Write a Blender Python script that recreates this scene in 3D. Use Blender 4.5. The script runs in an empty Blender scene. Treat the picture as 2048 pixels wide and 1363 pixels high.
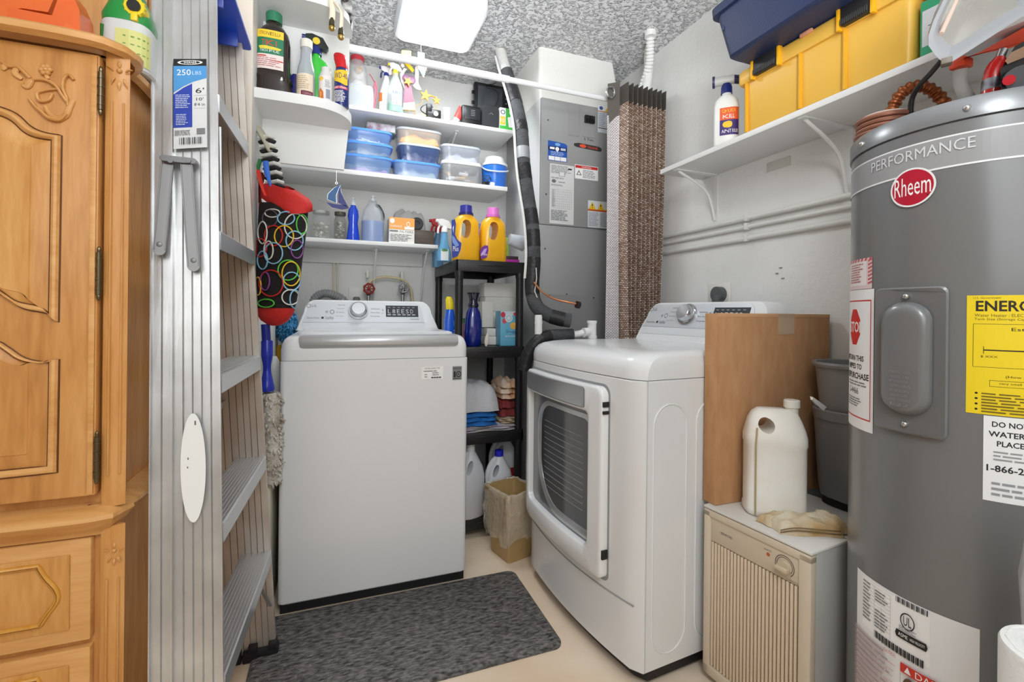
import bpy, bmesh, math, random
from mathutils import Vector, Matrix, Euler
S = bpy.context.scene
COL = S.collection
rnd = random.Random(7)
pi = math.pi
# ------------------------------------------------------------------ camera
F, CX, CY, CZ, YAW, ROLL = 932.0, 1024.0, 624.0, 1.08, math.radians(20.6), 0.011
cd = bpy.data.cameras.new('camera'); cam = bpy.data.objects.new('camera', cd); COL.objects.link(cam)
cd.sensor_width = 36; cd.lens = F/2048*36; cd.shift_y = -(681.5-CY)/2048; cd.clip_start = .02
cam.location = (0, 0, CZ)
cam.matrix_world = Matrix.Translation((0, 0, CZ)) @ Matrix.Rotation(-YAW, 4, 'Z') @ Matrix.Rotation(pi/2, 4, 'X') @ Matrix.Rotation(ROLL, 4, 'Z')
S.camera = cam
# ------------------------------------------------------------------ light
w = bpy.data.worlds.new('world'); S.world = w; w.use_nodes = True
w.node_tree.nodes['Background'].inputs[0].default_value = (.9, .93, 1, 1)
w.node_tree.nodes['Background'].inputs[1].default_value = .3
S.view_settings.view_transform = 'Standard'; S.view_settings.look = 'None'
S.view_settings.gamma = 1; S.view_settings.use_curve_mapping = False; S.view_settings.exposure = 0.1
def area(name, loc, size, power, col=(1, 1, 1), target=None, sy=None):
    l = bpy.data.lights.new(name, 'AREA'); l.energy = power; l.color = col; l.size = size
    if sy: l.shape = 'RECTANGLE'; l.size_y = sy
    o = bpy.data.objects.new(name, l); COL.objects.link(o); o.location = loc
    if target is not None:
        o.rotation_euler = (Vector(target)-Vector(loc)).to_track_quat('-Z', 'Y').to_euler()
    return o
def point(name, loc, r, power, col=(1, 1, 1)):
    l = bpy.data.lights.new(name, 'POINT'); l.energy = power; l.color = col; l.shadow_soft_size = r
    o = bpy.data.objects.new(name, l); COL.objects.link(o); o.location = loc
point('high_fill', (.15, -.35, 2.12), .22, 35, (.92, .97, 1))  # added fill behind the camera, grazes the ceiling to brighten it
area('front_fill', (-.3, -1.2, 2.1), 1.8, 25, (.92, .97, 1), (.4, 1.6, 1.0))  # added broad fill from behind the camera
fl_ = area('ceiling_fill', (.15, -.3, 1.35), .7, 13, (.95, .98, 1), (.5, 1.05, 2.44)); fl_.data.spread = math.radians(80)  # added upward light that brightens the ceiling
area('closet_light', (.42, 2.09, 2.352), .32, 7.5, (.94, .98, 1), (.42, 2.09, 0))

def at(px, py, X=None, Y=None, Z=None, D=None):
    a, b = px-CX, py-CY
    u = (a*math.cos(ROLL)+b*math.sin(ROLL))/F; v = (-a*math.sin(ROLL)+b*math.cos(ROLL))/F
    dx = math.sin(YAW)+u*math.cos(YAW); dy = math.cos(YAW)-u*math.sin(YAW)
    if X is not None: t = X/dx
    elif Y is not None: t = Y/dy
    elif Z is not None: t = (CZ-Z)/v
    else: t = D
    return Vector((t*dx, t*dy, CZ-v*t))
# ------------------------------------------------------------------ materials
def lin(c):
    r = []
    for x in c[:3]:
        x = x/255
        r.append(x/12.92 if x <= .04045 else ((x+.055)/1.055)**2.4)
    return (*r, 1)
MC = {}
def M(c, rough=.5, metal=0, bump=None, var=None, alpha=1, trans=0, coat=0, emit=0, name=None, ior=1.45):
    """c sRGB 0-255; bump (scale,strength[,stretch]); var (color2, scale[,stretch, detail])"""
    k = (tuple(c), rough, metal, bump, var, alpha, trans, coat, emit)
    if k in MC: return MC[k]
    m = bpy.data.materials.new(name or 'm_%d_%d_%d' % tuple(int(x) for x in c[:3])); m.use_nodes = True
    nt = m.node_tree; N = nt.nodes; L = nt.links; p = N['Principled BSDF']
    p.inputs['Base Color'].default_value = lin(c); p.inputs['Roughness'].default_value = rough
    p.inputs['Metallic'].default_value = metal; p.inputs['Alpha'].default_value = alpha
    p.inputs['Transmission Weight'].default_value = trans; p.inputs['Coat Weight'].default_value = coat
    p.inputs['Coat Roughness'].default_value = .12; p.inputs['IOR'].default_value = ior
    if emit:
        p.inputs['Emission Color'].default_value = lin(c); p.inputs['Emission Strength'].default_value = emit
    def coords(st):
        tc = N.new('ShaderNodeTexCoord'); mp = N.new('ShaderNodeMapping'); L.new(tc.outputs['Object'], mp.inputs[0])
        if st: mp.inputs['Scale'].default_value = st
        return mp
    if var:
        mp = coords(var[2] if len(var) > 2 else None)
        n = N.new('ShaderNodeTexNoise'); n.inputs['Scale'].default_value = var[1]; n.inputs['Detail'].default_value = var[3] if len(var) > 3 else 4
        L.new(mp.outputs[0], n.inputs[0])
        r = N.new('ShaderNodeValToRGB'); r.color_ramp.elements[0].position = .35; r.color_ramp.elements[1].position = .68
        r.color_ramp.elements[0].color = lin(c); r.color_ramp.elements[1].color = lin(var[0])
        L.new(n.outputs[0], r.inputs[0]); L.new(r.outputs[0], p.inputs['Base Color'])
    if bump:
        mp = coords(bump[2] if len(bump) > 2 else None)
        n = N.new('ShaderNodeTexNoise'); n.inputs['Scale'].default_value = bump[0]; n.inputs['Detail'].default_value = 3
        L.new(mp.outputs[0], n.inputs[0])
        b = N.new('ShaderNodeBump'); b.inputs['Strength'].default_value = bump[1]; b.inputs['Distance'].default_value = .01
        L.new(n.outputs[0], b.inputs['Height']); L.new(b.outputs[0], p.inputs['Normal'])
    MC[k] = m
    return m
def wood(c1, c2, c3, axis='z', name='wood'):
    k = ('wood', c1, c2, c3, axis)
    if k in MC: return MC[k]
    m = bpy.data.materials.new(name); m.use_nodes = True; nt = m.node_tree; N = nt.nodes; L = nt.links; p = N['Principled BSDF']
    tc = N.new('ShaderNodeTexCoord'); mp = N.new('ShaderNodeMapping'); L.new(tc.outputs['Object'], mp.inputs[0])
    mp.inputs['Scale'].default_value = {'z': (1, 1, .12), 'x': (.12, 1, 1), 'd': (.5, 1, .5)}[axis]
    if axis == 'd': mp.inputs['Rotation'].default_value = (0, .7, 0); mp.inputs['Scale'].default_value = (1, 1, .12)
    n1 = N.new('ShaderNodeTexNoise'); n1.inputs['Scale'].default_value = 14; n1.inputs['Detail'].default_value = 6; n1.inputs['Distortion'].default_value = 1.2
    n2 = N.new('ShaderNodeTexNoise'); n2.inputs['Scale'].default_value = 110; n2.inputs['Detail'].default_value = 3
    L.new(mp.outputs[0], n1.inputs[0]); L.new(mp.outputs[0], n2.inputs[0])
    mx = N.new('ShaderNodeMix'); mx.data_type = 'FLOAT'; mx.inputs[0].default_value = .35
    L.new(n1.outputs[0], mx.inputs[2]); L.new(n2.outputs[0], mx.inputs[3])
    r = N.new('ShaderNodeValToRGB'); e = r.color_ramp.elements
    e[0].position = .3; e[0].color = lin(c1); e[1].position = .7; e[1].color = lin(c3)
    x = e.new(.5); x.color = lin(c2)
    L.new(mx.outputs[0], r.inputs[0]); L.new(r.outputs[0], p.inputs['Base Color'])
    b = N.new('ShaderNodeBump'); b.inputs['Strength'].default_value = .12; b.inputs['Distance'].default_value = .004
    L.new(n2.outputs[0], b.inputs['Height']); L.new(b.outputs[0], p.inputs['Normal'])
    p.inputs['Roughness'].default_value = .42
    MC[k] = m; return m
# ------------------------------------------------------------------ objects
def mk(name, bm, mats, parent=None, sharp=38):
    """bm in WORLD coordinates (unless parent frame already applied); stored in the parent's frame"""
    me = bpy.data.meshes.new(name)
    bmesh.ops.recalc_face_normals(bm, faces=bm.faces)
    if parent is not None:
        bm.transform(wm(parent).inverted())
    bm.to_mesh(me); bm.free()
    for p in me.polygons: p.use_smooth = True
    me.set_sharp_from_angle(angle=math.radians(sharp))
    if not isinstance(mats, (list, tuple)): mats = [mats]
    for m in mats: me.materials.append(m)
    o = bpy.data.objects.new(name, me); COL.objects.link(o)
    if parent is not None: o.parent = parent
    return o
def wm(o):
    m = Matrix.Translation(o.location) @ o.rotation_euler.to_matrix().to_4x4()
    return wm(o.parent) @ m if o.parent else m
def thing(name, label, cat, loc=(0, 0, 0), rz=0, group=None):
    o = bpy.data.objects.new(name, None); COL.objects.link(o); o.empty_display_size = .05
    o.location = loc; o.rotation_euler = (0, 0, rz); o['label'] = label; o['category'] = cat
    if group: o['group'] = group
    return o
def single(name, bm, mats, label, cat, group=None, kind=None, origin=None, sharp=38):
    """one-mesh thing, origin at the base centre"""
    xs = [v.co for v in bm.verts]
    if origin is None:
        origin = Vector(((min(v.x for v in xs)+max(v.x for v in xs))/2, (min(v.y for v in xs)+max(v.y for v in xs))/2, min(v.z for v in xs)))
    bm.transform(Matrix.Translation(-Vector(origin)))
    o = mk(name, bm, mats, None, sharp); o.location = origin
    o['label'] = label; o['category'] = cat
    if group: o['group'] = group
    if kind: o['kind'] = kind
    return o
def struct(name, bm, mats, parent=None):
    o = mk(name, bm, mats, parent)
    if parent is None: o['kind'] = 'structure'
    return o
def B(): return bmesh.new()
def box(bm, x0, x1, y0, y1, z0, z1, bev=0, seg=2, mi=0, M4=None):
    t = bmesh.new()
    vs = [t.verts.new((x, y, z)) for x in (x0, x1) for y in (y0, y1) for z in (z0, z1)]
    for f in ((0, 1, 3, 2), (4, 6, 7, 5), (0, 4, 5, 1), (2, 3, 7, 6), (0, 2, 6, 4), (1, 5, 7, 3)): t.faces.new([vs[i] for i in f])
    if bev: bmesh.ops.bevel(t, geom=list(t.edges), offset=bev, segments=seg, affect='EDGES', clamp_overlap=True, profile=.5)
    merge(bm, t, mi, M4); return bm
def merge(bm, t, mi=0, M4=None):
    if M4 is not None: t.transform(M4)
    bmesh.ops.recalc_face_normals(t, faces=t.faces)
    for f in t.faces: f.material_index = mi
    me = bpy.data.meshes.new('t'); t.to_mesh(me); t.free(); bm.from_mesh(me); bpy.data.meshes.remove(me)
def sup(rx, ry, n, k, seg):
    a = 2*pi*k/seg; c, s = math.cos(a), math.sin(a)
    return rx*math.copysign(abs(c)**(2/n), c), ry*math.copysign(abs(s)**(2/n), s)
def loft(bm, rings, seg=32, mi=0, M4=None, cap=(True, True)):
    """rings (z, rx, ry[, n, cx, cy])"""
    t = bmesh.new(); prev = None
    for r in rings:
        z, rx, ry = r[:3]; n = r[3] if len(r) > 3 else 2; cx = r[4] if len(r) > 4 else 0; cy = r[5] if len(r) > 5 else 0
        ring = []
        for k in range(seg):
            x, y = sup(rx, ry, n, k, seg); ring.append(t.verts.new((cx+x, cy+y, z)))
        if prev:
            for k in range(seg): t.faces.new((prev[k], prev[(k+1) % seg], ring[(k+1) % seg], ring[k]))
        elif cap[0]: t.faces.new(ring[::-1])
        prev = ring
    if cap[1]: t.faces.new(prev)
    merge(bm, t, mi, M4); return bm
def polyloft(bm, loops, mi=0, M4=None, closed=True, cap=(True, True)):
    t = bmesh.new(); prev = None
    for lp in loops:
        ring = [t.verts.new(p) for p in lp]; n = len(ring)
        if prev:
            for k in range(n if closed else n-1): t.faces.new((prev[k], prev[(k+1) % n], ring[(k+1) % n], ring[k]))
        elif cap[0] and closed: t.faces.new(ring[::-1])
        prev = ring
    if cap[1] and closed: t.faces.new(prev)
    merge(bm, t, mi, M4); return bm
def rrect(x0, x1, y0, y1, r, seg=5):
    if not isinstance(r, (list, tuple)): r = [r]*4
    pts = []
    for (cx, cy, a0, rr) in ((x1-r[0], y1-r[0], 0, r[0]), (x0+r[1], y1-r[1], pi/2, r[1]), (x0+r[2], y0+r[2], pi, r[2]), (x1-r[3], y0+r[3], 3*pi/2, r[3])):
        for k in range(seg+1):
            a = a0+pi/2*k/seg; pts.append((cx+rr*math.cos(a), cy+rr*math.sin(a)))
    return pts
def prism(bm, pts, d0, d1, plane='xy', mi=0, M4=None, bev=0, seg=2):
    f = {'xy': lambda a, b, d: (a, b, d), 'xz': lambda a, b, d: (a, d, b), 'yz': lambda a, b, d: (d, a, b)}[plane]
    t = bmesh.new(); a = [t.verts.new(f(x, y, d0)) for x, y in pts]; b = [t.verts.new(f(x, y, d1)) for x, y in pts]; n = len(pts)
    t.faces.new(a[::-1]); top = t.faces.new(b)
    for k in range(n): t.faces.new((a[k], a[(k+1) % n], b[(k+1) % n], b[k]))
    if bev:
        bmesh.ops.bevel(t, geom=list(top.edges), offset=bev, segments=seg, affect='EDGES', clamp_overlap=True)
    merge(bm, t, mi, M4); return bm
def cr(pts, n=6, closed=False):
    P = [Vector(p) for p in pts]; out = []
    m = len(P)
    for i in range(m if closed else m-1):
        if closed: p0, p1, p2, p3 = P[(i-1) % m], P[i], P[(i+1) % m], P[(i+2) % m]
        else: p0, p1, p2, p3 = P[max(i-1, 0)], P[i], P[i+1], P[min(i+2, m-1)]
        for k in range(n):
            t = k/n
            out.append(.5*((2*p1)+(p2-p0)*t+(2*p0-5*p1+4*p2-p3)*t*t+(3*p1-p0-3*p2+p3)*t**3))
    if not closed: out.append(P[-1])
    return out
def tube(bm, pts, r, seg=10, mi=0, M4=None, closed=False, flat=1.0):
    P = [Vector(p) for p in pts]; n = len(P); t = bmesh.new(); rings = []
    R = r if isinstance(r, (list, tuple)) else [r]*n
    up = None
    for i in range(n):
        if closed: d = P[(i+1) % n]-P[(i-1) % n]
        else: d = P[min(i+1, n-1)]-P[max(i-1, 0)]
        d.normalize()
        if up is None: up = Vector((0, 0, 1)) if abs(d.z) < .9 else Vector((0, 1, 0))
        sx = d.cross(up); sx.normalize(); up = sx.cross(d); up.normalize()
        rings.append([t.verts.new(P[i]+R[i]*(math.cos(2*pi*k/seg)*sx+flat*math.sin(2*pi*k/seg)*up)) for k in range(seg)])
    for i in range(n if closed else n-1):
        a, b = rings[i], rings[(i+1) % n]
        for k in range(seg): t.faces.new((a[k], a[(k+1) % seg], b[(k+1) % seg], b[k]))
    if not closed: t.faces.new(rings[0][::-1]); t.faces.new(rings[-1])
    merge(bm, t, mi, M4); return bm
def cyl(bm, p0, p1, r, seg=20, mi=0, M4=None, r1=None):
    return tube(bm, [p0, p1], [r, r if r1 is None else r1], seg, mi, M4)
def ball(bm, c, rx, ry=None, rz=None, mi=0, seg=16, M4=None):
    ry = ry or rx; rz = rz or rx; t = bmesh.new()
    bmesh.ops.create_uvsphere(t, u_segments=seg, v_segments=max(6, seg//2+2), radius=1)
    t.transform(Matrix.Translation(c) @ Matrix.Diagonal((rx, ry, rz, 1))); merge(bm, t, mi, M4); return bm
def TR(loc=(0, 0, 0), rz=0, rx=0, ry=0, s=1):
    return Matrix.Translation(loc) @ Euler((rx, ry, rz)).to_matrix().to_4x4() @ Matrix.Scale(s, 4)
def boolean(bm, cut):
    me = bpy.data.meshes.new('a'); bmesh.ops.recalc_face_normals(bm, faces=bm.faces); bm.to_mesh(me); bm.free()
    mc = bpy.data.meshes.new('b'); bmesh.ops.recalc_face_normals(cut, faces=cut.faces); cut.to_mesh(mc); cut.free()
    a = bpy.data.objects.new('a', me); b = bpy.data.objects.new('b', mc); COL.objects.link(a); COL.objects.link(b)
    md = a.modifiers.new('x', 'BOOLEAN'); md.object = b; md.solver = 'EXACT'; md.operation = 'DIFFERENCE'
    dg = bpy.context.evaluated_depsgraph_get(); ev = a.evaluated_get(dg)
    out = bmesh.new(); out.from_mesh(ev.to_mesh()); ev.to_mesh_clear()
    for o in (a, b): bpy.data.objects.remove(o)
    bpy.data.meshes.remove(me); bpy.data.meshes.remove(mc)
    return out
def copy_tree(o, parent=None):
    c = o.copy(); COL.objects.link(c)
    if parent is not None: c.parent = parent
    for ch in list(o.children): copy_tree(ch, c)
    return c
def setcopy(src, label, loc, rz=None):
    c = copy_tree(src); c.location = loc; c['label'] = label
    if rz is not None: c.rotation_euler = (0, 0, rz)
    return c
# ------------------------------------------------------------------ flat print
def textmesh(s):
    c = bpy.data.curves.new('t', 'FONT')
    if s[0] == '*': s = s[1:]; c.offset = .022
    c.body = s; c.resolution_u = 2
    o = bpy.data.objects.new('t', c); me = bpy.data.meshes.new_from_object(o)
    v = [(p.co.x, p.co.y) for p in me.vertices]; f = [list(p.vertices) for p in me.polygons]
    bpy.data.objects.remove(o); bpy.data.curves.remove(c); bpy.data.meshes.remove(me)
    return v, f
def fine(u0, v0, u1, v1, n, col, seed=1, fill=.45, w=(.1, .3)):
    """n rows of tiny word-like dashes: print too small to read"""
    r = random.Random(seed); it = []
    h = (v1-v0)/n
    for i in range(n):
        u = u0; end = u1-(u1-u0)*r.random()*.3
        while u < end:
            l = (u1-u0)*r.uniform(*w); it.append(('r', u, v0+h*i+h*.2, min(u+l, end), v0+h*i+h*(.2+fill), col)); u += l+(u1-u0)*.03
    return it
def flat2(bm, vs, fs, f, l, mi_, nu):
    t = bmesh.new(); V = [t.verts.new((u, v, 0)) for u, v in vs]
    for q in fs:
        try: t.faces.new([V[i] for i in q])
        except ValueError: pass
    bmesh.ops.triangulate(t, faces=list(t.faces))
    if nu > 1:
        a = min(u for u, v in vs); b = max(u for u, v in vs); k = math.ceil(a*nu+1e-6)
        while k/nu < b:
            bmesh.ops.bisect_plane(t, geom=list(t.verts)+list(t.edges)+list(t.faces), plane_co=(k/nu, 0, 0), plane_no=(1, 0, 0)); k += 1
    m = {}
    for v in t.verts: m[v] = bm.verts.new(f(v.co.x, v.co.y, l))
    for q in t.faces:
        try: bm.faces.new([m[v] for v in q.verts]).material_index = mi_
        except ValueError: pass
    t.free()
def decal(name, parent, f, items, nu=1, rough=.5, label=None):
    """items in fractions (u right, v down): r rect, t text fitted to a box, p polygon, e ellipse, g ring; f(u,v,layer)->world point"""
    bm = bmesh.new(); mats = []; idx = {}
    def mi(c):
        if c not in idx:
            idx[c] = len(mats); mats.append(M(c, rough))
        return idx[c]
    for li, it in enumerate(items):
        k = it[0]; c = it[-1]; l = 1+li*.06 if li else .6
        if k == 'r':
            u0, v0, u1, v1 = it[1:5]; n = max(1, int(nu*abs(u1-u0)+.99))
            a = [bm.verts.new(f(u0+(u1-u0)*i/n, v0, l)) for i in range(n+1)]; b = [bm.verts.new(f(u0+(u1-u0)*i/n, v1, l)) for i in range(n+1)]
            for i in range(n): bm.faces.new((a[i], b[i], b[i+1], a[i+1])).material_index = mi(c)
        elif k == 'p':
            flat2(bm, [(u, v) for u, v in it[1]], [list(range(len(it[1])))], f, l, mi(c), nu)
        elif k == 'e':
            cu, cv, ru, rv = it[1:5]
            n = 36; ce = bm.verts.new(f(cu, cv, l)); rg = [bm.verts.new(f(cu+ru*math.cos(2*pi*i/n), cv+rv*math.sin(2*pi*i/n), l)) for i in range(n)]
            for i in range(n): bm.faces.new((ce, rg[i], rg[(i+1) % n])).material_index = mi(c)
        elif k == 'g':
            cu, cv, ru, rv, th = it[1:6]; n = 28
            a = [bm.verts.new(f(cu+ru*math.cos(2*pi*i/n), cv+rv*math.sin(2*pi*i/n), l)) for i in range(n)]
            b = [bm.verts.new(f(cu+ru*(1-th)*math.cos(2*pi*i/n), cv+rv*(1-th)*math.sin(2*pi*i/n), l)) for i in range(n)]
            for i in range(n): bm.faces.new((a[i], a[(i+1) % n], b[(i+1) % n], b[i])).material_index = mi(c)
        elif k == 't':
            s, u0, v0, u1, v1 = it[1:6]; vs, fs = textmesh(s)
            xa = min(v[0] for v in vs); xb = max(v[0] for v in vs); ya = min(v[1] for v in vs); yb = max(v[1] for v in vs)
            sk = it[6] if len(it) > 7 else 0
            nv = []
            for x, y in vs:
                U = u0+(u1-u0)*(x-xa)/(xb-xa); V = v1+(v0-v1)*(y-ya)/(yb-ya)
                nv.append((U+sk*(v1-V), V))
            flat2(bm, nv, fs, f, l, mi(c), nu)
    o = mk2(name, bm, mats, parent)
    if label: o['label'] = label
    return o
def mk2(name, bm, mats, parent):
    me = bpy.data.meshes.new(name)
    if parent is not None: bm.transform(wm(parent).inverted())
    bm.to_mesh(me); bm.free()
    for m in mats: me.materials.append(m)
    o = bpy.data.objects.new(name, me); COL.objects.link(o); o.parent = parent; return o
def flatmap(o, ux, vy, nrm=None, eps=.0004):
    """o top-left corner, ux vector across, vy vector down"""
    o, ux, vy = Vector(o), Vector(ux), Vector(vy)
    n = nrm and Vector(nrm) or vy.cross(ux).normalized()
    return lambda u, v, l: o+ux*u+vy*v+n*eps*l
def planeY(px0, py0, px1, py1, Y):
    """rect on a plane facing -Y seen between two photo corners"""
    a = at(px0, py0, Y=Y); b = at(px1, py1, Y=Y)
    return flatmap(a, (b.x-a.x, 0, 0), (0, 0, b.z-a.z), (0, -1, 0))
def ringmap(T, r, z0, z1, a0, a1, ry=None, n=2):
    """wrap on a lofted bottle standing in frame T: angle a0..a1 (radians, -pi/2 is the local front)"""
    ry = ry or r; m = wm(T) if T else Matrix()
    def f(u, v, l):
        a = a0+(a1-a0)*u; c, s = math.cos(a), math.sin(a); e = .0005*l+.0006
        return m @ Vector(((r+e)*math.copysign(abs(c)**(2/n), c), (ry+e)*math.copysign(abs(s)**(2/n), s), z1+(z0-z1)*v))
    return f
W = (238, 238, 236); BK = (22, 22, 24); GY = (120, 122, 125)
# ================================================================== SETTING
XR, YB, XL, ZC = 1.55, 2.71, -.265, 2.44
plaster = M((234, 234, 232), .75, bump=(35, .25), var=((224, 224, 221), 3), name='painted_plaster')
ceil_m = bpy.data.materials.new('textured_ceiling'); ceil_m.use_nodes = True
def _ceil():
    nt = ceil_m.node_tree; N = nt.nodes; L = nt.links; p = N['Principled BSDF']
    p.inputs['Base Color'].default_value = lin((232, 233, 234)); p.inputs['Roughness'].default_value = .42
    tc = N.new('ShaderNodeTexCoord'); n = N.new('ShaderNodeTexNoise'); n.inputs['Scale'].default_value = 55; n.inputs['Detail'].default_value = 3; n.inputs['Distortion'].default_value = .8
    L.new(tc.outputs['Object'], n.inputs[0])
    r = N.new('ShaderNodeValToRGB'); r.color_ramp.elements[0].position = .47; r.color_ramp.elements[1].position = .72
    L.new(n.outputs[0], r.inputs[0])
    b = N.new('ShaderNodeBump'); b.inputs['Strength'].default_value = 1; b.inputs['Distance'].default_value = .02
    L.new(r.outputs[0], b.inputs['Height']); L.new(b.outputs[0], p.inputs['Normal'])
_ceil()
floor_m = M((242, 224, 202), .36, bump=(9, .08), var=((226, 200, 170), 2.6), name='painted_concrete')
struct('floor', box(B(), -2.3, 1.75, -2.3, 2.9, -.1, 0), floor_m)
struct('ceiling', box(B(), -2.3, 1.75, -2.3, 2.9, ZC, ZC+.1), ceil_m)
struct('wall_back', box(B(), XL-.1, 1.75, YB, YB+.15, 0, ZC), plaster)
wr = struct('wall_right', box(B(), XR, XR+.15, -2.3, YB, 0, ZC), plaster)
warm = M((226, 217, 204), .7, bump=(30, .2), name='beige_painted_wall')
bm = box(B(), -2.3, XL, 1.72, YB, 0, ZC); struct('wall_left', bm, plaster)
struct('trim_1', box(B(), -.36, XL+.003, 1.70, 1.72, 0, ZC, .004), warm)
struct('wall_side', box(B(), -2.3, -2.2, -2.3, 1.72, 0, ZC), warm)
struct('wall_front', box(B(), -2.3, 1.75, -2.3, -2.2, 0, ZC), warm)
# plastered duct box above the air handler
bm = B(); polyloft(bm, [
    [(x, y, 2.185) for x, y in rrect(.975, 1.47, 2.215, 2.70, .012)], [(x, y, 2.26) for x, y in rrect(.965, 1.45, 2.2, 2.70, .02)],
    [(x, y, 2.34) for x, y in rrect(.962, 1.43, 2.195, 2.70, .02)], [(x, y, 2.44) for x, y in rrect(.955, 1.40, 2.185, 2.70, .02)]])
struct('duct_enclosure', bm, M((228, 227, 222), .75, bump=(9, .5), name='rough_plaster'))
# conduits painted with the wall
cond = M((222, 222, 218), .45, bump=(60, .1), name='painted_conduit')
for z, r, lb in ((1.469, .0105, 'highest white painted conduit running along the right wall above two others'),
                 (1.434, .0085, 'middle white painted conduit running along the right wall between two others'),
                 (1.388, .0105, 'lowest white painted conduit running along the right wall under two others')):
    bm = B(); cyl(bm, (XR-r, .25, z-.003), (XR-r, 1.95, z), r, 14)
    T = thing('conduit', lb, 'pipe', (XR-r, .25, z), group='conduits on the right wall')
    mk('pipe', bm, cond, T)
    for y in (.9, 1.42): mk('clip', box(B(), XR-.024, XR, y-.008, y+.008, z-.014, z+.014, .003), cond, T)
# wall flaws: patched plate edge under the shelf, small hooks
bm = B(); box(bm, XR-.003, XR, 1.24, 1.34, 1.63, 1.665, .001); mk('patch', bm, M((205, 203, 196), .7), wr)
bm = B()
for (a, b) in ((1.27, 1.255), (1.285, 1.235), (1.26, 1.215)): box(bm, XR-.004, XR, a, a+.012, b, b+.004, .001)
mk('scuff', bm, M((150, 148, 142), .7), wr)
# ceiling lamp
T = thing('ceiling_light', 'flat square white LED light with rounded corners on the textured ceiling', 'ceiling light', (.42, 2.09, 2.44))
def rr3(h, r, z, c=(.42, 2.09)): return [(c[0]+x, c[1]+y, z) for x, y in rrect(-h, h, -h, h, r, 6)]
bm = B(); polyloft(bm, [rr3(.165, .04, 2.44), rr3(.185, .05, 2.43), rr3(.185, .05, 2.385), rr3(.178, .045, 2.368), rr3(.168, .04, 2.366)])
mk('housing', bm, M((240, 242, 245), .3), T)
bm = B(); polyloft(bm, [rr3(.170, .042, 2.369), rr3(.168, .04, 2.3605), rr3(.160, .035, 2.357)])
mk('diffuser', bm, M((228, 235, 246), .3, emit=.8, name='lit_diffuser'), T)
# ================================================================== SHELVES
sw = M((226, 226, 224), .4, name='white_shelf_paint'); under = sw
def bracket(px_x, yb, z, d, h, name='bracket', T=None, wallX=False):
    bm = B()
    if not wallX:
        box(bm, px_x-.009, px_x+.009, yb-.004, yb, z-h, z); box(bm, px_x-.009, px_x+.009, yb-d, yb, z-.004, z)
        tube(bm, cr([(px_x, yb-.004, z-h*.85), (px_x, yb-d*.35, z-h*.35), (px_x, yb-d*.9, z-.006)], 5), .005, 8)
    else:
        x = yb
        box(bm, x-.004, x, px_x-.012, px_x+.012, z-h, z); box(bm, x-d, x, px_x-.012, px_x+.012, z-.004, z)
        t = cr([(x-.004, px_x, z-h*.9), (x-d*.25, px_x, z-h*.35), (x-d*.92, px_x, z-.006)], 6)
        tube(bm, t, .006, 8)
    return mk(name, bm, sw, T)
T = thing('wall_shelf', 'uppermost white shelf on the back wall, holding gadgets and spray bottles', 'shelf', (.3, YB, 2.06))
mk('board', box(B(), XL, .905, 2.40, YB, 2.06, 2.08, .002), sw, T); bracket(.6, YB, 2.06, .24, .14, T=T)
T = thing('wall_shelf', 'second white shelf from the ceiling on the back wall, holding stacked food containers', 'shelf', (.3, YB, 1.742))
mk('board', box(B(), XL, .868, 2.40, YB, 1.742, 1.765, .002), sw, T)
T = thing('wall_shelf', 'short white shelf above the washer, holding jars and soap bottles', 'shelf', (.15, YB, 1.41))
mk('board', box(B(), XL, .497, 2.44, YB, 1.41, 1.43, .002), sw, T)
mk('cleat', box(B(), XL, .46, 2.69, YB, 1.335, 1.41, .002), sw, T)
bracket(.19, YB, 1.41, .22, .35, T=T); bracket(.455, YB, 1.41, .2, .35, T=T)
# rounded corner shelves with a back panel
T = thing('corner_shelf_unit', 'white corner unit with rounded shelves left of the back shelves', 'shelf', (-.1, 1.94, 1.63))
def round_shelf(z):
    pts = [(XL, 1.94), (XL, 1.755)]
    for k in range(15):
        a = pi/2*k/14; pts.append((-.10+.145*math.sin(a)**.9, 1.90-.145*math.cos(a)**.9))
    pts.append((.045, 1.94))
    return prism(B(), pts, z, z+.034)
def panel(z0, z1):
    return polyloft(B(), [[(XL, 1.94, z0), (.02, 1.94, z0), (.02, 1.955, z0), (XL, 1.955, z0)], [(XL, 1.94, 1.79), (.036, 1.94, 1.79), (.036, 1.955, 1.79), (XL, 1.955, 1.79)],
                          [(XL, 1.94, z1), (.036, 1.94, z1), (.036, 1.955, z1), (XL, 1.955, z1)]])
mk('back_panel', panel(1.63, ZC), sw, T)
mk('shelf', round_shelf(1.786), sw, T); mk('shelf', round_shelf(2.145), sw, T)
# right wall shelf
T = thing('wall_shelf', 'long white shelf on the right wall carrying the yellow tote', 'shelf', (XR, 1.0, 1.69))
mk('board', box(B(), 1.318, XR, .15, 1.684, 1.69, 1.71, .002), sw, T)
bracket(1.60, XR, 1.69, .22, .22, T=T, wallX=True); bracket(1.03, XR, 1.69, .22, .26, T=T, wallX=True)
# curtain rod
T = thing('curtain_rod', 'white tension curtain rod spanning below the ceiling', 'rod', (.6, 1.99, 2.135))
mk('outer_tube', cyl(B(), (XL, 1.99, 2.135), (.72, 1.99, 2.135), .0155, 20), M((235, 236, 237), .3), T)
mk('inner_tube', cyl(B(), (.72, 1.99, 2.135), (XR, 1.99, 2.135), .0125, 20), M((228, 229, 230), .3), T)
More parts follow.
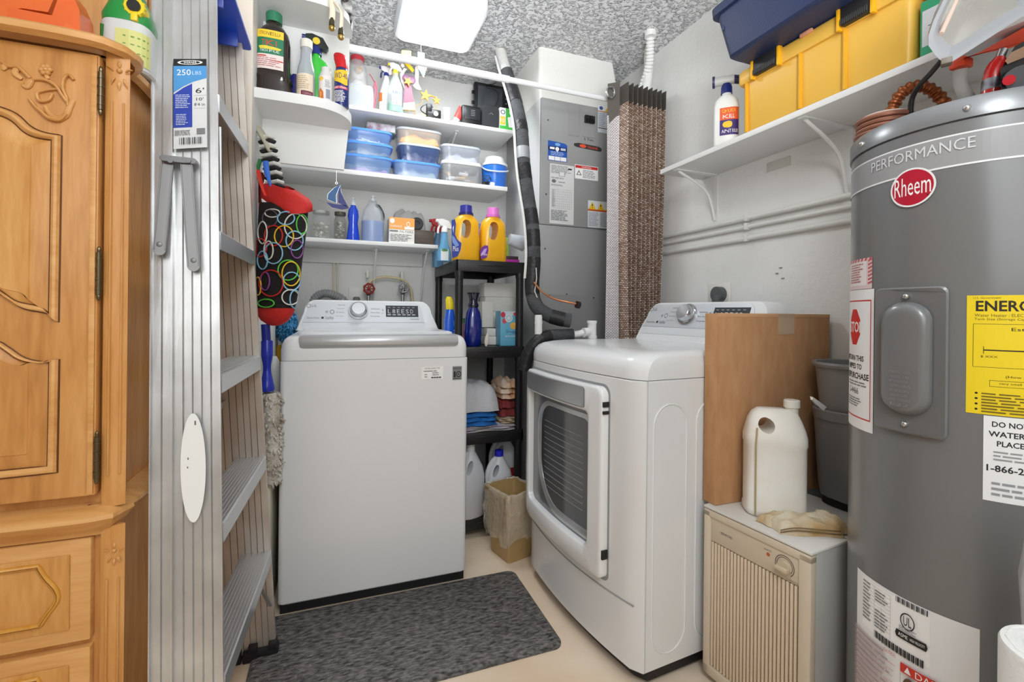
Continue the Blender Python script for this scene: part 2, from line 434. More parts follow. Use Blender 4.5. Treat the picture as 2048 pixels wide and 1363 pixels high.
# ================================================================== AIR HANDLER
T = thing('air_handler', 'tall grey air handler cabinet standing in the back right corner', 'air handler', (1.21, 2.45, 0))
ag = M((150, 151, 150), .45, var=((144, 145, 144), 3), name='grey_enamel'); agl = M((205, 206, 206), .5, bump=(18, .2), name='painted_sheet')
AY = 2.2
mk('casing', box(B(), .968, 1.47, AY+.006, 2.70, .0, 2.185, .003), agl, T)
mk('upper_panel', box(B(), .972, 1.43, AY-.012, AY+.006, 1.535, 2.185, .003), ag, T)
mk('lower_panel', box(B(), .972, 1.43, AY-.012, AY+.006, .02, 1.528, .003), ag, T)
mk('corner_strip', box(B(), 1.432, 1.468, AY-.008, AY+.006, .02, 2.185, .003), M((160, 158, 152), .5), T)
a = at(1090, 588, Y=AY-.014); b = at(1190, 685, Y=AY-.014)
bm = B(); pts = rrect(a.x-.06, b.x, b.z-.25, a.z, .035); prism(bm, pts, AY-.012, AY-.0155, 'xz', bev=.001); mk('access_plate', bm, ag, T)
bm = B()
for (px, py) in ((1096, 240), (1092, 388), (1090, 497), (1098, 590), (1133, 588), (1187, 595), (1191, 651)):
    p = at(px, py, Y=AY-.015); cyl(bm, p, p+Vector((0, -.004, 0)), .0035, 10)
mk('screw', bm, M((90, 90, 92), .35, .8), T)
for (x0, y0, x1, y1) in ((1136, 206, 1157, 273), (1166, 210, 1188, 276)):
    p = at(x0, y0, Y=AY-.0125); q = at(x1, y1, Y=AY-.0125)
    mk('knockout', prism(B(), [(p.x, q.z), (q.x, q.z), (q.x, p.z), (p.x, p.z)], AY-.012, AY-.0145, 'xz', bev=.001), ag, T)
p = at(1168, 231, Y=AY-.014); q = at(1188, 249, Y=AY-.014)
bm = B()
for k in range(2):
    w0 = p.x+(q.x-p.x)*k/2; box(bm, w0+.001, w0+(q.x-p.x)/2-.002, AY-.03, AY-.014, q.z, p.z, .002)
    box(bm, w0+.006, w0+.014, AY-.037, AY-.03, (p.z+q.z)/2-.004, (p.z+q.z)/2+.008, .001)
mk('breaker', bm, M((20, 20, 22), .35), T)
YS = AY-.0125
BL = (38, 84, 170); RD = (196, 46, 44); YL = (232, 190, 40)
decal('maker_badge', T, planeY(1148, 284, 1203, 304, YS), [('p', [(.0, .2), (.15, 0), (.9, .15), (1, .4), (1, .85), (.95, 1), (.1, .75), (0, .6)], (52, 52, 54)),
      ('e', .32, .43, .12, .3, (224, 84, 52)), ('t', 'TRANE', .48, .33, .86, .72, (224, 84, 52))])
decal('handwriting', T, planeY(1168, 275, 1186, 283, YS), [('t', '5 Ton', 0, 0, 1, 1, BK)])
decal('blue_sticker', T, planeY(1096, 280, 1134, 325, YS), [('p', [(0, 0), (.5, .02), (.9, .06), (1, .14), (1, 1), (0, 1)], BL), ('r', .02, .27, .98, .48, (20, 34, 80)),
      ('r', .1, .31, .34, .42, W), ('e', .48, .38, .1, .1, W), ('p', [(.4, .42), (.56, .42), (.48, .55)], W), ('r', .66, .31, .92, .43, (190, 196, 210)),
      ('e', .5, .15, .14, .08, (120, 170, 220)), ('r', .04, .77, .96, .97, W)]+fine(.15, .52, .85, .74, 3, (170, 190, 230), 3)+[('r', .34, .77, .36, .97, BL), ('r', .64, .77, .66, .97, BL)])
decal('data_sheet', T, planeY(1100, 326, 1147, 450, YS), [('r', 0, 0, 1, 1, (212, 213, 212))]+fine(.05, .02, .9, .16, 7, GY, 5)+[('r', .74, .05, .9, .075, BK), ('r', .36, .12, .62, .2, (170, 172, 174)), ('r', .4, .13, .58, .19, (222, 222, 222))]
      + fine(.05, .22, .7, .25, 2, GY, 6)+[('e', .16, .29, .09, .03, (110, 110, 112)), ('t', 'intertek', .36, .28, .62, .31, (70, 70, 72))]+fine(.05, .34, .55, .37, 2, GY, 7)
      + [('r', .25+.08*i, .42, .255+.08*i, .74, (150, 150, 152)) for i in range(9)]+[('r', .05, .42+.04*i, .95, .423+.04*i, (180, 180, 182)) for i in range(9)]+fine(.08, .43, .22, .73, 14, (140, 140, 142), 8)+fine(.05, .77, .8, .95, 7, GY, 9))
decal('warning_sticker', T, planeY(1150, 328, 1196, 362, YS), [('r', 0, 0, 1, 1, W), ('r', .02, .04, .98, .24, RD), ('t', 'WARNING', .28, .09, .7, .2, W),
      ('p', [(.17, .38), (.28, .74), (.06, .74)], (60, 60, 62)), ('p', [(.17, .48), (.24, .7), (.1, .7)], W)]+fine(.33, .32, .95, .92, 7, GY, 2))
decal('warning_sticker', T, planeY(1176, 400, 1226, 458, YS), [('r', 0, 0, 1, 1, (214, 216, 220)), ('r', 0, .32, .98, .39, (200, 90, 40)),
      ('p', [(.17, .04), (.31, .32), (.03, .32)], YL), ('p', [(.5, .04), (.64, .32), (.36, .32)], YL), ('p', [(.82, .04), (.96, .32), (.68, .32)], YL),
      ('t', '!', .8, .12, .84, .28, BK), ('t', '!', .48, .12, .52, .28, BK), ('t', '!', .15, .12, .19, .28, BK)]+fine(.03, .43, .42, .96, 10, (130, 138, 150), 3)+fine(.48, .43, .95, .96, 10, (130, 138, 150), 4))
decal('warning_sticker', T, planeY(1196, 210, 1232, 270, YS), [('r', 0, 0, 1, 1, (208, 212, 218)), ('r', 0, 0, 1, .18, W), ('e', .17, .09, .1, .07, (60, 84, 150)), ('p', [(.5, .02), (.62, .19), (.38, .19)], YL),
      ('p', [(.86, .04), (.97, .2), (.76, .2)], YL), ('r', 0, .2, 1, .23, (210, 120, 50)), ('r', .02, .82, .98, .85, (50, 50, 56))]+fine(.05, .27, .4, .8, 8, (140, 150, 166), 3)+fine(.46, .27, .95, .8, 8, (140, 150, 166), 7))
# refrigerant line
foam = M((62, 64, 66), .85, bump=(120, .5), var=((84, 86, 88), 14), name='black_foam_insulation'); tape = M((34, 34, 36), .45, bump=(60, .4)); pvc = M((236, 237, 236), .3)
T = thing('insulated_pipe', 'thick black foam-insulated pipe curving down from the ceiling to the air handler', 'pipe', at(1000, 105, Z=2.44))
def path(l, **k): return [at(p[0], p[1], **({'D': p[2]} if len(p) > 2 else k)) for p in l]
main = cr(path([(1000, 96, 2.43), (1008, 130, 2.41), (1021, 170, 2.38), (1034, 215, 2.32), (1043, 265, 2.27), (1047, 330, 2.24), (1055, 390, 2.22), (1064, 450, 2.2), (1067, 515, 2.19), (1064, 575, 2.19), (1072, 610, 2.18), (1093, 628, 2.16), (1120, 637, 2.15), (1141, 641, 2.15)]), 6)
n = len(main)
mk('insulation', tube(B(), main[8:], .033, 18), foam, T)
mk('copper_end', tube(B(), main[:9], .028, 16), M((214, 214, 210), .5, bump=(40, .6)), T)
for (i0, i1) in ((12, 17), (22, 24), (30, 33), (39, 42), (43, 46), (48, 56), (68, 74)):
    i1 = min(i1, n-1); mk('tape_wrap', tube(B(), main[i0:i1+1], .0345, 18), tape, T)
mk('tape_wrap', tube(B(), main[27:30], .0345, 18), M((176, 178, 182), .35, .5), T)
lb = []
for i in range(12, 58, 3):
    a = i*.35; q = main[i]; lb.append(q+Vector((math.cos(a)*.037, -abs(math.sin(a))*.037-.008, 0)))
mk('string', tube(B(), [main[50]+Vector((.0, -.036, .0)), main[52]+Vector((.006, -.038, 0)), main[55]+Vector((-.004, -.038, 0)), main[57]+Vector((.004, -.037, 0))], .0025, 6), M((220, 218, 210), .7), T)
side = [q+Vector((-.04, -.005, 0)) for q in main[4:56:4]]
mk('liquid_line', tube(B(), cr(side, 3), .0065, 8), M((220, 220, 217), .4), T)
# condensate drain
T = thing('drain_pipe', 'black-wrapped condensate drain with white plastic tee and capped riser', 'pipe', at(1068, 700, Y=2.13))
mk('insulation', tube(B(), path([(1092, 671, 2.14), (1146, 669, 2.16)]), .028, 16), foam, T)
mk('lower_insulation', tube(B(), cr(path([(1100, 672, 2.12), (1078, 680, 2.1), (1058, 705, 2.1), (1048, 740, 2.1)]), 4), .03, 14), tape, T)
mk('drain_tube', tube(B(), cr(path([(1142, 669, 2.16), (1160, 667, 2.16), (1182, 661, 2.16)]), 4), .0165, 14), pvc, T)
bm = B(); p = at(1184, 675, D=2.16); q = at(1184, 646, D=2.16)
cyl(bm, p, q, .02); cyl(bm, q, q+Vector((0, 0, .012)), .023); cyl(bm, p-Vector((0, 0, .004)), p+Vector((0, 0, .01)), .023)
r_ = at(1178, 664, D=2.16); cyl(bm, (r_.x-.03, r_.y-.002, r_.z-.002), (r_.x, r_.y, r_.z), .022)
mk('tee', bm, pvc, T)
bm = B(); p = at(1077, 668, D=2.1); q = at(1077, 632, D=2.1)
cyl(bm, p, q, .017); cyl(bm, q, q+Vector((0, 0, .006)), .015); cyl(bm, at(1077, 647, D=2.1), at(1077, 643, D=2.1), .0185)
mk('cap', bm, pvc, T)
T = thing('copper_tube', 'thin copper tube ending in a black bulb in front of the air handler', 'tube', at(1070, 566, D=2.15))
c_ = cr(path([(1068, 564, 2.15), (1085, 584, 2.13), (1108, 597, 2.11), (1132, 603, 2.1), (1152, 607, 2.1)]), 5)
mk('tube', tube(B(), c_, .0045, 8), M((176, 112, 76), .35, .6), T)
p = at(1155, 609, D=2.1); bm = B(); cyl(bm, p+Vector((-.006, 0, .001)), p+Vector((.01, 0, -.002)), .016, 16); mk('end_cap', bm, M((34, 28, 26), .4), T)
# flexible conduit at ceiling right
T = thing('flexible_conduit', 'white ribbed flexible conduit dropping from the ceiling behind the curtain', 'conduit', at(1300, 62, Z=2.44))
pts = cr(path([(1301, 64, 2.25), (1300, 95, 2.29), (1298, 130, 2.34), (1288, 165, 2.39), (1275, 200, 2.42)]), 15)
mk('ribbed_hose', tube(B(), pts, [.021 if i % 3 else .016 for i in range(len(pts))], 16), M((232, 232, 230), .4), T)
p = at(1301, 62, D=2.25); bm = B(); cyl(bm, p+Vector((0, 0, -.03)), (p.x, p.y, 2.44), .028); mk('collar', bm, M((230, 230, 228), .5), T)
T = thing('plastered_pipe', 'white plastered pipe in the ceiling corner behind the flexible conduit', 'pipe', at(1330, 85, D=2.3))
mk('pipe', tube(B(), cr([(1.475, 1.98, 2.43), (1.47, 1.98, 2.3), (1.46, 2.0, 2.15), (1.44, 2.03, 2.0)], 5), .024, 12), M((224, 224, 220), .7, bump=(30, .5)), T)
# ================================================================== CURTAIN
cm = bpy.data.materials.new('woven_mesh'); cm.use_nodes = True
def _cur():
    nt = cm.node_tree; N = nt.nodes; L = nt.links; p = N['Principled BSDF']; p.inputs['Roughness'].default_value = .7
    uv = N.new('ShaderNodeUVMap'); mp = N.new('ShaderNodeMapping'); L.new(uv.outputs[0], mp.inputs[0]); mp.inputs['Scale'].default_value = (1, 1, 1)
    br = N.new('ShaderNodeTexBrick'); br.inputs['Scale'].default_value = 1; br.inputs['Brick Width'].default_value = .019; br.inputs['Row Height'].default_value = .0085
    br.inputs['Mortar Size'].default_value = .0017; br.inputs['Mortar Smooth'].default_value = .3; br.offset = .5
    br.inputs['Color1'].default_value = lin((226, 206, 190)); br.inputs['Color2'].default_value = lin((168, 132, 110)); br.inputs['Mortar'].default_value = lin((58, 40, 32))
    L.new(mp.outputs[0], br.inputs[0]); L.new(br.outputs[0], p.inputs['Base Color'])
    b = N.new('ShaderNodeBump'); b.inputs['Strength'].default_value = .5; b.inputs['Distance'].default_value = .003; b.invert = True
    L.new(br.outputs['Fac'], b.inputs['Height']); L.new(b.outputs[0], p.inputs['Normal'])
_cur()
def sheet(bm, fn, nu, nv, th, mi=0):
    uvl = bm.loops.layers.uv.verify(); g = [[bm.verts.new(fn(i/nu, j/nv)) for j in range(nv+1)] for i in range(nu+1)]
    arc = [0]
    for i in range(nu): arc.append(arc[-1]+(g[i+1][nv//2].co-g[i][nv//2].co).length)
    vz = [0]
    for j in range(nv): vz.append(vz[-1]+(g[0][j+1].co-g[0][j].co).length)
    for i in range(nu):
        for j in range(nv):
            f = bm.faces.new((g[i][j], g[i+1][j], g[i+1][j+1], g[i][j+1])); f.material_index = mi
            for l, (a, b) in zip(f.loops, ((i, j), (i+1, j), (i+1, j+1), (i, j+1))): l[uvl].uv = (arc[a], vz[b])
T = thing('curtain', 'bunched brown and white woven mesh curtain with dark header hanging from the rod', 'curtain', (1.4, 1.97, .1))
NF = 9
def cpath(s, z):
    # accordion folds; s 0..1 from the leading edge to the wall
    t = (2.17-z)/2.17
    x0, x1 = 1.262+.02*t, 1.515-.045*t
    ph = s*NF; tri = abs((ph % 1)*2-1); tri = tri*tri*(3-2*tri)
    amp = .135*(1-.2*s)*(1-.2*t)
    return Vector((x0+(x1-x0)*s, 1.925-.02*t+amp*(tri-.5)*.9+.012*math.sin(z*5+s*9)*t, z))
bm = B(); sheet(bm, lambda u, v: cpath(u, .12+v*(2.08-.12)), 160, 30, .002)
o = mk('panel', bm, cm, T, sharp=180)
bm = B(); sheet(bm, lambda u, v: cpath(u, 2.08+v*(2.172-2.08)), 160, 2, .002); mk('header', bm, M((72, 66, 60), .8, bump=(200, .2)), T, sharp=180)
# leading flap, its lit look put into paler weave colours
bm = B(); sheet(bm, lambda u, v: Vector((1.205+.060*u+.010*(1-v), 1.94-.02*u+.006*math.sin(v*6+u*3), .12+v*(2.03-.12))), 4, 24, .002)
lm = cm.copy(); lm.name = 'woven_mesh_lit'
for nd in lm.node_tree.nodes:
    if nd.type == 'TEX_BRICK':
        nd.inputs['Brick Width'].default_value = .013; nd.inputs['Row Height'].default_value = .0065; nd.inputs['Mortar Size'].default_value = .0013
        nd.inputs['Color1'].default_value = lin((250, 248, 248)); nd.inputs['Color2'].default_value = lin((232, 226, 228)); nd.inputs['Mortar'].default_value = lin((96, 84, 84))
mk('leading_edge', bm, lm, T, sharp=180)
bm = B(); sheet(bm, lambda u, v: Vector((1.208+.056*u, 1.94-.02*u, 2.045+v*(2.18-2.03)*(1+.0*u)-(1-u)*.05*(1-v)-.012*(1-u))), 4, 3, .002); mk('header_flap', bm, M((92, 86, 80), .8, bump=(200, .2)), T, sharp=180)
bm = B(); c = Vector((1.215, 1.93, 2.135))
tube(bm, [c+Vector((.022*math.cos(a), -.006, .026*math.sin(a))) for a in [2*pi*k/24 for k in range(24)]], .005, 8, closed=True); mk('grommet', bm, M((200, 200, 200), .2, 1), T)
# ================================================================== outlet, valves
def plate(T, x0, x1, z0, z1, y): mk('plate', box(B(), x0, x1, y-.006, y, z0, z1, .003), M((232, 231, 226), .4), T)
T = thing('dryer_outlet', 'beige wall outlet with a round grey dryer plug behind the dryer', 'outlet', (XR, 1.58, 1.16))
p = at(1418, 568, X=XR); q = at(1462, 602, X=XR)
mk('plate', box(B(), XR-.006, XR, q.y, p.y, p.z-.13, p.z, .003), M((228, 226, 220), .4), T)
p = at(1437, 588, X=XR-.02); bm = B(); cyl(bm, (XR-.004, p.y, p.z), (XR-.035, p.y, p.z), .032, 24); box(bm, XR-.04, XR-.01, p.y-.02, p.y+.02, p.z-.07, p.z-.005, .006); mk('plug', bm, M((88, 90, 92), .5), T)
T = thing('wall_outlet', 'pale wall outlet half hidden behind the washer console, with grey plug', 'outlet', at(710, 595, Y=YB))
p = at(697, 573, Y=YB); q = at(729, 620, Y=YB); plate(T, p.x, q.x, q.z, p.z, YB)
p = at(713, 597, Y=YB-.02); mk('plug', box(B(), p.x-.018, p.x+.018, YB-.045, YB-.006, p.z-.04, p.z+.01, .008), M((110, 112, 114), .5), T)
def valve(px, py, name, label, hc, hm):
    p = at(px, py, Y=2.62); T = thing(name, label, 'valve', p)
    bm = B(); cyl(bm, p+Vector((0, .085, -.02)), p+Vector((0, .02, -.02)), .011); ball(bm, p+Vector((0, .03, -.02)), .016, .016, .02); cyl(bm, p+Vector((0, .03, -.03)), p+Vector((0, .03, -.12)), .009)
    cyl(bm, p+Vector((0, .02, -.01)), p+Vector((0, -.004, .0)), .006); mk('body', bm, M((170, 170, 172), .3, .9), T)
    bm = B(); R = .026
    ring = [p+Vector((R*math.cos(a)*(1+.08*math.cos(7*a)), -.004, R*math.sin(a)*(1+.08*math.cos(7*a)))) for a in [2*pi*k/42 for k in range(42)]]
    tube(bm, ring, .0048, 8, closed=True)
    for k in range(7):
        a = 2*pi*k/7; cyl(bm, p+Vector((0, -.004, 0)), p+Vector((R*math.cos(a), -.004, R*math.sin(a))), .003, 6)
    ball(bm, p+Vector((0, -.006, 0)), .008); mk('handle', bm, M(hc, .4, hm), T)
valve(738, 577, 'water_valve', 'hot water valve with red wheel handle above the washer', (150, 44, 38), .1)
valve(807, 575, 'water_valve', 'cold water valve with silver wheel handle above the washer', (176, 176, 178), .9)
T = thing('inlet_hose', 'yellowed clear hose arching between the two water valves', 'hose', at(770, 555, Y=2.64))
mk('hose', tube(B(), cr(path([(737, 578), (741, 562), (762, 554), (788, 555), (810, 562), (822, 580), (825, 610)], Y=2.655), 6), .007, 10), M((214, 200, 160), .35), T)
bm = B()
for (px, py) in ((735, 545), (804, 548)):
    p = at(px, py, Y=2.66); cyl(bm, p+Vector((0, .045, 0)), p, .01); box(bm, p.x-.007, p.x+.007, p.y-.01, p.y+.02, p.z-.03, p.z+.015, .003)
mk('hose_clip', bm, M((220, 218, 208), .5), T)
T = thing('drain_hose', 'grey corrugated drain hose looping up behind the washer console', 'hose', at(660, 600, Y=2.6))
p_ = at(628, 625, Y=2.6); pts = cr([Vector((p_.x, 2.6, .0)), Vector((p_.x, 2.6, .5)), Vector((p_.x, 2.6, .9))]+path([(628, 625), (628, 600), (645, 587), (668, 590), (690, 605), (700, 640)], Y=2.6)+[Vector((p_.x+.16, 2.6, .8))], 14)
mk('hose', tube(B(), pts, [.022 if i % 3 else .0185 for i in range(len(pts))], 14), M((150, 151, 152), .45), T)
T = thing('wall_pipe', 'pair of thin cream pipes running down the back wall below the short shelf', 'pipe', at(672, 560, Y=2.69))
for px in (668, 676):
    p = at(px, 500, Y=2.695); mk('pipe', cyl(B(), (p.x, 2.695, 1.40), (p.x, 2.695, .9), .0045, 10), M((222, 212, 194), .5), T)
# ================================================================== WASHER AND DRYER
enam = M((228, 229, 230), .22, coat=.3, name='white_enamel'); silv = M((196, 198, 200), .3, .35, name='silver_plastic'); silv2 = M((208, 211, 215), .32, .25, name='silver_panel')
def mkl(name, bm, mats, T, **k):
    bm.transform(wm(T)); return mk(name, bm, mats, T, **k)
def rr2(x0, x1, y0, y1, r, seg=6, sub=8):
    p = rrect(x0, x1, y0, y1, r, seg); out = []; n = len(p)
    for i in range(n):
        a, b = p[i], p[(i+1) % n]; out.append(a)
        if (i+1) % (seg+1) == 0:
            for k in range(1, sub): out.append((a[0]+(b[0]-a[0])*k/sub, a[1]+(b[1]-a[1])*k/sub))
    return out
def console(T, y0, W_=.684, zb=.984):
    # outline in x,z
    zt = 1.13
    def face(z): return y0+(z-zb)*.42
    out = []
    c = [(.675, zb), (.660, 1.03), (.648, 1.065)]
    for k in range(9):
        a = pi/2*k/8; out.append((.645-.055+.055*math.cos(a), zt-.06+.06*math.sin(a)))
    L_ = [(W_-x, z) for x, z in out[::-1]]
    pts = c[:2]+out+L_+[(W_-x, z) for x, z in c[1::-1]]
    cx, cz = W_/2, 1.05
    def ins(f, dy): return [(cx+(x-cx)*f, face(z)+dy, cz+(z-cz)*f) for x, z in pts]
    bm = B(); polyloft(bm, [ins(.985, 0), ins(1, .008), [(x, .70, z) for x, z in pts]])
    mkl('console', bm, enam, T)
    # silver fascia
    a = [(.604, 1.024)]+[(.604-.03+.03*math.cos(t), 1.122-.03+.03*math.sin(t)) for t in [pi/2*k/6 for k in range(7)]]+[(.075-.03*math.sin(t), 1.122-.03+.03*math.cos(t)) for t in [pi/2*k/6 for k in range(7)]]+[(.036, 1.024)]
    a = [(x+.02*(1-min(1, (1.122-z)/.1))*(-1 if x > .3 else 1), z) for x, z in a]
    bm = B(); polyloft(bm, [[(x, face(z)+.004, z) for x, z in a], [(x, face(z)-.003, z) for x, z in a]])
    mkl('fascia', bm, silv2, T)
    bm = B(); polyloft(bm, [[(x, face(z)+.004, z) for x, z in ((.04, .992), (.60, .992), (.61, 1.02), (.034, 1.02))], [(x, face(z)-.002, z) for x, z in ((.04, .992), (.60, .992), (.61, 1.02), (.034, 1.02))]])
    mkl('lower_band', bm, M((214, 216, 218), .4), T)
    n = Vector((0, -1, .42)).normalized(); m = wm(T)
    def fm(u, v, l):  # u,v in metres: local x, z
        p = Vector((u, face(v)-.0032, v))+n*.0004*l; return m @ p
    kx, kz = .284, 1.078
    K = Vector((kx, face(kz), kz)); bm = B()
    cyl(bm, K, K+n*.010, .046, 36); mkl('knob_ring', bm, M((170, 172, 174), .15, .9), T)
    bm = B(); tube(bm, [K+n*.010, K+n*.012, K+n*.032, K+n*.036], [.040, .037, .034, .030], 36); mkl('knob', bm, M((205, 207, 210), .12, .85), T)
    it = [('r', .414, 1.050, .574, 1.107, (44, 46, 50))]
    def q(a, b, c, d, col, k='r'): it.append((k, a, b, c, d, col))
    for i, s in enumerate(('L', '8', 'E', 'E', 'S', 'D')): it.append(('t', s, .424+.022*i, 1.088, .438+.022*i, 1.068, (188, 194, 200)))
    for i in range(6): it += [('r', .422+.024*i, 1.059, .438+.024*i, 1.0625, (210, 214, 218)), ('r', .424+.024*i, 1.096, .436+.024*i, 1.099, (150, 156, 162))]
    it += [('g', .062, 1.1, .0095, .0095, .2, (110, 112, 116)), ('t', 'LG', .076, 1.106, .094, 1.094, (96, 98, 102))]
    it += [('g', .165, 1.072, .010, .010, .25, (110, 112, 116)), ('t', '88', .136, 1.078, .146, 1.066, (120, 122, 126))]
    it += [('t', 'Direct Drive', .056, 1.048, .108, 1.039, (110, 112, 116)), ('e', .123, 1.044, .006, .0055, (60, 62, 66)), ('t', 'TurboWash', .134, 1.051, .172, 1.037, (110, 112, 116))]
    for i, s in enumerate(('Normal', 'Heavy Duty', 'Bedding', 'Speed Wash')): it.append(('t', s, .192-.004*i, 1.109-.018*i, .222-.002*i, 1.103-.018*i, (130, 132, 136)))
    for i, s in enumerate(('Delicates', 'Perm. Press', 'Towels')): it.append(('t', s, .345-.003*i, 1.092-.018*i, .385, 1.086-.018*i, (120, 122, 126)))
    it += [('r', .397, 1.079, .3985, 1.088, (60, 62, 66)), ('r', .4005, 1.079, .402, 1.088, (60, 62, 66)), ('t', 'start', .393, 1.070, .404, 1.066, (120, 122, 126)), ('t', 'TurboWash3D', .532, 1.043, .575, 1.037, (110, 112, 116))]
    it = [(('r', i[1], i[4], i[3], i[2], i[5]) if i[0] == 'r' else i) for i in it]
    decal('display', T, fm, it[:19]); decal('lettering', T, fm, [it[-1]]+it[19:])
# washer
T = thing('washing_machine', 'white top-load washing machine with silver lid edge under the short shelf', 'washing machine', (-.186, 1.82, 0))
bm = B(); polyloft(bm, [[(x, y, z) for x, y in rrect(0+i, .684-i, 0+i, .66, [.01, .01, .018, .018])] for z, i in ((.035, .004), (.04, 0), (.894, 0), (.897, .003))]); mkl('body', bm, enam, T)
bm = B(); box(bm, .008, .676, .008, .64, .004, .036); mkl('plinth', bm, M((28, 28, 30), .5), T)
bm = B()
for x in (.05, .63):
    for y in (.07, .6): cyl(bm, (x, y, 0), (x, y, .02), .022)
mkl('foot', bm, M((25, 25, 25), .7), T)
bm = B(); polyloft(bm, [[(x, y, z) for x, y in rr2(i, .684-i, f, .66, [.01, .01, .035, .035])] for z, i, f in ((.8985, .0, 0), (.935, 0, 0), (.955, .003, .003), (.972, .010, .010), (.982, .02, .022), (.986, .032, .036))]); mkl('top_cover', bm, enam, T)
bm = B(); prof = [(.09, .985), (.02, .990), (-.008, .985), (-.018, .972), (-.016, .955), (-.006, .944), (.0, .942), (.09, .942)]
loops = []
for x, f in ((.058, .72), (.064, .93), (.075, 1), (.628, 1), (.639, .93), (.645, .72)):
    loops.append([(x, .09+(y-.09)*f, .965+(z-.965)*f) for y, z in prof])
polyloft(bm, loops); mkl('lid_handle', bm, silv, T)
bm = B(); polyloft(bm, [[(x, y, z) for x, y in rrect(.05+i, .634-i, .05, .52-i, .02)] for z, i in ((.984, 0), (.996, .002), (.999, .012))]); mkl('lid', bm, M((222, 224, 226), .25), T)
console(T, .535)
o_ = T.location
decal('rating_label', T, planeY(843, 733, 886, 757, 1.8195), [('r', 0, 0, 1, 1, (243, 243, 241)), ('t', 'WATER SAVING TYPE', .15, .08, .85, .22, GY)]+fine(.1, .3, .95, .45, 1, GY, 2, w=(.3, .5))+fine(.15, .55, .3, .9, 2, GY, 2)+fine(.5, .45, .8, .75, 2, GY, 3)+fine(.45, .78, .95, .96, 1, (80, 80, 82), 3, .6))
decal('warranty_badge', T, planeY(905, 732, 923.5, 759, 1.8195), [('r', 0, 0, 1, 1, (150, 152, 154)), ('r', .05, .05, .95, .95, (120, 122, 124)), ('t', 'INVERTER', .08, .1, .92, .22, BK), ('t', '1', .14, .38, .34, .8, BK), ('g', .66, .58, .27, .22, .3, BK), ('e', .66, .58, .07, .06, BK)]+fine(.1, .85, .9, .94, 1, BK, 1, w=(.6, .8)))
# dryer
T = thing('dryer', 'white front-load dryer with dark glass door beside the water heater', 'dryer', (.761, 1.793, 0), math.radians(-85.5))
def fb(x, b=.03): return -b*(1-((x-.3425)/.3425)**2)
def plan(i, f=0, b=.03, rc=.016):
    """front edge bulged; i inset all round, f extra front inset"""
    pts = []
    n = 20
    for k in range(n+1):
        x = i+(.685-2*i)*k/n
        e = min(x-i, .685-i-x); cy = rc-math.sqrt(max(0, rc*rc-(rc-min(e, rc))**2)) if e < rc else 0
        pts.append((x, fb(x, b)+f+cy))
    pts.append((.685-i, rc+f+.01)); 
    pts += [(.685-i, .70), (.68-i, .705), (.005+i, .705), (i, .70), (i, rc+f+.01)]
    return pts
bm = B(); polyloft(bm, [[(x, y, z) for x, y in plan(i, i)] for z, i in ((.045, .004), (.05, 0), (.882, 0), (.886, .004))]); mkl('body', bm, enam, T)
bm = B(); polyloft(bm, [[(x, y, z) for x, y in plan(.012, .03)] for z in (.012, .046)]); mkl('plinth', bm, M((26, 26, 28), .5), T)
bm = B()
for x in (.06, .62):
    for y in (.09, .64): cyl(bm, (x, y, 0), (x, y, .02), .02)
mkl('foot', bm, M((25, 25, 25), .7), T)
bm = B(); polyloft(bm, [[(x, y, z) for x, y in plan(i, f, .03, r)] for z, i, f, r in ((.888, 0, 0, .02), (.915, 0, .0, .025), (.934, .002, .006, .03), (.949, .007, .02, .035), (.959, .016, .042, .04), (.965, .03, .075, .045), (.968, .05, .11, .05))]); mkl('top_cover', bm, enam, T)
console(T, .535, zb=.96)
m_ = wm(T)
def dmap(lst, off, b=.03): return [m_ @ Vector((x, fb(x, b)-off, z)) for x, z in lst]
def bend(name, bm, mat, sharp=38):
    """flat piece (local x, y=-offset, z) cut into strips and bent to the bulged front"""
    t = .02
    while t < .67:
        bmesh.ops.bisect_plane(bm, geom=list(bm.verts)+list(bm.edges)+list(bm.faces), plane_co=(t, 0, 0), plane_no=(1, 0, 0)); t += .02
    for v in bm.verts: v.co.y += fb(v.co.x)
    return mkl(name, bm, mat, T, sharp=sharp)
def ins2(l, d):
    x0 = min(p[0] for p in l); x1 = max(p[0] for p in l); z0 = min(p[1] for p in l); z1 = max(p[1] for p in l)
    cx, cz = (x0+x1)/2, (z0+z1)/2; return [(cx+(x-cx)*(1-2*d/(x1-x0)), cz+(z-cz)*(1-2*d/(z1-z0))) for x, z in l]
def lay(*ls): return [[(x, -o, z) for x, z in l] for l, o in ls]
outer = rr2(.018, .556, .262, .852, [.03, .03, .05, .02], sub=1); inner = rr2(.05, .487, .335, .765, [.02, .02, .03, .03], sub=1)
bend('door_frame', polyloft(B(), lay((outer, 0), (outer, .018), (ins2(outer, .002), .023), (ins2(outer, .007), .026), (ins2(inner, -.007), .026), (ins2(inner, -.002), .023), (inner, .018), (inner, -.008)), cap=(False, False)), enam)
go = rr2(.010, .564, .252, .860, [.032, .032, .055, .025], sub=1); gi = rr2(.03, .54, .28, .84, [.03, .03, .05, .02], sub=1)
bend('door_recess', polyloft(B(), lay((go, .0004), (gi, .0012)), cap=(False, False)), M((150, 152, 154), .4))
hs = rr2(.030, .475, .775, .843, [.010]*4, 4, 1)
bend('door_handle', polyloft(B(), lay((hs, .020), (hs, .0275), (ins2(hs, .003), .029), (ins2(hs, .012), .027))), M((168, 171, 174), .25, .6))
g0 = rr2(.045, .492, .33, .77, .02, sub=1)
bend('door_glass', polyloft(B(), lay((g0, -.006), (g0, .002))), M((112, 114, 116), .1, coat=.5))
gi0 = rr2(.14, .475, .375, .735, [.03, .09, .16, .02], 10, 1); gi1 = rr2(.105, .487, .343, .750, [.03, .11, .19, .03], 10, 1)
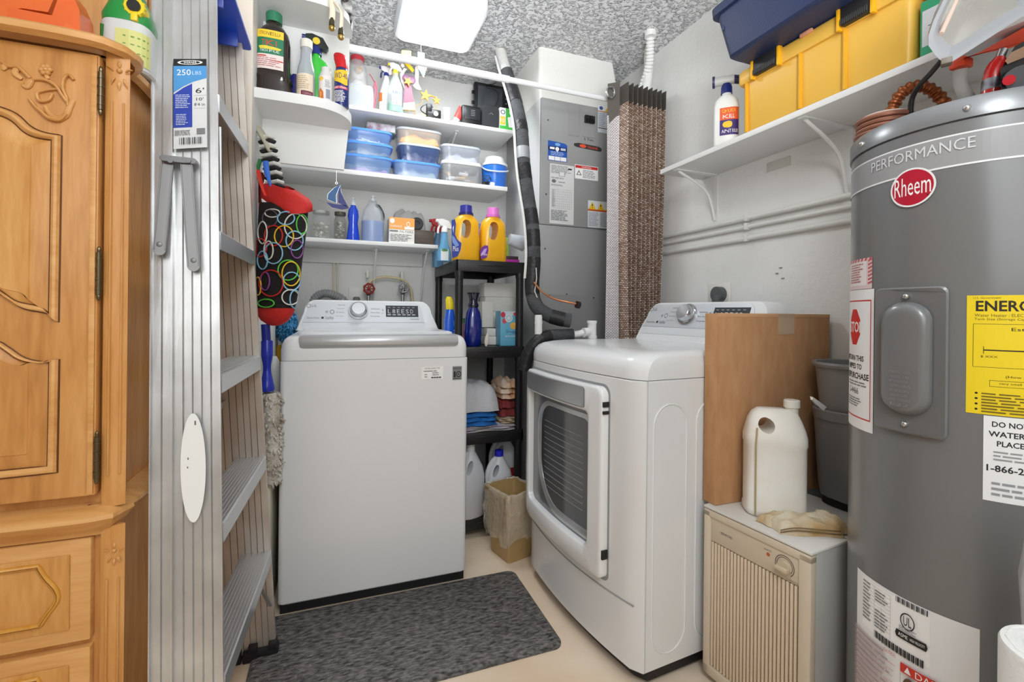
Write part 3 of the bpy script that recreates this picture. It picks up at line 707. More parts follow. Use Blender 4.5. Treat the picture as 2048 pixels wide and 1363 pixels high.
bend('window_bezel', polyloft(B(), lay((gi1, .001), (gi1, .004), (gi0, .0065), (gi0, .002)), cap=(False, False)), M((190, 193, 196), .22, .5))
bend('window', polyloft(B(), lay((gi0, .001), (gi0, .0045))), M((66, 69, 72), .06, coat=1))
bm = B()
for k in range(12):
    z = .43+.022*k
    tube(bm, dmap([(.17+.03*j, z) for j in range(10)], .0047), .0008, 4)
mk('rack_lines', bm, M((150, 153, 156), .3), T)
for z, h in ((.80, .016), (.775, .010), (.34, .028)):
    bm = B(); box(bm, .553, .561, fb(.556)-.022, fb(.556)-.001, z-h/2, z+h/2, .001); mkl('hinge', bm, M((30, 30, 32), .5), T)
# curved crease across the lower front
cre = [m_ @ Vector((x, fb(x)-.0005, .238+.0*x-.012*math.sin(pi*x/.685)-.03*max(0, (x-.5)/.18)**2*0)) for x in [.004+.03*k for k in range(23)]]
mk('front_crease', tube(B(), cre, .0022, 6), M((150, 152, 154), .4), T)
# embossed side panels (near side, local x=.685)
bm = B()
for (y0, y1) in ((.045, .172), (.212, .34), (.38, .508), (.545, .66)):
    l = [(y, z) for y, z in rrect(y0, y1, .085, .815, .0635 if y0 < .5 else .055, 8)]
    tube(bm, [(.6852, y, z) for y, z in l], .0028, 6, closed=True)
mkl('side_emboss', bm, enam, T)
bm = B(); box(bm, .6835, .6862, .020, .022, .05, .885); mkl('side_seam', bm, M((190, 192, 194), .4), T)
# ================================================================== BLACK SHELF UNIT
blk = M((30, 30, 32), .38, bump=(200, .15), name='black_plastic')
T = thing('plastic_shelf_unit', 'black plastic shelf unit standing between the washer and dryer', 'shelf unit', (.698, 2.41, 0))
X0, X1, Y0, Y1 = .523, .873, 2.145, 2.655
for z in (1.327, .912, .50, .09):
    bm = B(); box(bm, X0+.004, X1-.004, Y0+.004, Y1-.004, z-.05, z-.006, .004); 
    bm2 = B(); box(bm2, X0, X1, Y0, Y0+.012, z-.055, z, .003); box(bm2, X0, X1, Y1-.012, Y1, z-.055, z, .003); box(bm2, X0, X0+.012, Y0, Y1, z-.055, z, .003); box(bm2, X1-.012, X1, Y0, Y1, z-.055, z, .003)
    bm.free(); bm = bm2; box(bm, X0+.01, X1-.01, Y0+.01, Y1-.01, z-.012, z-.001)
    box(bm, X0+.11, X0+.24, Y0-.004, Y0, z-.025, z-.018, .001)
    mk('shelf', bm, blk, T)
for x in (X0+.02, X1-.02):
    for y in (Y0+.02, Y1-.02):
        bm = B(); cyl(bm, (x, y, 0), (x, y, 1.29), .019, 20)
        for z in (1.27, .86, .45, .03): cyl(bm, (x, y, z-.02), (x, y, z+.004), .0215, 20)
        mk('post', bm, blk, T)
# ================================================================== ARMOIRE
w1 = wood((172, 112, 52), (200, 140, 74), (216, 160, 96), 'z', 'honey_wood'); w2 = wood((196, 136, 70), (214, 158, 94), (226, 176, 114), 'x', 'light_wood')
wd = wood((178, 116, 50), (202, 142, 72), (220, 166, 98), 'd', 'diagonal_wood'); wy = wood((190, 128, 40), (208, 148, 56), (220, 166, 80), 'z', 'yellow_wood')
FY = 1.10
def A(px, py, y=FY): return at(px, py, Y=y)
XD = A(203, 500).x; XS = -.408; XLf = XD-.62
ztop = A(203, 97).z; zc0 = A(203, 69, 1.05).z; zw1 = A(100, 1022).z; zw0 = A(100, 1062).z
T = thing('armoire', 'honey-coloured carved wooden armoire at the left edge', 'armoire', (-.75, 1.38, 0))
plan_a = [(-1.15, FY), (XD+.004, FY), (XD+.030, FY+.002), (XS-.018, FY+.030), (XS-.004, FY+.055), (XS, FY+.08), (XS, 1.66)]
def carc(z0, z1, d=0): 
    pts = [(x-d*.5, y+d) for x, y in plan_a]+[(-1.15, 1.66)]
    return prism(B(), pts, z0, z1)
bm = carc(zw1, ztop, .012); mk('upper_case', bm, w1, T)
bm = carc(.05, zw0, .004); mk('lower_case', bm, w1, T)
def sweep(prof, path_, T, name, mat):
    P = cr([(x, y, 0) for x, y in path_], 5); loops = []
    for i, p in enumerate(P):
        d = (P[min(i+1, len(P)-1)]-P[max(i-1, 0)]).normalized(); nn = Vector((d.y, -d.x, 0))
        loops.append([p+nn*o+Vector((0, 0, z)) for o, z in prof])
    return mk(name, polyloft(B(), loops), mat, T)
sp = [(-1.15, FY), (-.62, FY), (XD+.0, FY), (XS-.012, FY+.03), (XS, FY+.09), (XS, 1.4), (XS, 1.66)]
spc = [(-1.15, FY), (-.62, FY), (XD-.03, FY+.002), (XD+.0, FY+.02), (XS-.038, FY+.07), (XS-.034, FY+.13), (XS-.034, 1.4), (XS-.034, 1.66)]
sweep([(-.03, ztop-.012), (.006, ztop-.012), (.010, ztop), (.020, ztop+.006), (.024, ztop+.014), (.040, zc0-.018), (.052, zc0-.012), (.054, zc0-.002), (.046, zc0+.004), (.03, zc0+.006), (-.03, zc0+.006)], spc, T, 'cornice', w2)
mk('top_board', carc(zc0-.01, zc0+.003, .01), w1, T)
sweep([(-.03, zw0-.014), (.008, zw0-.014), (.012, zw0-.004), (.022, zw0+.002), (.030, zw0+.012), (.038, zw0+.022), (.036, zw1-.008), (.022, zw1), (.012, zw1+.004), (-.03, zw1+.006)], sp, T, 'waist_moulding', w2)
# reeded corner posts
def post(z0, z1):
    bm = B(); polyloft(bm, [[(XD+.006, FY-.006, z), (XD+.012, FY-.009, z), (XD+.030, FY-.008, z), (XD+.042, FY-.002, z), (XS-.016, FY+.026, z), (XS+.004, FY+.05, z), (XS+.006, FY+.075, z), (XS-.03, FY+.08, z), (XD+.01, FY+.04, z)] for z in (z0, z1)])
    for (x, y) in ((XD+.017, FY-.010), (XD+.034, FY-.007)):
        tube(bm, [(x, y, z0+.06), (x, y, z1-.10)], .0022, 6)
    return bm
mk('corner_post', post(zw1, ztop), w1, T); mk('corner_post', post(.05, zw0), w1, T)
def flower(c, s, T, name='carved_ornament'):
    bm = B(); c = Vector(c)
    for k, (dx, dz, l, a) in enumerate(((0, .30, .45, 1.57), (-.3, .05, .5, 2.6), (.3, .05, .5, .5), (-.22, -.35, .6, -1.95), (.22, -.35, .6, -1.2), (0, -.5, .7, -1.57))):
        p = c+Vector((dx*s, 0, dz*s)); q = p+Vector((math.cos(a), 0, math.sin(a)))*l*s*.8
        tube(bm, cr([p, (p+q)/2+Vector((0, -.002, .05*s)), q], 4), [s*.05, s*.07, s*.09, s*.10, s*.10, s*.08, s*.06, s*.04, s*.02][:9], 8, flat=.5)
    ball(bm, c+Vector((0, -.001, .1*s)), s*.14, .004, s*.14)
    return mk(name, bm, w2, T)
flower((XD+.028, FY-.009, A(245, 150).z), .032, T); flower((XD+.028, FY-.009, A(232, 1098).z), .026, T)
# doors: right door shows, left door mirrors it
def mir(l, c): return l+[(2*c-x, z) for x, z in l[::-1]]
zd0, zd1 = A(150, 990).z, A(150, 108).z
def door(xr, name='door'):
    wdt = .40; xl = xr-wdt; c = (xr+xl)/2; dx = xr-XD
    mk_ = mk(name, box(B(), xl, xr, FY-.014, FY+.01, zd0, zd1, .004), w1, T)
    bm = B(); box(bm, xr-.012, xr-.003, FY-.0175, FY-.013, zd0+.004, zd1-.004, .001); mk('bead', bm, w2, mk_)
    def curve(pp): return [(A(a, b).x+dx, A(a, b).z) for a, b in pp]
    up_t = [(c, A(0, 205).z)]+curve([(5, 218), (45, 234), (72, 258), (98, 270), (133, 276)])
    up_b = curve([(127, 644), (108, 628), (60, 618), (30, 600), (2, 586)])+[(c, A(0, 575).z)]
    lo_t = [(c, A(0, 672).z)]+curve([(2, 680), (28, 692), (62, 714), (104, 722), (128, 716)])
    lo_b = curve([(124, 940)])+[(c, A(0, 955).z)]
    for top, bot, nm in ((up_t, up_b, 'upper_panel'), (lo_t, lo_b, 'lower_panel')):
        def full(l): return l
        half = [Vector((x, 0, z)) for x, z in top]; th = cr(half, 4); bh = cr([Vector((x, 0, z)) for x, z in bot], 4)
        R_ = th+bh; Lm = [Vector((2*c-p.x, 0, p.z)) for p in R_[::-1]]
        lp = R_+Lm[1:-1]; cz = sum(p.z for p in lp)/len(lp)
        hw = max(abs(p.x-c) for p in lp); hh = max(abs(p.z-cz) for p in lp)
        def sc(d, y): return [(c+(p.x-c)*(1-d/hw), y, cz+(p.z-cz)*(1-d/hh)) for p in lp]
        bm = B(); polyloft(bm, [sc(0, FY-.0135), sc(.002, FY-.0165), sc(.004, FY-.0205), sc(.008, FY-.0215), sc(.012, FY-.0195), sc(.015, FY-.0145)], cap=(False, False)); mk('moulding', bm, w2, mk_)
        bm = B(); tube(bm, [Vector(p) for p in sc(.0005, FY-.0145)], .0016, 5, closed=True); tube(bm, [Vector(p) for p in sc(.0145, FY-.0150)], .0014, 5, closed=True); mk('dark_groove_line', bm, M((96, 54, 22), .6), mk_)  # dark brown lines along both edges of the panel moulding
        bm = B(); polyloft(bm, [sc(.014, FY-.0135), sc(.034, FY-.0195), sc(.040, FY-.0200), sc(.041, FY-.0215), sc(.045, FY-.0215)]); mk(nm, bm, wd if nm[0] == 'u' else w1, mk_)
    return mk_
d1 = door(XD); d2 = door(XD-.404)
# carved spray on the visible door
def leafy(pts, r0, r1, T_, bm):
    P = cr([A(a, b, FY-.016) for a, b in pts], 5); n = len(P)
    tube(bm, P, [r0+(r1-r0)*k/(n-1)+.0018*math.sin(pi*k/(n-1)) for k in range(n)], 8, flat=.55)
bm = B()
for pts, a, b in (([(2, 122), (18, 133), (36, 134), (52, 148), (62, 158)], .002, .004), ([(45, 168), (62, 160), (90, 160), (112, 172), (126, 192), (135, 205)], .0015, .0035),
                  ([(148, 160), (138, 150), (128, 160), (127, 178), (134, 196), (136, 212)], .003, .0025), ([(120, 178), (96, 180), (76, 186), (80, 202), (98, 200), (106, 188)], .002, .003),
                  ([(58, 196), (70, 212), (84, 224), (98, 236), (120, 240), (134, 228)], .0025, .0045), ([(146, 200), (138, 216), (130, 232), (112, 236), (98, 226), (90, 212)], .003, .002),
                  ([(12, 128), (6, 140)], .003, .001), ([(36, 134), (30, 146), (44, 158)], .003, .002), ([(62, 158), (54, 172), (42, 168)], .004, .001), ([(96, 158), (90, 145)], .002, .001), ([(70, 212), (62, 200)], .003, .001)):
    leafy(pts, a*1.35, b*1.35, T, bm)
for k in range(6):
    q = A(91+8*math.cos(k*pi/3), 139+7*math.sin(k*pi/3), FY-.017); ball(bm, q, .0048, .004, .0048, seg=8)
ball(bm, A(91, 139, FY-.018), .004, seg=8)
mk('carved_spray', bm, w2, d1)
# hinges
hm = M((104, 92, 70), .35, .9)
for y0, y1 in ((138, 226), (498, 596), (866, 962)):
    a = A(203-.012*y0/12, y0, FY-.018); b = A(203-.012*y1/12, y1, FY-.018); x = XD+.003
    bm = B(); cyl(bm, (x, FY-.018, b.z+.006), (x, FY-.018, a.z-.006), .0042, 12)
    for k in range(4): z = b.z+.008+(a.z-b.z-.016)*(k+.5)/4; tube(bm, [(x, FY-.018, z-.0015), (x, FY-.018, z+.0015)], .0052, 12)
    ball(bm, (x, FY-.018, a.z-.002), .0035, .0035, .007, seg=8); ball(bm, (x, FY-.018, b.z+.002), .0035, .0035, .007, seg=8)
    mk('hinge', bm, hm, T)
# drawers
for z1, z0 in ((A(100, 1080).z, A(100, 1286).z), (A(100, 1300).z, A(100, 1506).z)):
    xl, xr = XD-.806, XD-.006
    z0 = max(z0, .06)
    dr = mk('drawer', box(B(), xl, xr, FY-.012, FY+.01, z0, z1, .003), w2, T)
    bm = B(); box(bm, xl+.03, xr-.03, FY-.0155, FY-.012, z0+.026, z1-.026, .002); mk('drawer_panel', bm, wd, dr)
    c = (xl+xr)/2; e = xr-.055
    pts = [(e-.012, z1-.045), (e-.001, z1-.06), (e, (z0+z1)/2+.02), (e+.008, (z0+z1)/2+.0), (e-.002, (z0+z1)/2-.035), (e-.018, z0+.05)]
    P = [Vector((e-.018, FY-.0155, z1-.038))]+cr([Vector((x, FY-.0155, z)) for x, z in ((e-.018, z1-.042), (e-.008, z1-.062), (e+.006, z1-.085), (e+.008, z0+.085), (e-.006, z0+.062), (e-.016, z0+.044))], 5)
    P += [Vector((2*c-p.x, p.y, p.z)) for p in P[::-1]]
    mk('drawer_moulding', tube(B(), P, .0058, 10, closed=True, flat=.8), wy, dr)
    mk('dark_groove_line', tube(B(), P, .0070, 8, closed=True, flat=.12), M((120, 70, 28), .6), dr)  # dark brown line around the drawer moulding
    for sx in (.2, .6):
        q = Vector((xl+sx, FY-.02, (z0+z1)/2)); bm = B(); tube(bm, cr([q+Vector((-.04, 0, 0)), q+Vector((-.03, -.02, -.012)), q+Vector((.03, -.02, -.012)), q+Vector((.04, 0, 0))], 5), .004, 8); mk('drawer_pull', bm, hm, dr)
bm = B()
for x in (-1.1, XD-.02):
    for y in (FY+.05, 1.6): box(bm, x-.04, x+.03, y-.035, y+.035, 0, .055, .006)
mk('foot', bm, w1, T)
# framed wooden panels standing on the armoire
T = thing('wooden_hutch', 'wood-framed cabinet standing back on top of the armoire', 'cabinet', (-.75, 1.5, zc0+.003))
mk('case', box(B(), -1.15, -.425, 1.36, 1.64, zc0+.0065, 2.3, .003), w1, T)
bm = B(); box(bm, -.49, -.43, 1.345, 1.36, zc0+.006, 2.3, .003); box(bm, -.475, -.468, 1.338, 1.346, zc0+.01, 2.3, .002); mk('stile', bm, w2, T)
bm = B(); box(bm, -.68, -.50, 1.35, 1.36, zc0+.01, 2.3, .003); mk('door', bm, wd, T)
# ================================================================== STEPLADDER
al = M((206, 206, 206), .34, .7, bump=(40, .08, (1, 1, .1)), var=((178, 177, 176), 7), name='aluminium'); al2 = M((200, 203, 206), .3, .8, name='bright_aluminium'); ald = M((204, 196, 186), .4, .65, var=((182, 170, 158), 6), name='inner_aluminium')
T = thing('stepladder', 'folded aluminium stepladder with blue top leaning beside the armoire', 'ladder', (-.28, 1.3, 0))
def NP(z): t = z/1.83; return Vector((-.195-.078*t, 1.05+.225*t, z))
def FP(z): t = z/1.83; return Vector((-.168-.100*t, 1.625-.065*t, z))
def section(w, fl, t, ribs, out):
    """C channel: a across from right edge to left, d outward"""
    c = [(0, -fl), (0, 0)]
    for r in range(ribs):
        a0 = w*(r+1)/(ribs+1); h = .0016
        c += [(-a0+h, 0), (-a0, -.0030), (-a0-h, 0)]
    c += [(-w, 0), (-w, -fl)]
    o = []
    n = len(c)
    for i in range(n):
        a = Vector(c[max(i-1, 0)]); b = Vector(c[min(i+1, n-1)]); d = (b-a).normalized(); o.append((c[i][0]+d.y*t, c[i][1]-d.x*t))
    pts = c+o[::-1]
    return [(a, d*(-1 if out > 0 else 1)*-1 if False else (d if out < 0 else -d)) for a, d in pts]
def rail(fn, z0, z1, w, fl, ribs, out, off, mat, name):
    sec = section(w, fl, .0022, ribs, out); loops = []
    for z in (z0, (z0+z1)/2, z1):
        p = fn(z); loops.append([(p.x+off+a, p.y+d, z) for a, d in sec])
    t = polyloft(B(), loops); return mk(name, t, mat, T)
rail(NP, .02, 1.86, .084, .010, 4, -1, 0, al, 'front_rail'); rail(FP, .02, 1.86, .084, .010, 4, 1, 0, ald, 'front_rail')
rail(NP, .02, 1.84, .034, .008, 1, -1, -.088, al, 'rear_rail'); rail(FP, .02, 1.84, .034, .008, 1, 1, -.088, ald, 'rear_rail')
for z in (.335, .632, .94, 1.255, 1.575):
    n_, f_ = NP(z), FP(z); bm = B()
    prof = [(.004, -.042), (.004, -.003), (.001, 0), (-.078, 0), (-.078, -.012), (-.075, -.012), (-.075, -.003), (.0, -.004), (.0, -.042)]
    polyloft(bm, [[(p.x+a, p.y+e, z+b) for a, b in prof] for p, e in ((n_, .001), (f_, -.001))])
    for k in range(9):
        a = -.006-.0082*k; polyloft(bm, [[(p.x+a+da, p.y+e, z+db) for da, db in ((-.0014, 0), (-.001, .0014), (.001, .0014), (.0014, 0))] for p, e in ((n_, .002), (f_, -.002))])
    mk('step', bm, al2, T)
for z in (.44, .8, 1.2, 1.6):
    n_, f_ = NP(z), FP(z); bm = B()
    polyloft(bm, [[(p.x-.105+a, p.y+e, z+b) for a, b in ((-.010, -.009), (.010, -.009), (.010, .009), (-.010, .009))] for p, e in ((n_, .002), (f_, -.002))]); mk('rear_brace', bm, ald, T)
# diagonal gussets
for (P_, s) in ((NP, 1), (FP, -1)):
    a, b = P_(.33), P_(.15); bm = B()
    tube(bm, [(a.x-.02, a.y+s*.10, .295), (b.x-.008, b.y+s*.004, .16)], .006, 8, flat=.4); mk('gusset', bm, al2, T)
    a, b = P_(1.56), P_(1.40)
# feet
for P_, s in ((NP, 1), (FP, -1)):
    p = P_(0); bm = B(); box(bm, p.x-.09, p.x+.008, p.y-.018, p.y+.018, .0, .035, .004); box(bm, p.x-.075, p.x-.05, p.y-.022, p.y+.01, .03, .052, .003); box(bm, p.x-.02, p.x+.004, p.y-.022, p.y+.01, .03, .05, .003)
    mk('rubber_foot', bm, M((26, 26, 28), .6), T)
    bm = B(); box(bm, p.x-.122, p.x-.094, p.y-.015, p.y+.015, 0, .05, .003); mk('rubber_foot', bm, M((26, 26, 28), .6), T)
# top cap
n_, f_ = NP(1.86), FP(1.86); cap = M((28, 74, 196), .35, name='blue_plastic')
def capl(z, i, e=0): return [(x, y, z) for x, y in rrect(-.405+i, -.262-i+e, n_.y-.03+i, f_.y+.035-i, .012)]
bm = B(); polyloft(bm, [capl(1.858, 0, .014), capl(1.866, 0, .014), capl(1.915, .004, .002), capl(1.925, .012), capl(1.915, .03), capl(1.885, .034)]); tc = mk('top_cap', bm, cap, T)
for y in (n_.y+.05, f_.y-.05): mk('cap_rib', box(B(), -.33, -.27, y-.004, y+.004, 1.82, 1.89, .002), M((20, 54, 150), .4), T)
p = Vector((-.30, f_.y-.06, 1.868)); bm = B(); tube(bm, [p+Vector((.02*math.cos(a), .026*math.sin(a), 0)) for a in [2*pi*k/20 for k in range(20)]], .005, 8, closed=True); mk('tool_hole_rim', bm, cap, T)
# spreaders
gm = M((128, 129, 131), .5, .5)
yn = lambda z: NP(z).y-.016
p = at(322, 312, Y=yn(1.38)); q = at(396, 331, Y=yn(1.38))
bm = B(); prism(bm, rrect(p.x, q.x, q.z, p.z, .006), yn(1.38)+.008, yn(1.38)-.012, 'xz', bev=.002)
for px in (341, 377): c = at(px, 321, Y=yn(1.38)-.012); cyl(bm, c, c+Vector((0, -.003, 0)), .0055, 12)
mk('spreader_bracket', bm, gm, T)
for (a, b, c, d) in ((336, 330, 320, 500), (374, 330, 388, 532)):
    p = at(a, b, Y=yn(1.38)-.002); q = at(c, d, Y=yn(1.2)-.002); bm = B()
    d_ = (q-p).normalized(); nx = Vector((d_.z, 0, -d_.x)); P = [p+nx*.0115, p-nx*.0115]+[q+nx*(-.0115*math.cos(t))+d_*(.0115*math.sin(t)) for t in [pi*k/8 for k in range(9)]]
    polyloft(bm, [P, [v+Vector((0, -.005, 0)) for v in P]]); ii = [p+(v-p)*1 for v in P]
    for s_ in (1, -1): tube(bm, [p+nx*.0100*s_+Vector((0, -.005, 0)), q+nx*.0100*s_+Vector((0, -.005, 0))], .0016, 6)
    ball(bm, q+Vector((0, -.003, .012)), .006, .004, .006, seg=10)
    mk('spreader_arm', bm, M((150, 151, 152), .5, .5), T)
bm = B(); b = NP(1.5)
tube(bm, [(b.x+.001, b.y+.012, 1.50), (b.x+.003, b.y+.026, 1.26)], .004, 8, flat=.4); mk('spreader_arm', bm, al2, T)
# stickers on the near rail
def railmap(px0, py0, px1, py1, e=.0112):
    za = at(px0, py0, Y=1.22).z; zb = at(px1, py1, Y=1.18).z
    ya, yb = NP(za).y-e, NP(zb).y-e
    a = at(px0, py0, Y=ya); b = at(px0, py1, Y=yb); c = at(px1, py0, Y=ya)
    return lambda u, v, l: a+(c-a)*u+(b-a)*v+Vector((0, -.0005*l, 0))
decal('sticker', T, railmap(347, 118, 413, 298), [('r', 0, 0, 1, 1, (214, 215, 216)), ('r', 0, 0, 1, .08, BK), ('g', .5, .04, .38, .025, .2, W), ('t', 'WERNER', .3, .025, .7, .055, W),
      ('p', [(0, .08), (1, .08), (1, .22), (.6, .26), (.3, .31), (0, .38)], (74, 146, 206)), ('p', [(0, .40), (.3, .325), (.56, .28), (.56, .77), (0, .77)], (36, 62, 166)),
      ('t', '250', .1, .12, .52, .185, W), ('t', 'LBS', .56, .14, .84, .18, (190, 214, 236)), ('t', "6'", .66, .33, .92, .39, BK), ('t', "10'", .68, .44, .9, .475, BK), ('t', "8'4 in", .62, .5, .94, .535, (60, 60, 60)), ('r', .6, .415, .98, .417, GY), ('r', .6, .56, .98, .562, GY)]
      + fine(.06, .40, .5, .56, 8, (190, 200, 230), 3)+fine(.08, .62, .45, .75, 7, (190, 200, 230), 5)+fine(.04, .8, .6, .86, 4, GY, 5)+[('r', .18+.055*i, .885, .18+.055*i+.012+.02*((i*7) % 3)/2, .96, BK) for i in range(13)]+[('r', .7, .79, .95, .85, (120, 120, 122))])
ov = [(.5+.5*math.sin(t)*(1 if t < pi else 1), .5-.5*math.cos(t)) for t in [2*pi*k/40 for k in range(40)]]
decal('paint_patch', T, railmap(361, 826, 411, 1046), [('p', ov, (232, 232, 230)), ('r', .55, .07, .62, .11, (110, 110, 110)), ('e', .3, .42, .03, .012, (120, 120, 120)), ('e', .28, .5, .03, .01, (120, 120, 120))])
# ================================================================== FLOOR MAT
bm = B(); mp = rrect(-.235, .70, 1.345, 1.815, .035, 6)
polyloft(bm, [[(x, y, .0) for x, y in mp], [(x, y, .006) for x, y in mp], [(x, y, .014) for x, y in rrect(-.222, .687, 1.358, 1.802, .03, 6)]])
single('floor_mat', bm, M((132, 129, 126), .55, bump=(150, .9, (.6, 1, 1)), var=((44, 43, 42), 85, (.5, 1.3, 1), 6), name='grey_marbled_rubber'), 'dark grey marbled rubber mat on the floor in front of the washer', 'mat')
# ================================================================== WATER HEATER
HC, HR = Vector((1.271, .583, 0)), .214
def hc(px, py):
    o = Vector((0, 0, CZ)); d = at(px, py, D=1)-o
    a = d.x**2+d.y**2; b = 2*((o.x-HC.x)*d.x+(o.y-HC.y)*d.y); c = (o.x-HC.x)**2+(o.y-HC.y)**2-HR**2
    disc = max(0, b*b-4*a*c); t = (-b-math.sqrt(disc))/(2*a); p = o+d*t
    return math.atan2(p.y-HC.y, p.x-HC.x) % (2*pi), p.z
def hp(phi, z, r=0): return Vector((HC.x+(HR+r)*math.cos(phi), HC.y+(HR+r)*math.sin(phi), z))
hg = M((120, 121, 122), .3, .2, coat=.25, name='grey_heater_enamel'); hl = M((158, 160, 162), .35, .3)
T = thing('water_heater', 'tall grey cylindrical water heater with red oval badge at the right', 'water heater', (HC.x, HC.y, 0))
def ring(z, r): return (z, r, r, 2, HC.x, HC.y)
mk('tank_jacket', loft(B(), [ring(.04, HR-.004), ring(.045, HR), ring(1.44, HR), ring(1.443, HR-.003)], 96), hg, T)
mk('top_rim', loft(B(), [ring(1.443, HR-.002), ring(1.443, HR+.0035), ring(1.476, HR+.0035), ring(1.481, HR), ring(1.480, HR-.012), ring(1.466, HR-.016), ring(1.464, .05)], 96), M((136, 138, 140), .28, .4), T)
mk('base_ring', loft(B(), [ring(0, HR-.01), ring(.045, HR-.008)], 64), M((60, 60, 62), .5), T)
def cmap(px0, py0, px1, py1, zs=None, e=.0007):
    f0, z0 = hc(px0, py0); f1, z1 = hc(px1, py0 if zs else py1); 
    if zs: z0, z1 = zs
    return lambda u, v, l: hp(f0+(f1-f0)*u, z0+(z1-z0)*v, e+.0003*l)
zA, zB = 1.418, 1.358
pl_, pr_ = hc(1706, 600)[0], hc(2048, 600)[0]
allmap = lambda u, v, l: hp(pl_-.4+(pr_+1.0-pl_+.4)*u, zA+(zB-zA)*v, .0006+.0003*l)
decal('silver_band', T, allmap, [('r', 0, 0, 1, 1, (150, 151, 152)), ('r', 0, 0, 1, .05, (224, 226, 228)), ('r', 0, .94, 1, 1, (226, 228, 230))], nu=60, rough=.3)
decal('band_lettering', T, cmap(1745, 340, 1951, 290, zs=(1.408, 1.387), e=.0022), [('t', 'PERFORMANCE', 0, 0, 1, 1, (206, 208, 210))], rough=.2)
f0, z0 = hc(1825, 375); f1, _ = hc(1780, 375); du = abs(f1-f0)
lm_ = lambda u, v, l: hp(f0-du*.9+1.8*du*u, z0+.038-.076*v, .003+.0003*l)
decal('badge', T, lm_, [('e', .5, .5, .5, .5, (232, 232, 232)), ('e', .5, .5, .455, .455, (178, 28, 52)), ('t', 'Rheem', .10, .22, .90, .70, W), ('e', .84, .76, .03, .03, (120, 16, 34))], nu=12, rough=.3)
# upper element cover
fa, za = hc(1758, 575); fb_, zb = hc(1900, 575); zt = hc(1830, 574)[1]; zbm = hc(1830, 868)[1]
fcx = (fa+fb_)/2; wv = abs(fb_-fa)/2*HR
def cl(hw, hh, r, off, cz=0, cx=0): return [hp(fcx+(x+cx)/HR, (zt+zbm)/2+cz+z, off) for x, z in rr2(-hw, hw, -hh, hh, r, 6, 6)]
H2 = (zt-zbm)/2
bm = B(); polyloft(bm, [cl(wv, H2, .012, .0), cl(wv, H2, .012, .008), cl(wv-.003, H2-.003, .012, .0105)]); mk('access_cover', bm, hg, T)
bm = B(); polyloft(bm, [cl(wv*.66, H2*.77, wv*.6, .0095, .004), cl(wv*.62, H2*.75, wv*.58, .018, .004), cl(wv*.55, H2*.71, wv*.5, .024, .004), cl(wv*.48, H2*.66, wv*.44, .0265, .0), cl(wv*.42, H2*.62, wv*.38, .027, .0)]); mk('cover_dome', bm, hg, T)
for z in (zt-.018, zbm+.018): mk('screw', ball(B(), hp(fcx, z, .010), .006, .006, .006, seg=12), M((190, 190, 190), .25, .9), T)
for px, py in ((1728, 291), (1935, 211)):
    f_, z_ = hc(px, py); mk('rim_screw', ball(B(), hp(f_, 1.460, .004), .006, .006, .006, seg=12), M((200, 200, 200), .25, .9), T)
embm = lambda u, v, l: hp(fcx-wv*.33/HR+wv*.66/HR*u, (zt+zbm)/2-.02-.075*v, .0275+.0002*l)
decal('embossed_print', T, embm, [('t', s, .1+.05*(i % 2), .12*i, .9-.05*(i % 3), .12*i+.08, (140, 142, 144)) for i, s in enumerate(('WARNING SHOCK', 'HAZARD. TURN', 'OFF POWER BEFORE', 'REMOVING', 'OR SERVICING', 'REPLACE COVER', 'AND SCREWS', 'E22'))])
# stickers
zz = lambda px, py: hc(px, py)[1]
wmap = lambda px, py, w_, zs: (lambda p0: (lambda u, v, l: hp(p0+w_/HR*u, zs[0]+(zs[1]-zs[0])*v, .0007+.0003*l)))(hc(px, py)[0])
decal('energy_label', T, wmap(1934, 592, .165, (zz(1990, 590), zz(1990, 830))), [('r', 0, 0, 1, 1, (236, 208, 24)), ('t', '*ENERGYGUIDE', .07, .045, .98, .135, (34, 24, 10)),
      ('t', 'U.S. Government', .05, .012, .26, .03, (120, 96, 20)), ('t', 'Federal law', .62, .012, .9, .03, (120, 96, 20)), ('t', 'Water Heater : ELECTRIC', .06, .155, .52, .18, (110, 86, 16)), ('t', 'Tank Size (Storage Capacity): 50 gallons', .06, .19, .72, .215, (110, 86, 16)),
      ('r', .05, .24, 1, .243, (80, 60, 10)), ('r', .05, .24, .054, .605, (80, 60, 10)), ('r', .05, .602, 1, .605, (80, 60, 10)), ('t', 'Estimated Yearly', .34, .27, .95, .305, (60, 44, 10)), ('t', '$', .78, .34, .9, .42, (40, 26, 10)),
      ('r', .13, .455, 1, .465, (40, 26, 10)), ('r', .13, .43, .135, .49, (40, 26, 10)), ('t', '$ XXX', .11, .505, .24, .525, (90, 70, 10)), ('t', 'Cost Range', .52, .54, .85, .56, (90, 70, 10)), ('t', 'First Hour Rating', .58, .63, .97, .66, (60, 44, 10)),
      ('t', '(How much hot water you get)', .3, .665, .96, .69, (80, 60, 10)), ('r', .18, .71, .9, .713, (80, 60, 10)), ('r', .18, .76, .9, .763, (80, 60, 10)), ('r', .18, .71, .183, .763, (80, 60, 10)), ('r', .56, .71, .563, .763, (80, 60, 10)),
      ('t', 'very small', .25, .725, .42, .745, (90, 70, 10)), ('t', 'low', .68, .725, .74, .745, (90, 70, 10)), ('t', 'Estimated', .6, .785, .95, .805, (90, 70, 10))]
      + [('e', .08, .825+.045*i, .012, .008, BK) for i in range(4)]+fine(.12, .815, 1, .99, 7, (110, 88, 14), 4, .4), nu=14)
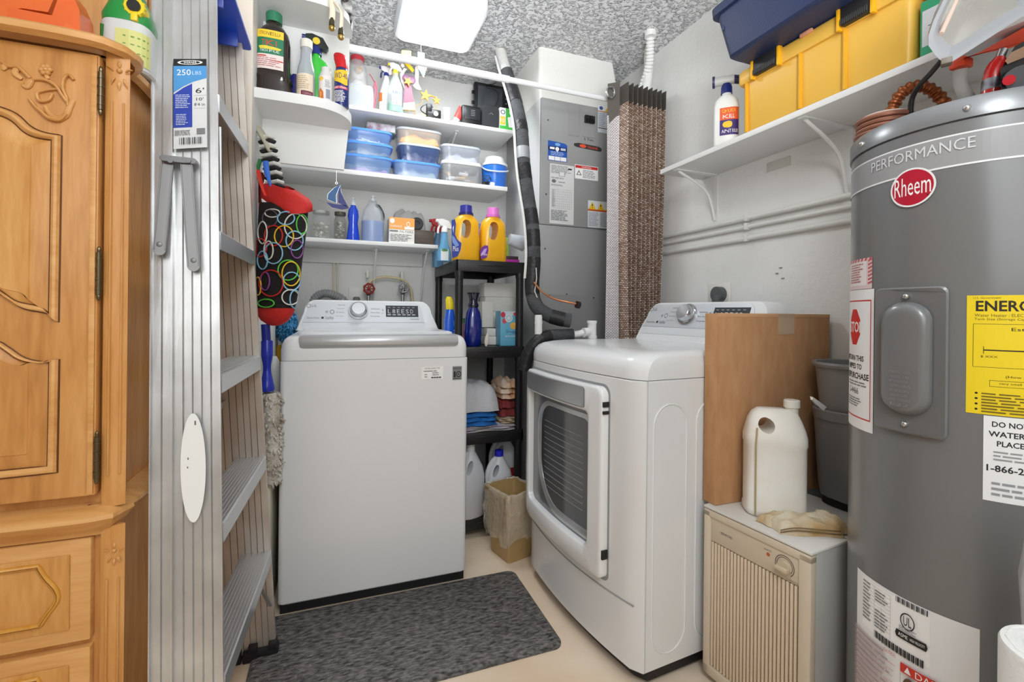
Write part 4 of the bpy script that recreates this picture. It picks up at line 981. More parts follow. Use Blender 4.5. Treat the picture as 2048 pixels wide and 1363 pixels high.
decal('do_not_label', T, wmap(1967, 832, .105, (zz(2000, 833), zz(2000, 1004))), [('r', 0, 0, 1, 1, (236, 237, 238)), ('t', '*DO NOT REMOVE', .1, .06, .98, .125, (40, 40, 44)), ('t', '*WATER HEATER', .06, .175, .98, .24, (40, 40, 44)), ('t', '*PLACE ORDER', .16, .285, .9, .35, (40, 40, 44)),
      ('t', '*1-866-274-3012', .04, .57, .98, .65, (40, 40, 44))]+fine(.12, .40, .95, .53, 3, (150, 152, 156), 3)+fine(.1, .76, .95, .95, 3, (150, 152, 156), 4), nu=12)
fl = hc(1704.5, 700)[0]-.16; fr = hc(1748, 700)[0]
sm = lambda z0_, z1_, fr_=None: (lambda u, v, l: hp(fl+((fr_ or fr)-fl)*u, z0_+(z1_-z0_)*v, .0007+.0003*l))
z0_, z1_ = zz(1748, 577)-.0, zz(1748, 868)
decal('stop_label', T, sm(z0_, z1_), [('r', 0, 0, 1, 1, (238, 239, 240)), ('r', .0, .075, .93, .085, (200, 60, 60)), ('r', .92, .075, .94, .925, (200, 60, 60)), ('r', 0, .915, .93, .925, (200, 60, 60)), ('p', [(.42+.24*math.cos(a), .27+.14*math.sin(a)) for a in [pi/8+pi/4*k for k in range(8)]], (206, 38, 38)),
      ('t', '*STOP', .18, .23, .72, .31, W), ('t', '*RETURN THIS', .02, .475, .76, .515, BK), ('t', '*SHIPPED TO', .1, .535, .70, .575, BK), ('t', '*REPURCHASE', .06, .6, .90, .645, BK), ('t', '5-4466', .2, .71, .6, .755, BK)]+fine(.1, .66, .85, .70, 2, GY, 3)+fine(.1, .78, .7, .85, 4, GY, 3), nu=12)
decal('striped_label', T, sm(zz(1747, 513), zz(1747, 576), fr-.03), [('r', 0, 0, 1, 1, (226, 204, 206)), ('r', .1, .1, .86, .88, (236, 230, 230))]+[('p', [(.1+.12*i, 0), (.16+.12*i, 0), (.13+.12*i, .09), (.07+.12*i, .09)], (200, 90, 96)) for i in range(8)]+[('p', [(.9, .08+.12*i), (1, .03+.12*i), (1, .09+.12*i), (.9, .14+.12*i)], (200, 90, 96)) for i in range(7)]+fine(.2, .15, .8, .8, 8, (190, 120, 124), 4), nu=10)
zt_ = zz(1960, 1258)
decal('rating_label', T, cmap(1716, 1140, 1961, 0, zs=(zt_, zt_-.365)), [('r', 0, 0, 1, 1, (234, 235, 236)), ('r', .09, .02, .70, .30, (244, 244, 244))]+[('r', .10, .03+.021*i, .40, .0315+.021*i, (150, 150, 152)) for i in range(11)]+[('r', .24, .03, .2415, .26, (120, 120, 122)), ('r', .40, .03, .4015, .27, (120, 120, 122)), ('r', .315, .12, .3165, .27, (120, 120, 122))]
      + fine(.10, .03, .2, .26, 11, GY, 4, .4, (.4, .6))+fine(.25, .04, .38, .11, 4, GY, 5, .4, (.4, .6))+fine(.25, .15, .39, .26, 6, GY, 6, .4, (.3, .4))
      + [('r', .45+.012*i, .005, .45+.012*i+.004+.003*(i*5 % 3), .035, (70, 70, 72)) for i in range(20)]
      + [('r', .25+.0105*i, .275, .25+.0105*i+.004+.003*(i*7 % 3), .315, BK) for i in range(40)]
      + [('g', .545, .115, .055, .045, .14, BK), ('t', 'UL', .515, .09, .575, .14, BK), ('p', [(.46, .18), (.68, .18), (.69, .20), (.68, .22), (.46, .22), (.45, .20)], BK), ('t', 'ASME', .475, .19, .55, .21, W), ('t', 'HIGH VELOCITY', .565, .193, .67, .208, W)]
      + fine(.48, .15, .62, .175, 3, GY, 4)+fine(.0, .335, .46, .90, 34, (216, 178, 178), 5, .35, (.5, .9))+fine(.0, .34, .46, .90, 17, (150, 152, 156), 6, .22, (.4, .9))
      + [('r', .50, .345, .98, .395, (206, 52, 42)), ('p', [(.53, .388), (.58, .388), (.555, .352)], W), ('t', 'DANGER', .61, .352, .92, .388, W), ('r', .50, .40, .502, .9, BK), ('t', 'CAUTION', .36, .325, .46, .345, (200, 70, 70)), ('e', .57, .46, .05, .05, (96, 70, 50)), ('t', 'HOT', .7, .42, .9, .46, BK)]+fine(.68, .5, .95, .8, 12, GY, 7), nu=24)
# pipes and fittings on top of the heater
cop = M((150, 84, 48), .35, .7, name='copper_brown')
T = thing('corrugated_connector', 'copper-brown corrugated hose arching over the top of the water heater', 'hose', (1.33, .66, 1.48))
pts = cr(path([(1779, 250, 1.18), (1786, 215, 1.18), (1806, 184, 1.17), (1838, 172, 1.16), (1868, 184, 1.15), (1890, 210, 1.14), (1902, 245, 1.14)]), 10)
mk('hose', tube(B(), pts, [.0150 if i % 4 < 2 else .0115 for i in range(len(pts))], 16), cop, T)
T = thing('copper_coil', 'flat coil of brown copper tubing lying on the water heater lid', 'coil', (1.21, .68, 1.466))
bm = B()
cc = at(1768, 262, D=1.135)
for k in range(8):
    r_, z_ = .052+.002*math.sin(k*2), .006+.0115*k
    tube(bm, [(cc.x+r_*math.cos(a), cc.y+r_*math.sin(a), 1.468+z_) for a in [2*pi*i/36 for i in range(36)]], .006, 8, closed=True)
mk('tubing', bm, M((158, 108, 88), .4, .5), T)
mk('white_cap', loft(B(), [(1.555, .048, .048), (1.562, .050, .050), (1.566, .046, .046)], 32, M4=Matrix.Translation((cc.x, cc.y, 0))), M((206, 190, 182), .4), T)
T = thing('power_cord', 'black cord hanging from the grey work light to the heater top', 'cord', at(1815, 225, D=1.08))
mk('cord', tube(B(), cr([at(1884, 120, D=1.02), at(1862, 146, D=1.03), at(1838, 172, D=1.05), at(1824, 198, D=1.07), at(1821, 228, D=1.08)], 5), .0055, 10), M((26, 25, 24), .5), T)
# ---------------------------------------------------------------- work light, extinguisher, green box
T = thing('work_light', 'grey work light with brushed metal reflector on an orange stand', 'work light', at(1940, 170, D=.92))
lg = M((156, 158, 161), .4, name='grey_cast'); D0 = .93
o3 = [at(1856, 70, D=D0), at(1866, 40, D=D0), at(1890, -10, D=.94), at(1920, -60, D=.97), at(2075, -60, D=.92), at(2085, 10, D=.88), at(2045, 32, D=.875), at(1905, 122, D=.90), at(1890, 128, D=.905), at(1872, 112, D=.915), at(1856, 90, D=.925)]
ctr = sum(o3, Vector())/len(o3); nrm = (Vector((0, 0, CZ))-ctr).normalized(); nrm = (nrm+Vector((0, 0, -.35))).normalized()
def insl(f, off): return [ctr+(p-ctr)*f+nrm*off for p in o3]
bm = B(); polyloft(bm, [insl(.93, -.055), insl(.99, -.045), insl(1, 0), insl(.985, .006), insl(.86, .006), insl(.82, .0), insl(.70, -.03)], cap=(True, False)); mk('housing', bm, lg, T)
bm = B(); polyloft(bm, [insl(.70, -.030), insl(.5, -.034), insl(.2, -.034)], cap=(False, True)); mk('reflector', bm, M((214, 212, 206), .25, .85, bump=(60, .1, (1, 12, 1))), T)
bm = B(); tube(bm, [ctr+(o3[10]-ctr)*.66+nrm*-.020, ctr+(o3[3]-ctr)*.60+nrm*-.020], .0045, 10); mk('lamp_tube', bm, M((214, 186, 172), .4), T)
bm = B(); box(bm, -.010, .010, -.008, .008, -.006, .006, .002, M4=TR(at(1893, 124, D=.895), .5)); mk('cord_gland', bm, M((120, 112, 100), .5), T)
bm = B(); polyloft(bm, [[at(a, b, D=d) for a, b in ((1925, 118), (1960, 104), (2075, 40), (2080, 75), (2020, 96), (1960, 108), (1932, 114))] for d in (.95, 1.02)]); mk('stand_body', bm, M((206, 64, 32), .4), T)
bm = B(); q = at(1922, 130, D=.99); box(bm, q.x-.016, q.x+.016, q.y-.014, q.y+.014, q.z-.008, q.z+.012, .003); mk('strap_clip', bm, M((214, 72, 40), .4), T)
strap = cr([at(1922, 132, D=.99), at(1920, 158, D=1.0), at(1926, 180, D=1.0), at(1940, 205, D=1.0), at(1946, 246, D=1.0)], 5)
mk('strap', tube(B(), strap, .012, 10, flat=.35), M((176, 174, 170), .5), T)
T = thing('fire_extinguisher', 'small red extinguisher with silver neck lying on the heater top', 'extinguisher', at(1992, 175, D=.90))
D1 = .93
p0, p1, p2, p3 = at(1984, 214, D=D1), at(1988, 152, D=D1), at(1997, 124, D=D1), at(2006, 100, D=D1)
mk('cylinder', tube(B(), cr([p0, p1, p2], 4)+[p2.lerp(p3, .3)], [.0175, .0175, .0175, .017, .017, .016, .015, .014, .012, .009], 20), M((186, 34, 30), .22, coat=.6), T)
mk('neck', cyl(B(), p2.lerp(p3, .2), p3, .0075, 14), M((206, 206, 206), .25, .9), T)
bm = B(); cyl(bm, at(1986, 182, D=D1), at(1987.5, 160, D=D1), .0181, 20); mk('label_band', bm, M((70, 66, 78), .4, var=((160, 160, 166), 60)), T)
T = thing('tool_body', 'black and red power tool part with brown plate on the heater top', 'tool', at(2035, 170, D=.86))
bm = B(); polyloft(bm, [[at(a, b, D=d) for a, b in ((2006, 208), (2000, 140), (2030, 92), (2090, 60), (2090, 208), (2040, 210))] for d in (.88, .95)]); mk('body', bm, M((18, 18, 20), .35), T)
bm = B(); polyloft(bm, [[at(a, b, D=d) for a, b in ((2010, 122), (2022, 105), (2090, 72), (2090, 98), (2015, 128))] for d in (.875, .88)]); mk('nameplate', bm, M((132, 104, 82), .5, bump=(80, .3)), T)
bm = B(); cyl(bm, at(2042, 160, D=.865), at(2042, 160, D=.90), .026, 24); mk('lens', bm, M((104, 108, 116), .1, .5), T)
bm = B(); cyl(bm, at(2018, 160, D=.87), at(2018, 160, D=.90), .009, 12); mk('button', bm, M((190, 28, 40), .3), T)
T = thing('green_box', 'small green and orange carton beside the yellow tote', 'box', (1.38, .64, 1.71))
a = at(1838, 12, X=1.34); b = at(1850, 78, X=1.34)
mk('carton', box(B(), 1.34, 1.50, .585, .725, 1.71, a.z+.005, .002), M((52, 158, 112), .5), T)
def xmap(y0, y1, z0, z1, X): return lambda u, v, l: Vector((X-.0005*l, y0+(y1-y0)*u, z0+(z1-z0)*v))
decal('carton_print', T, xmap(.72, .595, a.z-.02, 1.74, 1.3395), [('r', 0, 0, 1, 1, (206, 208, 212)), ('p', [(.1, .62), (.9, .3), (.9, .7), (.1, .95)], (222, 160, 136)), ('r', .1, .45, .6, .47, BK), ('e', .7, .12, .06, .05, BK)])
mk('orange_lid', box(B(), 1.345, 1.49, .595, .715, a.z+.005, a.z+.05, .004), M((232, 140, 60), .5), T)
# ================================================================== YELLOW TOTE, NAVY BIN
yel = M((232, 184, 78), .4, bump=(30, .04), name='yellow_plastic')
T = thing('storage_tote', 'yellow lidded storage tote with black latches on the long right shelf', 'tote', (1.43, .98, 1.71))
def tl(z, i, yi=None): return [(x, y, z) for x, y in rrect(1.332+i, XR-.006-i*.3, .738+i, 1.255-i, .018)]
bm = B(); polyloft(bm, [tl(1.711, .010), tl(1.72, .004), tl(1.89, -.002)]); mk('bin', bm, yel, T)
bm = B(); polyloft(bm, [tl(1.885, -.010), tl(1.892, -.014), tl(1.925, -.014), tl(1.934, -.008), tl(1.936, .01)]); mk('lid', bm, yel, T)
for y in (1.235, 1.035, .90):
    bm = B(); tube(bm, [(1.331, y, 1.715), (1.329, y, 1.885)], .007, 8, flat=1); mk('rib', bm, M((222, 164, 36), .35), T)
for (pa, pb) in (((1508, 104), (1552, 104)), ((1682, 40), (1738, 20))):
    ya = at(*pa, X=1.31).y; yb = at(*pb, X=1.31).y; zc = 1.905
    bm = B(); box(bm, 1.306, 1.328, yb, ya, 1.886, 1.942, .004); l = mk('latch', bm, M((40, 40, 42), .45), T)
    bm = B()
    for k in range(14): y = yb+(ya-yb)*(k+.5)/14; box(bm, 1.303, 1.307, y-.0012, y+.0012, 1.889, 1.904)
    mk('grip', bm, M((70, 70, 70), .5), l)
    for y in (ya+.008, yb-.008): mk('latch_frame', box(B(), 1.306, 1.325, y-.005, y+.005, 1.878, 1.944, .003), M((238, 176, 30), .35), T)
p = at(1612, 42, X=1.315); bm = B(); box(bm, 1.312, 1.322, p.y-.02, p.y+.02, 1.925, 1.937, .003); mk('catch', bm, M((214, 150, 120), .4), T)
T = thing('storage_bin', 'navy blue plastic bin with rolled rim on top of the yellow tote', 'bin', (1.37, .97, 1.937))
def nl(z, i): return [(x, y, z) for x, y in rrect(1.215+i, 1.515-i, .76+i, 1.225-i, .03)]
nv = M((38, 50, 84), .45, bump=(220, .12), name='navy_plastic')
bm = B(); polyloft(bm, [nl(1.938, .012), nl(1.945, .004), nl(2.085, -.022), nl(2.086, -.034), nl(2.112, -.036), nl(2.118, -.03), nl(2.118, -.018), nl(2.0, .0)], cap=(True, True)); mk('bin', bm, nv, T)
for y in (1.215, .85): mk('rib', box(B(), 1.2, 1.216, y-.006, y+.006, 2.03, 2.088, .002), nv, T)
# hose-end sprayer bottle
def put(name, label, cat, p, rz=0, group=None): return thing(name, label, cat, p, rz, group)
p = at(1452, 284, X=1.37); p.z = 1.71
T = put('sprayer_bottle', 'white hose-end sprayer bottle standing left of the yellow tote', 'bottle', p, -.8)
wp = M((226, 226, 222), .35, name='white_hdpe')
mkl('bottle', loft(B(), [(0, .034, .026, 3), (.004, .037, .029, 3), (.125, .037, .029, 3), (.145, .033, .026, 2.6), (.16, .02, .018), (.165, .014, .014), (.18, .014, .014)]), wp, T)
mkl('collar', loft(B(), [(.168, .017, .017), (.19, .016, .016), (.2, .012, .012)]), M((30, 40, 110), .3), T)
bm = B(); cyl(bm, (-.035, 0, .212), (.022, 0, .212), .014); mkl('spray_head', bm, M((196, 196, 194), .35), T)
bm = B(); cyl(bm, (-.041, 0, .212), (-.034, 0, .212), .018); cyl(bm, (.02, 0, .212), (.042, 0, .206), .013); mkl('nozzle', bm, M((50, 46, 84), .3), T)
decal('label', T, ringmap(T, .037, .03, .115, -1.9, -.5, .029, 3), [('r', 0, 0, 1, 1, (60, 40, 110)), ('r', 0, 0, 1, .45, (222, 92, 44)), ('t', 'QUICK', .1, .06, .7, .2, YL), ('t', 'KILL', .15, .26, .6, .4, W), ('e', .3, .62, .16, .12, YL), ('t', 'ANT KILLER', .1, .8, .9, .92, W)], nu=8)
T.scale = (1.2,)*3
# ================================================================== DEHUMIDIFIER
T = thing('dehumidifier', 'beige slatted dehumidifier standing between the dryer and water heater', 'dehumidifier', (1.030, 1.096, 0), math.radians(-84))
Wd, Dd, Hd = .312, .37, .515
bg = M((212, 197, 176), .5, name='beige_plastic'); gm2 = M((186, 186, 182), .45, bump=(60, .05), name='grey_painted_steel')
bm = B(); box(bm, 0, Wd, .022, Dd, .02, Hd-.004, .004); mkl('casing', bm, gm2, T)
bm = B(); box(bm, -.002, Wd+.002, .0, Dd+.002, Hd-.008, Hd, .003); mkl('top_cover', bm, M((218, 215, 208), .45, bump=(60, .05)), T)
bm = B(); box(bm, .0, .022, .0, .024, .02, Hd-.012, .003); box(bm, Wd-.030, Wd, 0, .024, .02, Hd-.012, .003); box(bm, .0, Wd, 0, .024, Hd-.030, Hd-.010, .003); box(bm, 0, Wd, 0, .024, .02, .05, .003); mkl('front_frame', bm, bg, T)
bm = B(); box(bm, .022, Wd-.030, .004, .02, Hd-.098, Hd-.030, .002); mkl('control_panel', bm, M((206, 190, 168), .5), T)
bm = B(); box(bm, .02, Wd-.028, .016, .021, .05, Hd-.098); mkl('grille_back', bm, M((66, 50, 36), .8), T)
bm = B(); box(bm, .0245, .0309, .004, .016, .052, Hd-.100, .0015); bm.transform(wm(T)); s0 = mk('slat', bm, M((222, 202, 176), .5), T)
ns = 24; step = (Wd-.030-.022-.004)/ns
for k in range(1, ns): c = s0.copy(); COL.objects.link(c); c.parent = T; c.location = (step*k, 0, 0)
m = wm(T)
pm = lambda u, v, l: m @ Vector((.022+u*.266, .0038-.0004*l, Hd-.030-v*.068))
decal('panel_print', T, pm, [('t', 'KENMORE', .13, .42, .27, .52, (70, 60, 52)), ('e', .675, .38, .018, .07, (196, 96, 52)), ('t', 'EMPTY', .63, .2, .71, .26, (110, 96, 80)), ('g', .84, .5, .095, .38, .07, (90, 78, 66)), ('g', .84, .5, .078, .31, .07, (90, 78, 66)), ('r', .74, .62, .9, .95, (190, 174, 152)), ('t', 'HUMIDISTAT', .86, .90, .98, .96, (90, 78, 66))])
bm = B(); c = Vector((.022+.84*.266, .004, Hd-.030-.5*.068-.004)); cyl(bm, c, c+Vector((0, -.008, 0)), .0165, 24); box(bm, c.x-.016, c.x+.016, -.016, -.003, c.z-.005, c.z+.004, .002); mkl('dial', bm, M((206, 190, 164), .4), T)
bm = B()
for x in (.03, Wd-.03):
    for y in (.04, Dd-.04): cyl(bm, (x, y, 0), (x, y, .022), .014)
mkl('caster', bm, M((40, 38, 36), .6), T)
TD = T; zt = Hd
# cardboard box
cb = M((192, 146, 104), .85, bump=(180, .12), var=((180, 132, 90), 40, (1, 1, .3)), name='corrugated_cardboard')
T = thing('cardboard_box', 'flat brown cardboard box standing upright on the beige dehumidifier', 'box', (1.29, 1.1, zt+.001))
bm = B(); box(bm, 1.050, 1.528, 1.074, 1.122, zt+.001, 1.083, .0015); mk('carton', bm, cb, T)
bm = B(); box(bm, 1.052, 1.528, 1.0732, 1.0765, 1.072, 1.0845, .001); mk('flap', bm, M((202, 156, 112), .8), T)
a = at(1556, 640, Y=1.073); b = at(1588, 680, Y=1.073)
bm = B(); prism(bm, [(a.x, a.z-.045), (b.x, a.z-.045), (b.x, 1.0835), (a.x, 1.0835)], 1.0732, 1.0724, 'xz'); box(bm, a.x, b.x, 1.073, 1.11, 1.0848, 1.0853); mk('clear_tape', bm, M((224, 200, 168), .12, alpha=.45), T)
# white 2.5 gallon jug
def jug(T, w_, d_, h_, col, cap=None, handle=True, hx=-.3, hz=.80, hr=(.16, .11), neck=.3, nr=.026, body=None, tilt=.35):
    """rectangular handled jug, local frame, base centre at origin; front faces -y"""
    bm = B(); rx, ry = w_/2, d_/2
    rings = [(0, rx*.93, ry*.93, 4), (.006, rx, ry, 4), (h_*.06, rx, ry, 4), (h_*.075, rx*.97, ry*.97, 4), (h_*.60, rx*.97, ry*.97, 4), (h_*.615, rx, ry, 4), (h_*.68, rx, ry, 3.6), (h_*.74, rx*.95, ry*.92, 3.4), (h_*.82, rx*.86, ry*.75, 3, -rx*.02), (h_*.88, rx*.74, ry*.6, 3, -rx*.02), (h_*.915, rx*.55, ry*.4, 2.6, -rx*.04)]
    loft(bm, rings, 40); cutm = B()
    if handle:
        c = (-rx*.38, 0, h_*.785); loft(cutm, [(-ry*1.5, rx*.26, h_*.062, 2.2), (ry*1.5, rx*.26, h_*.062, 2.2)], 24, M4=Matrix.Translation(c) @ Matrix.Rotation(tilt, 4, 'Y') @ Matrix.Rotation(pi/2, 4, 'X'))
        bm = boolean(bm, cutm)
    return bm
T = put('jug', 'large white plastic jug with stained handle on the beige dehumidifier', 'jug', (1.178, .985, zt+.0015), -.62)
bm = jug(T, .168, .112, .315, None, tilt=.5); mkl('body', bm, M((236, 234, 228), .38, bump=(14, .08), var=((226, 220, 208), 9), name='aged_white_plastic'), T, sharp=50)
bm = B(); loft(bm, [(0, .018, .018), (.04, .018, .018), (.042, .022, .022), (.060, .022, .022), (.062, .02, .02)], 24, M4=TR((.046, 0, .252))); mkl('cap', bm, M((222, 218, 208), .4), T)
bm = B(); m_l = [(-.062, -.0550, .005), (-.062, -.0535, .19), (-.062, -.0552, .2), (-.058, -.050, .24)]; tube(bm, m_l, .0022, 6); mkl('level_stripe', bm, M((176, 156, 116), .5), T)
T.scale = (.95, .95, 1.03)
bm = B(); ball(bm, (.010, -.022, .240), .022, .022, .008); mkl('stain', bm, M((196, 178, 146), .7, bump=(120, .5)), T)
# work glove / rag
cl_ = bpy.data.materials.new('stained_canvas')
cl_ = M((218, 206, 182), .9, bump=(260, .3), var=((186, 150, 96), 11, None, 2))
T = put('work_gloves', 'stained canvas work gloves folded in front of the white jug', 'gloves', (1.165, .885, zt), -.45)
def cloth(bm, L_, W_, H_, seed, nx=26, ny=18, amp=.006, th=None):
    r = random.Random(seed); ph = [r.uniform(0, 6) for _ in range(6)]
    top = []
    for i in range(nx+1):
        row = []
        for j in range(ny+1):
            u, v = i/nx*2-1, j/ny*2-1
            e = max(0, (1-abs(u)**5)*(1-abs(v)**5))**.5
            x = u*L_/2*(1+.04*math.sin(v*4+ph[0])); y = v*W_/2*(1+.06*math.sin(u*5+ph[1]))
            z = H_*e+amp*e*(math.sin(u*6+v*3+ph[2])+.7*math.sin(v*8-u*4+ph[3])+.4*math.sin(u*15+v*9+ph[4]))
            row.append((x, y, max(z, .0004)))
        top.append(row)
    t = bmesh.new(); g = [[t.verts.new(p) for p in row] for row in top]; b = [[t.verts.new((p[0]*.985, p[1]*.985, 0)) for p in row] for row in top]
    for i in range(nx):
        for j in range(ny):
            t.faces.new((g[i][j], g[i+1][j], g[i+1][j+1], g[i][j+1])); t.faces.new((b[i][j], b[i][j+1], b[i+1][j+1], b[i+1][j]))
    for i in range(nx):
        t.faces.new((g[i][0], b[i][0], b[i+1][0], g[i+1][0])); t.faces.new((g[i][ny], g[i+1][ny], b[i+1][ny], b[i][ny]))
    for j in range(ny):
        t.faces.new((g[0][j], g[0][j+1], b[0][j+1], b[0][j])); t.faces.new((g[nx][j], b[nx][j], b[nx][j+1], g[nx][j+1]))
    merge(bm, t); return bm
bm = B(); cloth(bm, .165, .095, .030, 3, amp=.004)
mkl('folded_palm', bm, cl_, T)
bm = B(); cloth(bm, .085, .045, .020, 5, amp=.002); bm.transform(TR((-.06, .03, .002), .5)); mkl('finger_fold', bm, cl_, T)
bm = B(); cloth(bm, .045, .09, .034, 9, amp=.002); bm.transform(TR((.070, .008, .004), .15)); mkl('cuff', bm, cl_, T)
bm = B(); tube(bm, cr([(-.078, -.046, .006), (-.04, -.049, .014), (.02, -.049, .012), (.07, -.046, .008)], 5), .0016, 6); tube(bm, cr([(-.078, -.046, .012), (-.04, -.0485, .021), (.02, -.048, .019), (.07, -.044, .016)], 5), .0012, 6); mkl('fold_line', bm, M((120, 98, 70), .8), T)  # thin dark lines along the front folds
# grey bins
gb = M((128, 130, 132), .4, name='grey_bucket_plastic')
T = put('waste_bin', 'tall grey plastic bin on the dehumidifier half hidden behind the water heater', 'bin', (1.445, .945, zt+.001))
mkl('bin', loft(B(), [(.018, .060, .060, 3), (.024, .070, .070, 3), (.06, .078, .078, 2.6), (.255, .092, .092, 2.3), (.257, .098, .098), (.283, .100, .100), (.287, .097, .097), (.285, .090, .090), (.05, .07, .07)], 40), gb, T)
mkl('foot', loft(B(), [(0, .066, .066, 3), (.02, .066, .066, 3)], 32), M((24, 24, 26), .5), T)
T = put('bucket', 'grey round bucket nested in the tall grey bin', 'bucket', (1.445, .945, zt+.22))
mkl('bucket', loft(B(), [(0, .068, .068), (.004, .072, .072), (.07, .082, .082), (.19, .094, .094), (.192, .101, .101), (.200, .104, .104), (.207, .101, .101), (.205, .092, .092), (.02, .068, .068)], 48), M((134, 136, 138), .35), T)
T = put('bag_liner', 'white plastic bag edge sticking out between the two grey bins', 'bag', at(1626, 800, Y=.93))
bm = B(); p = at(1626, 805, Y=.93)
polyloft(bm, [[p+Vector((.03+a, b, c)) for a, b, c in ((-.030-e, 0, .016), (-.036-e, -.004, .010), (-.024, -.006, -.004), (.0, -.010, -.022), (.02, -.004, -.014), (.0, 0, .0))] for e in (0,)]+[[p+Vector((.03+a, b+.008, c)) for a, b, c in ((-.032, 0, .017), (-.034, -.004, .008), (-.022, -.006, -.003), (.002, -.010, -.020), (.02, -.004, -.012), (.0, 0, .002))]])
mk('film', bm, M((226, 224, 220), .4), T)
# paper roll lengthened down to the floor, and wrapped bundle at the right edge
T = put('paper_roll', 'roll of white paper standing at the lower right corner', 'roll', (.80, .155, 0))
p = at(1999, 1300, D=.60); cx_, cy_ = p.x+.058, p.y-.045; T.location = (cx_, cy_, 0)
zr = at(2035, 1270, D=.62).z
bm = B(); loft(bm, [(0, .066, .066), (zr-.004, .066, .066), (zr, .064, .064), (zr+.001, .05, .05), (zr-.004, .048, .048)], 40); 
sp_ = [((.064-.0028*k*.5)*math.cos(k*.5), (.064-.0028*k*.5)*math.sin(k*.5), zr) for k in range(38)]
tube(bm, sp_, .0016, 6); mkl('sheeting', bm, M((232, 232, 230), .6, bump=(90, .15)), T)
T = put('wrapped_bundle', 'bundle in clear plastic wrap standing at the right edge', 'bundle', (0, 0, 0))
p = at(2040, 1090, D=.66); T.location = (p.x+.078, p.y-.03, 0)
z1w = at(2048, 1085, D=.66).z
bm = B(); loft(bm, [(0, .055, .05), (z1w-.25, .06, .055), (z1w-.18, .05, .05), (z1w-.13, .066, .055), (z1w-.06, .074, .055), (z1w-.01, .06, .05), (z1w+.02, .05, .045)], 28)
r = random.Random(4)
for v in bm.verts: v.co += Vector((r.uniform(-.002, .002), r.uniform(-.002, .002), 0))
mkl('clear_wrap', bm, M((206, 208, 212), .15, alpha=.8, bump=(14, .5)), T)
# ================================================================== SHELF ITEMS
ZS2, ZT, Z3, ZR = 1.765, 2.08, 1.43, 1.82
def gx(px, py, Y): return at(px, py, Y=Y).x
def clear(c, a=.42, r=.15): return M(c, r, alpha=a, coat=.3)
def container(px0, px1, py, z, h, tint, lidc, label, fill, lid_h=.010, Yf=2.42, dp=.15, clearlid=False, name='food_container', taper=.9, group=None):
    x0, x1 = gx(px0, py, Yf), gx(px1, py, Yf); w_ = x1-x0
    T = thing(name, label, 'container', ((x0+x1)/2, Yf+dp/2, z), 0, group)
    rx, ry = w_/2*.97, dp/2*.97
    mkl('tub', loft(B(), [(.001, rx*taper*.97, ry*taper*.97, 5), (.005, rx*taper, ry*taper, 5), (h-lid_h, rx, ry, 5)], 40), tint, T)
    mkl('lid', loft(B(), [(h-lid_h-.002, rx*1.035, ry*1.035, 5), (h-.003, rx*1.035, ry*1.035, 5), (h, rx*1.0, ry*1.0, 5), (h-.0015, rx*.9, ry*.9, 5)], 40), lidc, T)
    if fill: fill(T, rx*taper*.92, ry*taper*.92, h-lid_h-.012)
    return T
def fill_blob(col, top=.6, bump=(60, .5), var=None):
    def f(T, rx, ry, h): 
        bm = B(); cloth(bm, rx*2, ry*2, h*top*.8, 5, amp=h*.12); bm.transform(Matrix.Translation((0, 0, .006))); mkl('contents', bm, M(col, .7, bump=bump, var=var), T)
    return f
def fill_sticks(cols, n=26, L_=.05, r_=.004):
    def f(T, rx, ry, h):
        R = random.Random(n)
        for ci, c in enumerate(cols):
            bm = B()
            for k in range(n):
                p = Vector((R.uniform(-rx*.8, rx*.8), R.uniform(-ry*.8, ry*.5), .012+R.random()*max(.01, h-.03))); a = R.uniform(0, pi); d = Vector((math.cos(a)*L_/2, math.sin(a)*L_/6, R.uniform(-.004, .004)))
                d.x = max(-rx*.85-p.x, min(rx*.85-p.x, d.x)); cyl(bm, p-d, p+d, r_, 6)
            mkl('contents', bm, M(c, .4), T)
    return f
bl = clear((150, 190, 244), .36); bll = M((84, 144, 232), .3); cl1 = clear((196, 206, 222), .42); cll = clear((214, 220, 230), .62)
container(686, 787, 345, ZS2, .088, bl, bll, 'blue food container at the bottom of the left stack on the second shelf', fill_blob((176, 130, 170), .4), Yf=2.42)
container(689, 787, 310, ZS2+.0885, .066, bl, bll, 'blue food container in the middle of the left stack on the second shelf', fill_blob((150, 156, 120), .7, var=((70, 74, 90), 30)), Yf=2.425)
container(690, 786, 288, ZS2+.155, .068, bl, bll, 'blue food container full of white clips, topmost of the left stack', fill_sticks([(238, 240, 244)], 30, .03, .0035), Yf=2.43)
T = thing('clear_case', 'clear case with printed card lying on the topmost blue container', 'case', (gx(762, 260, 2.48), 2.50, ZS2+.224))
mkl('case', box(B(), -.075, .075, -.04, .05, 0, .048, .004), M((150, 158, 160), .15, alpha=.75, var=((96, 112, 100), 30)), T)
mkl('card', box(B(), -.068, .068, -.042, -.0405, .006, .042), M((128, 84, 100), .4, var=((200, 200, 206), 22)), T)
container(786, 884, 357, ZS2, .086, clear((150, 180, 228), .5), bll, 'clear container with blue lid at the bottom of the middle stack', fill_blob((216, 206, 214), .75, var=((190, 196, 150), 18)), Yf=2.42)
container(796, 884, 322, ZS2+.0865, .092, clear((70, 92, 140), .6), cll, 'clear box of dark blue and white things, second in the middle stack', fill_blob((210, 202, 210), .7, var=((50, 60, 100), 20)), Yf=2.425)
container(793, 886, 290, ZS2+.179, .082, clear((226, 214, 200), .35), cll, 'clear container holding something orange, topmost of the middle stack', fill_blob((246, 160, 84), .95), Yf=2.43, taper=.94)
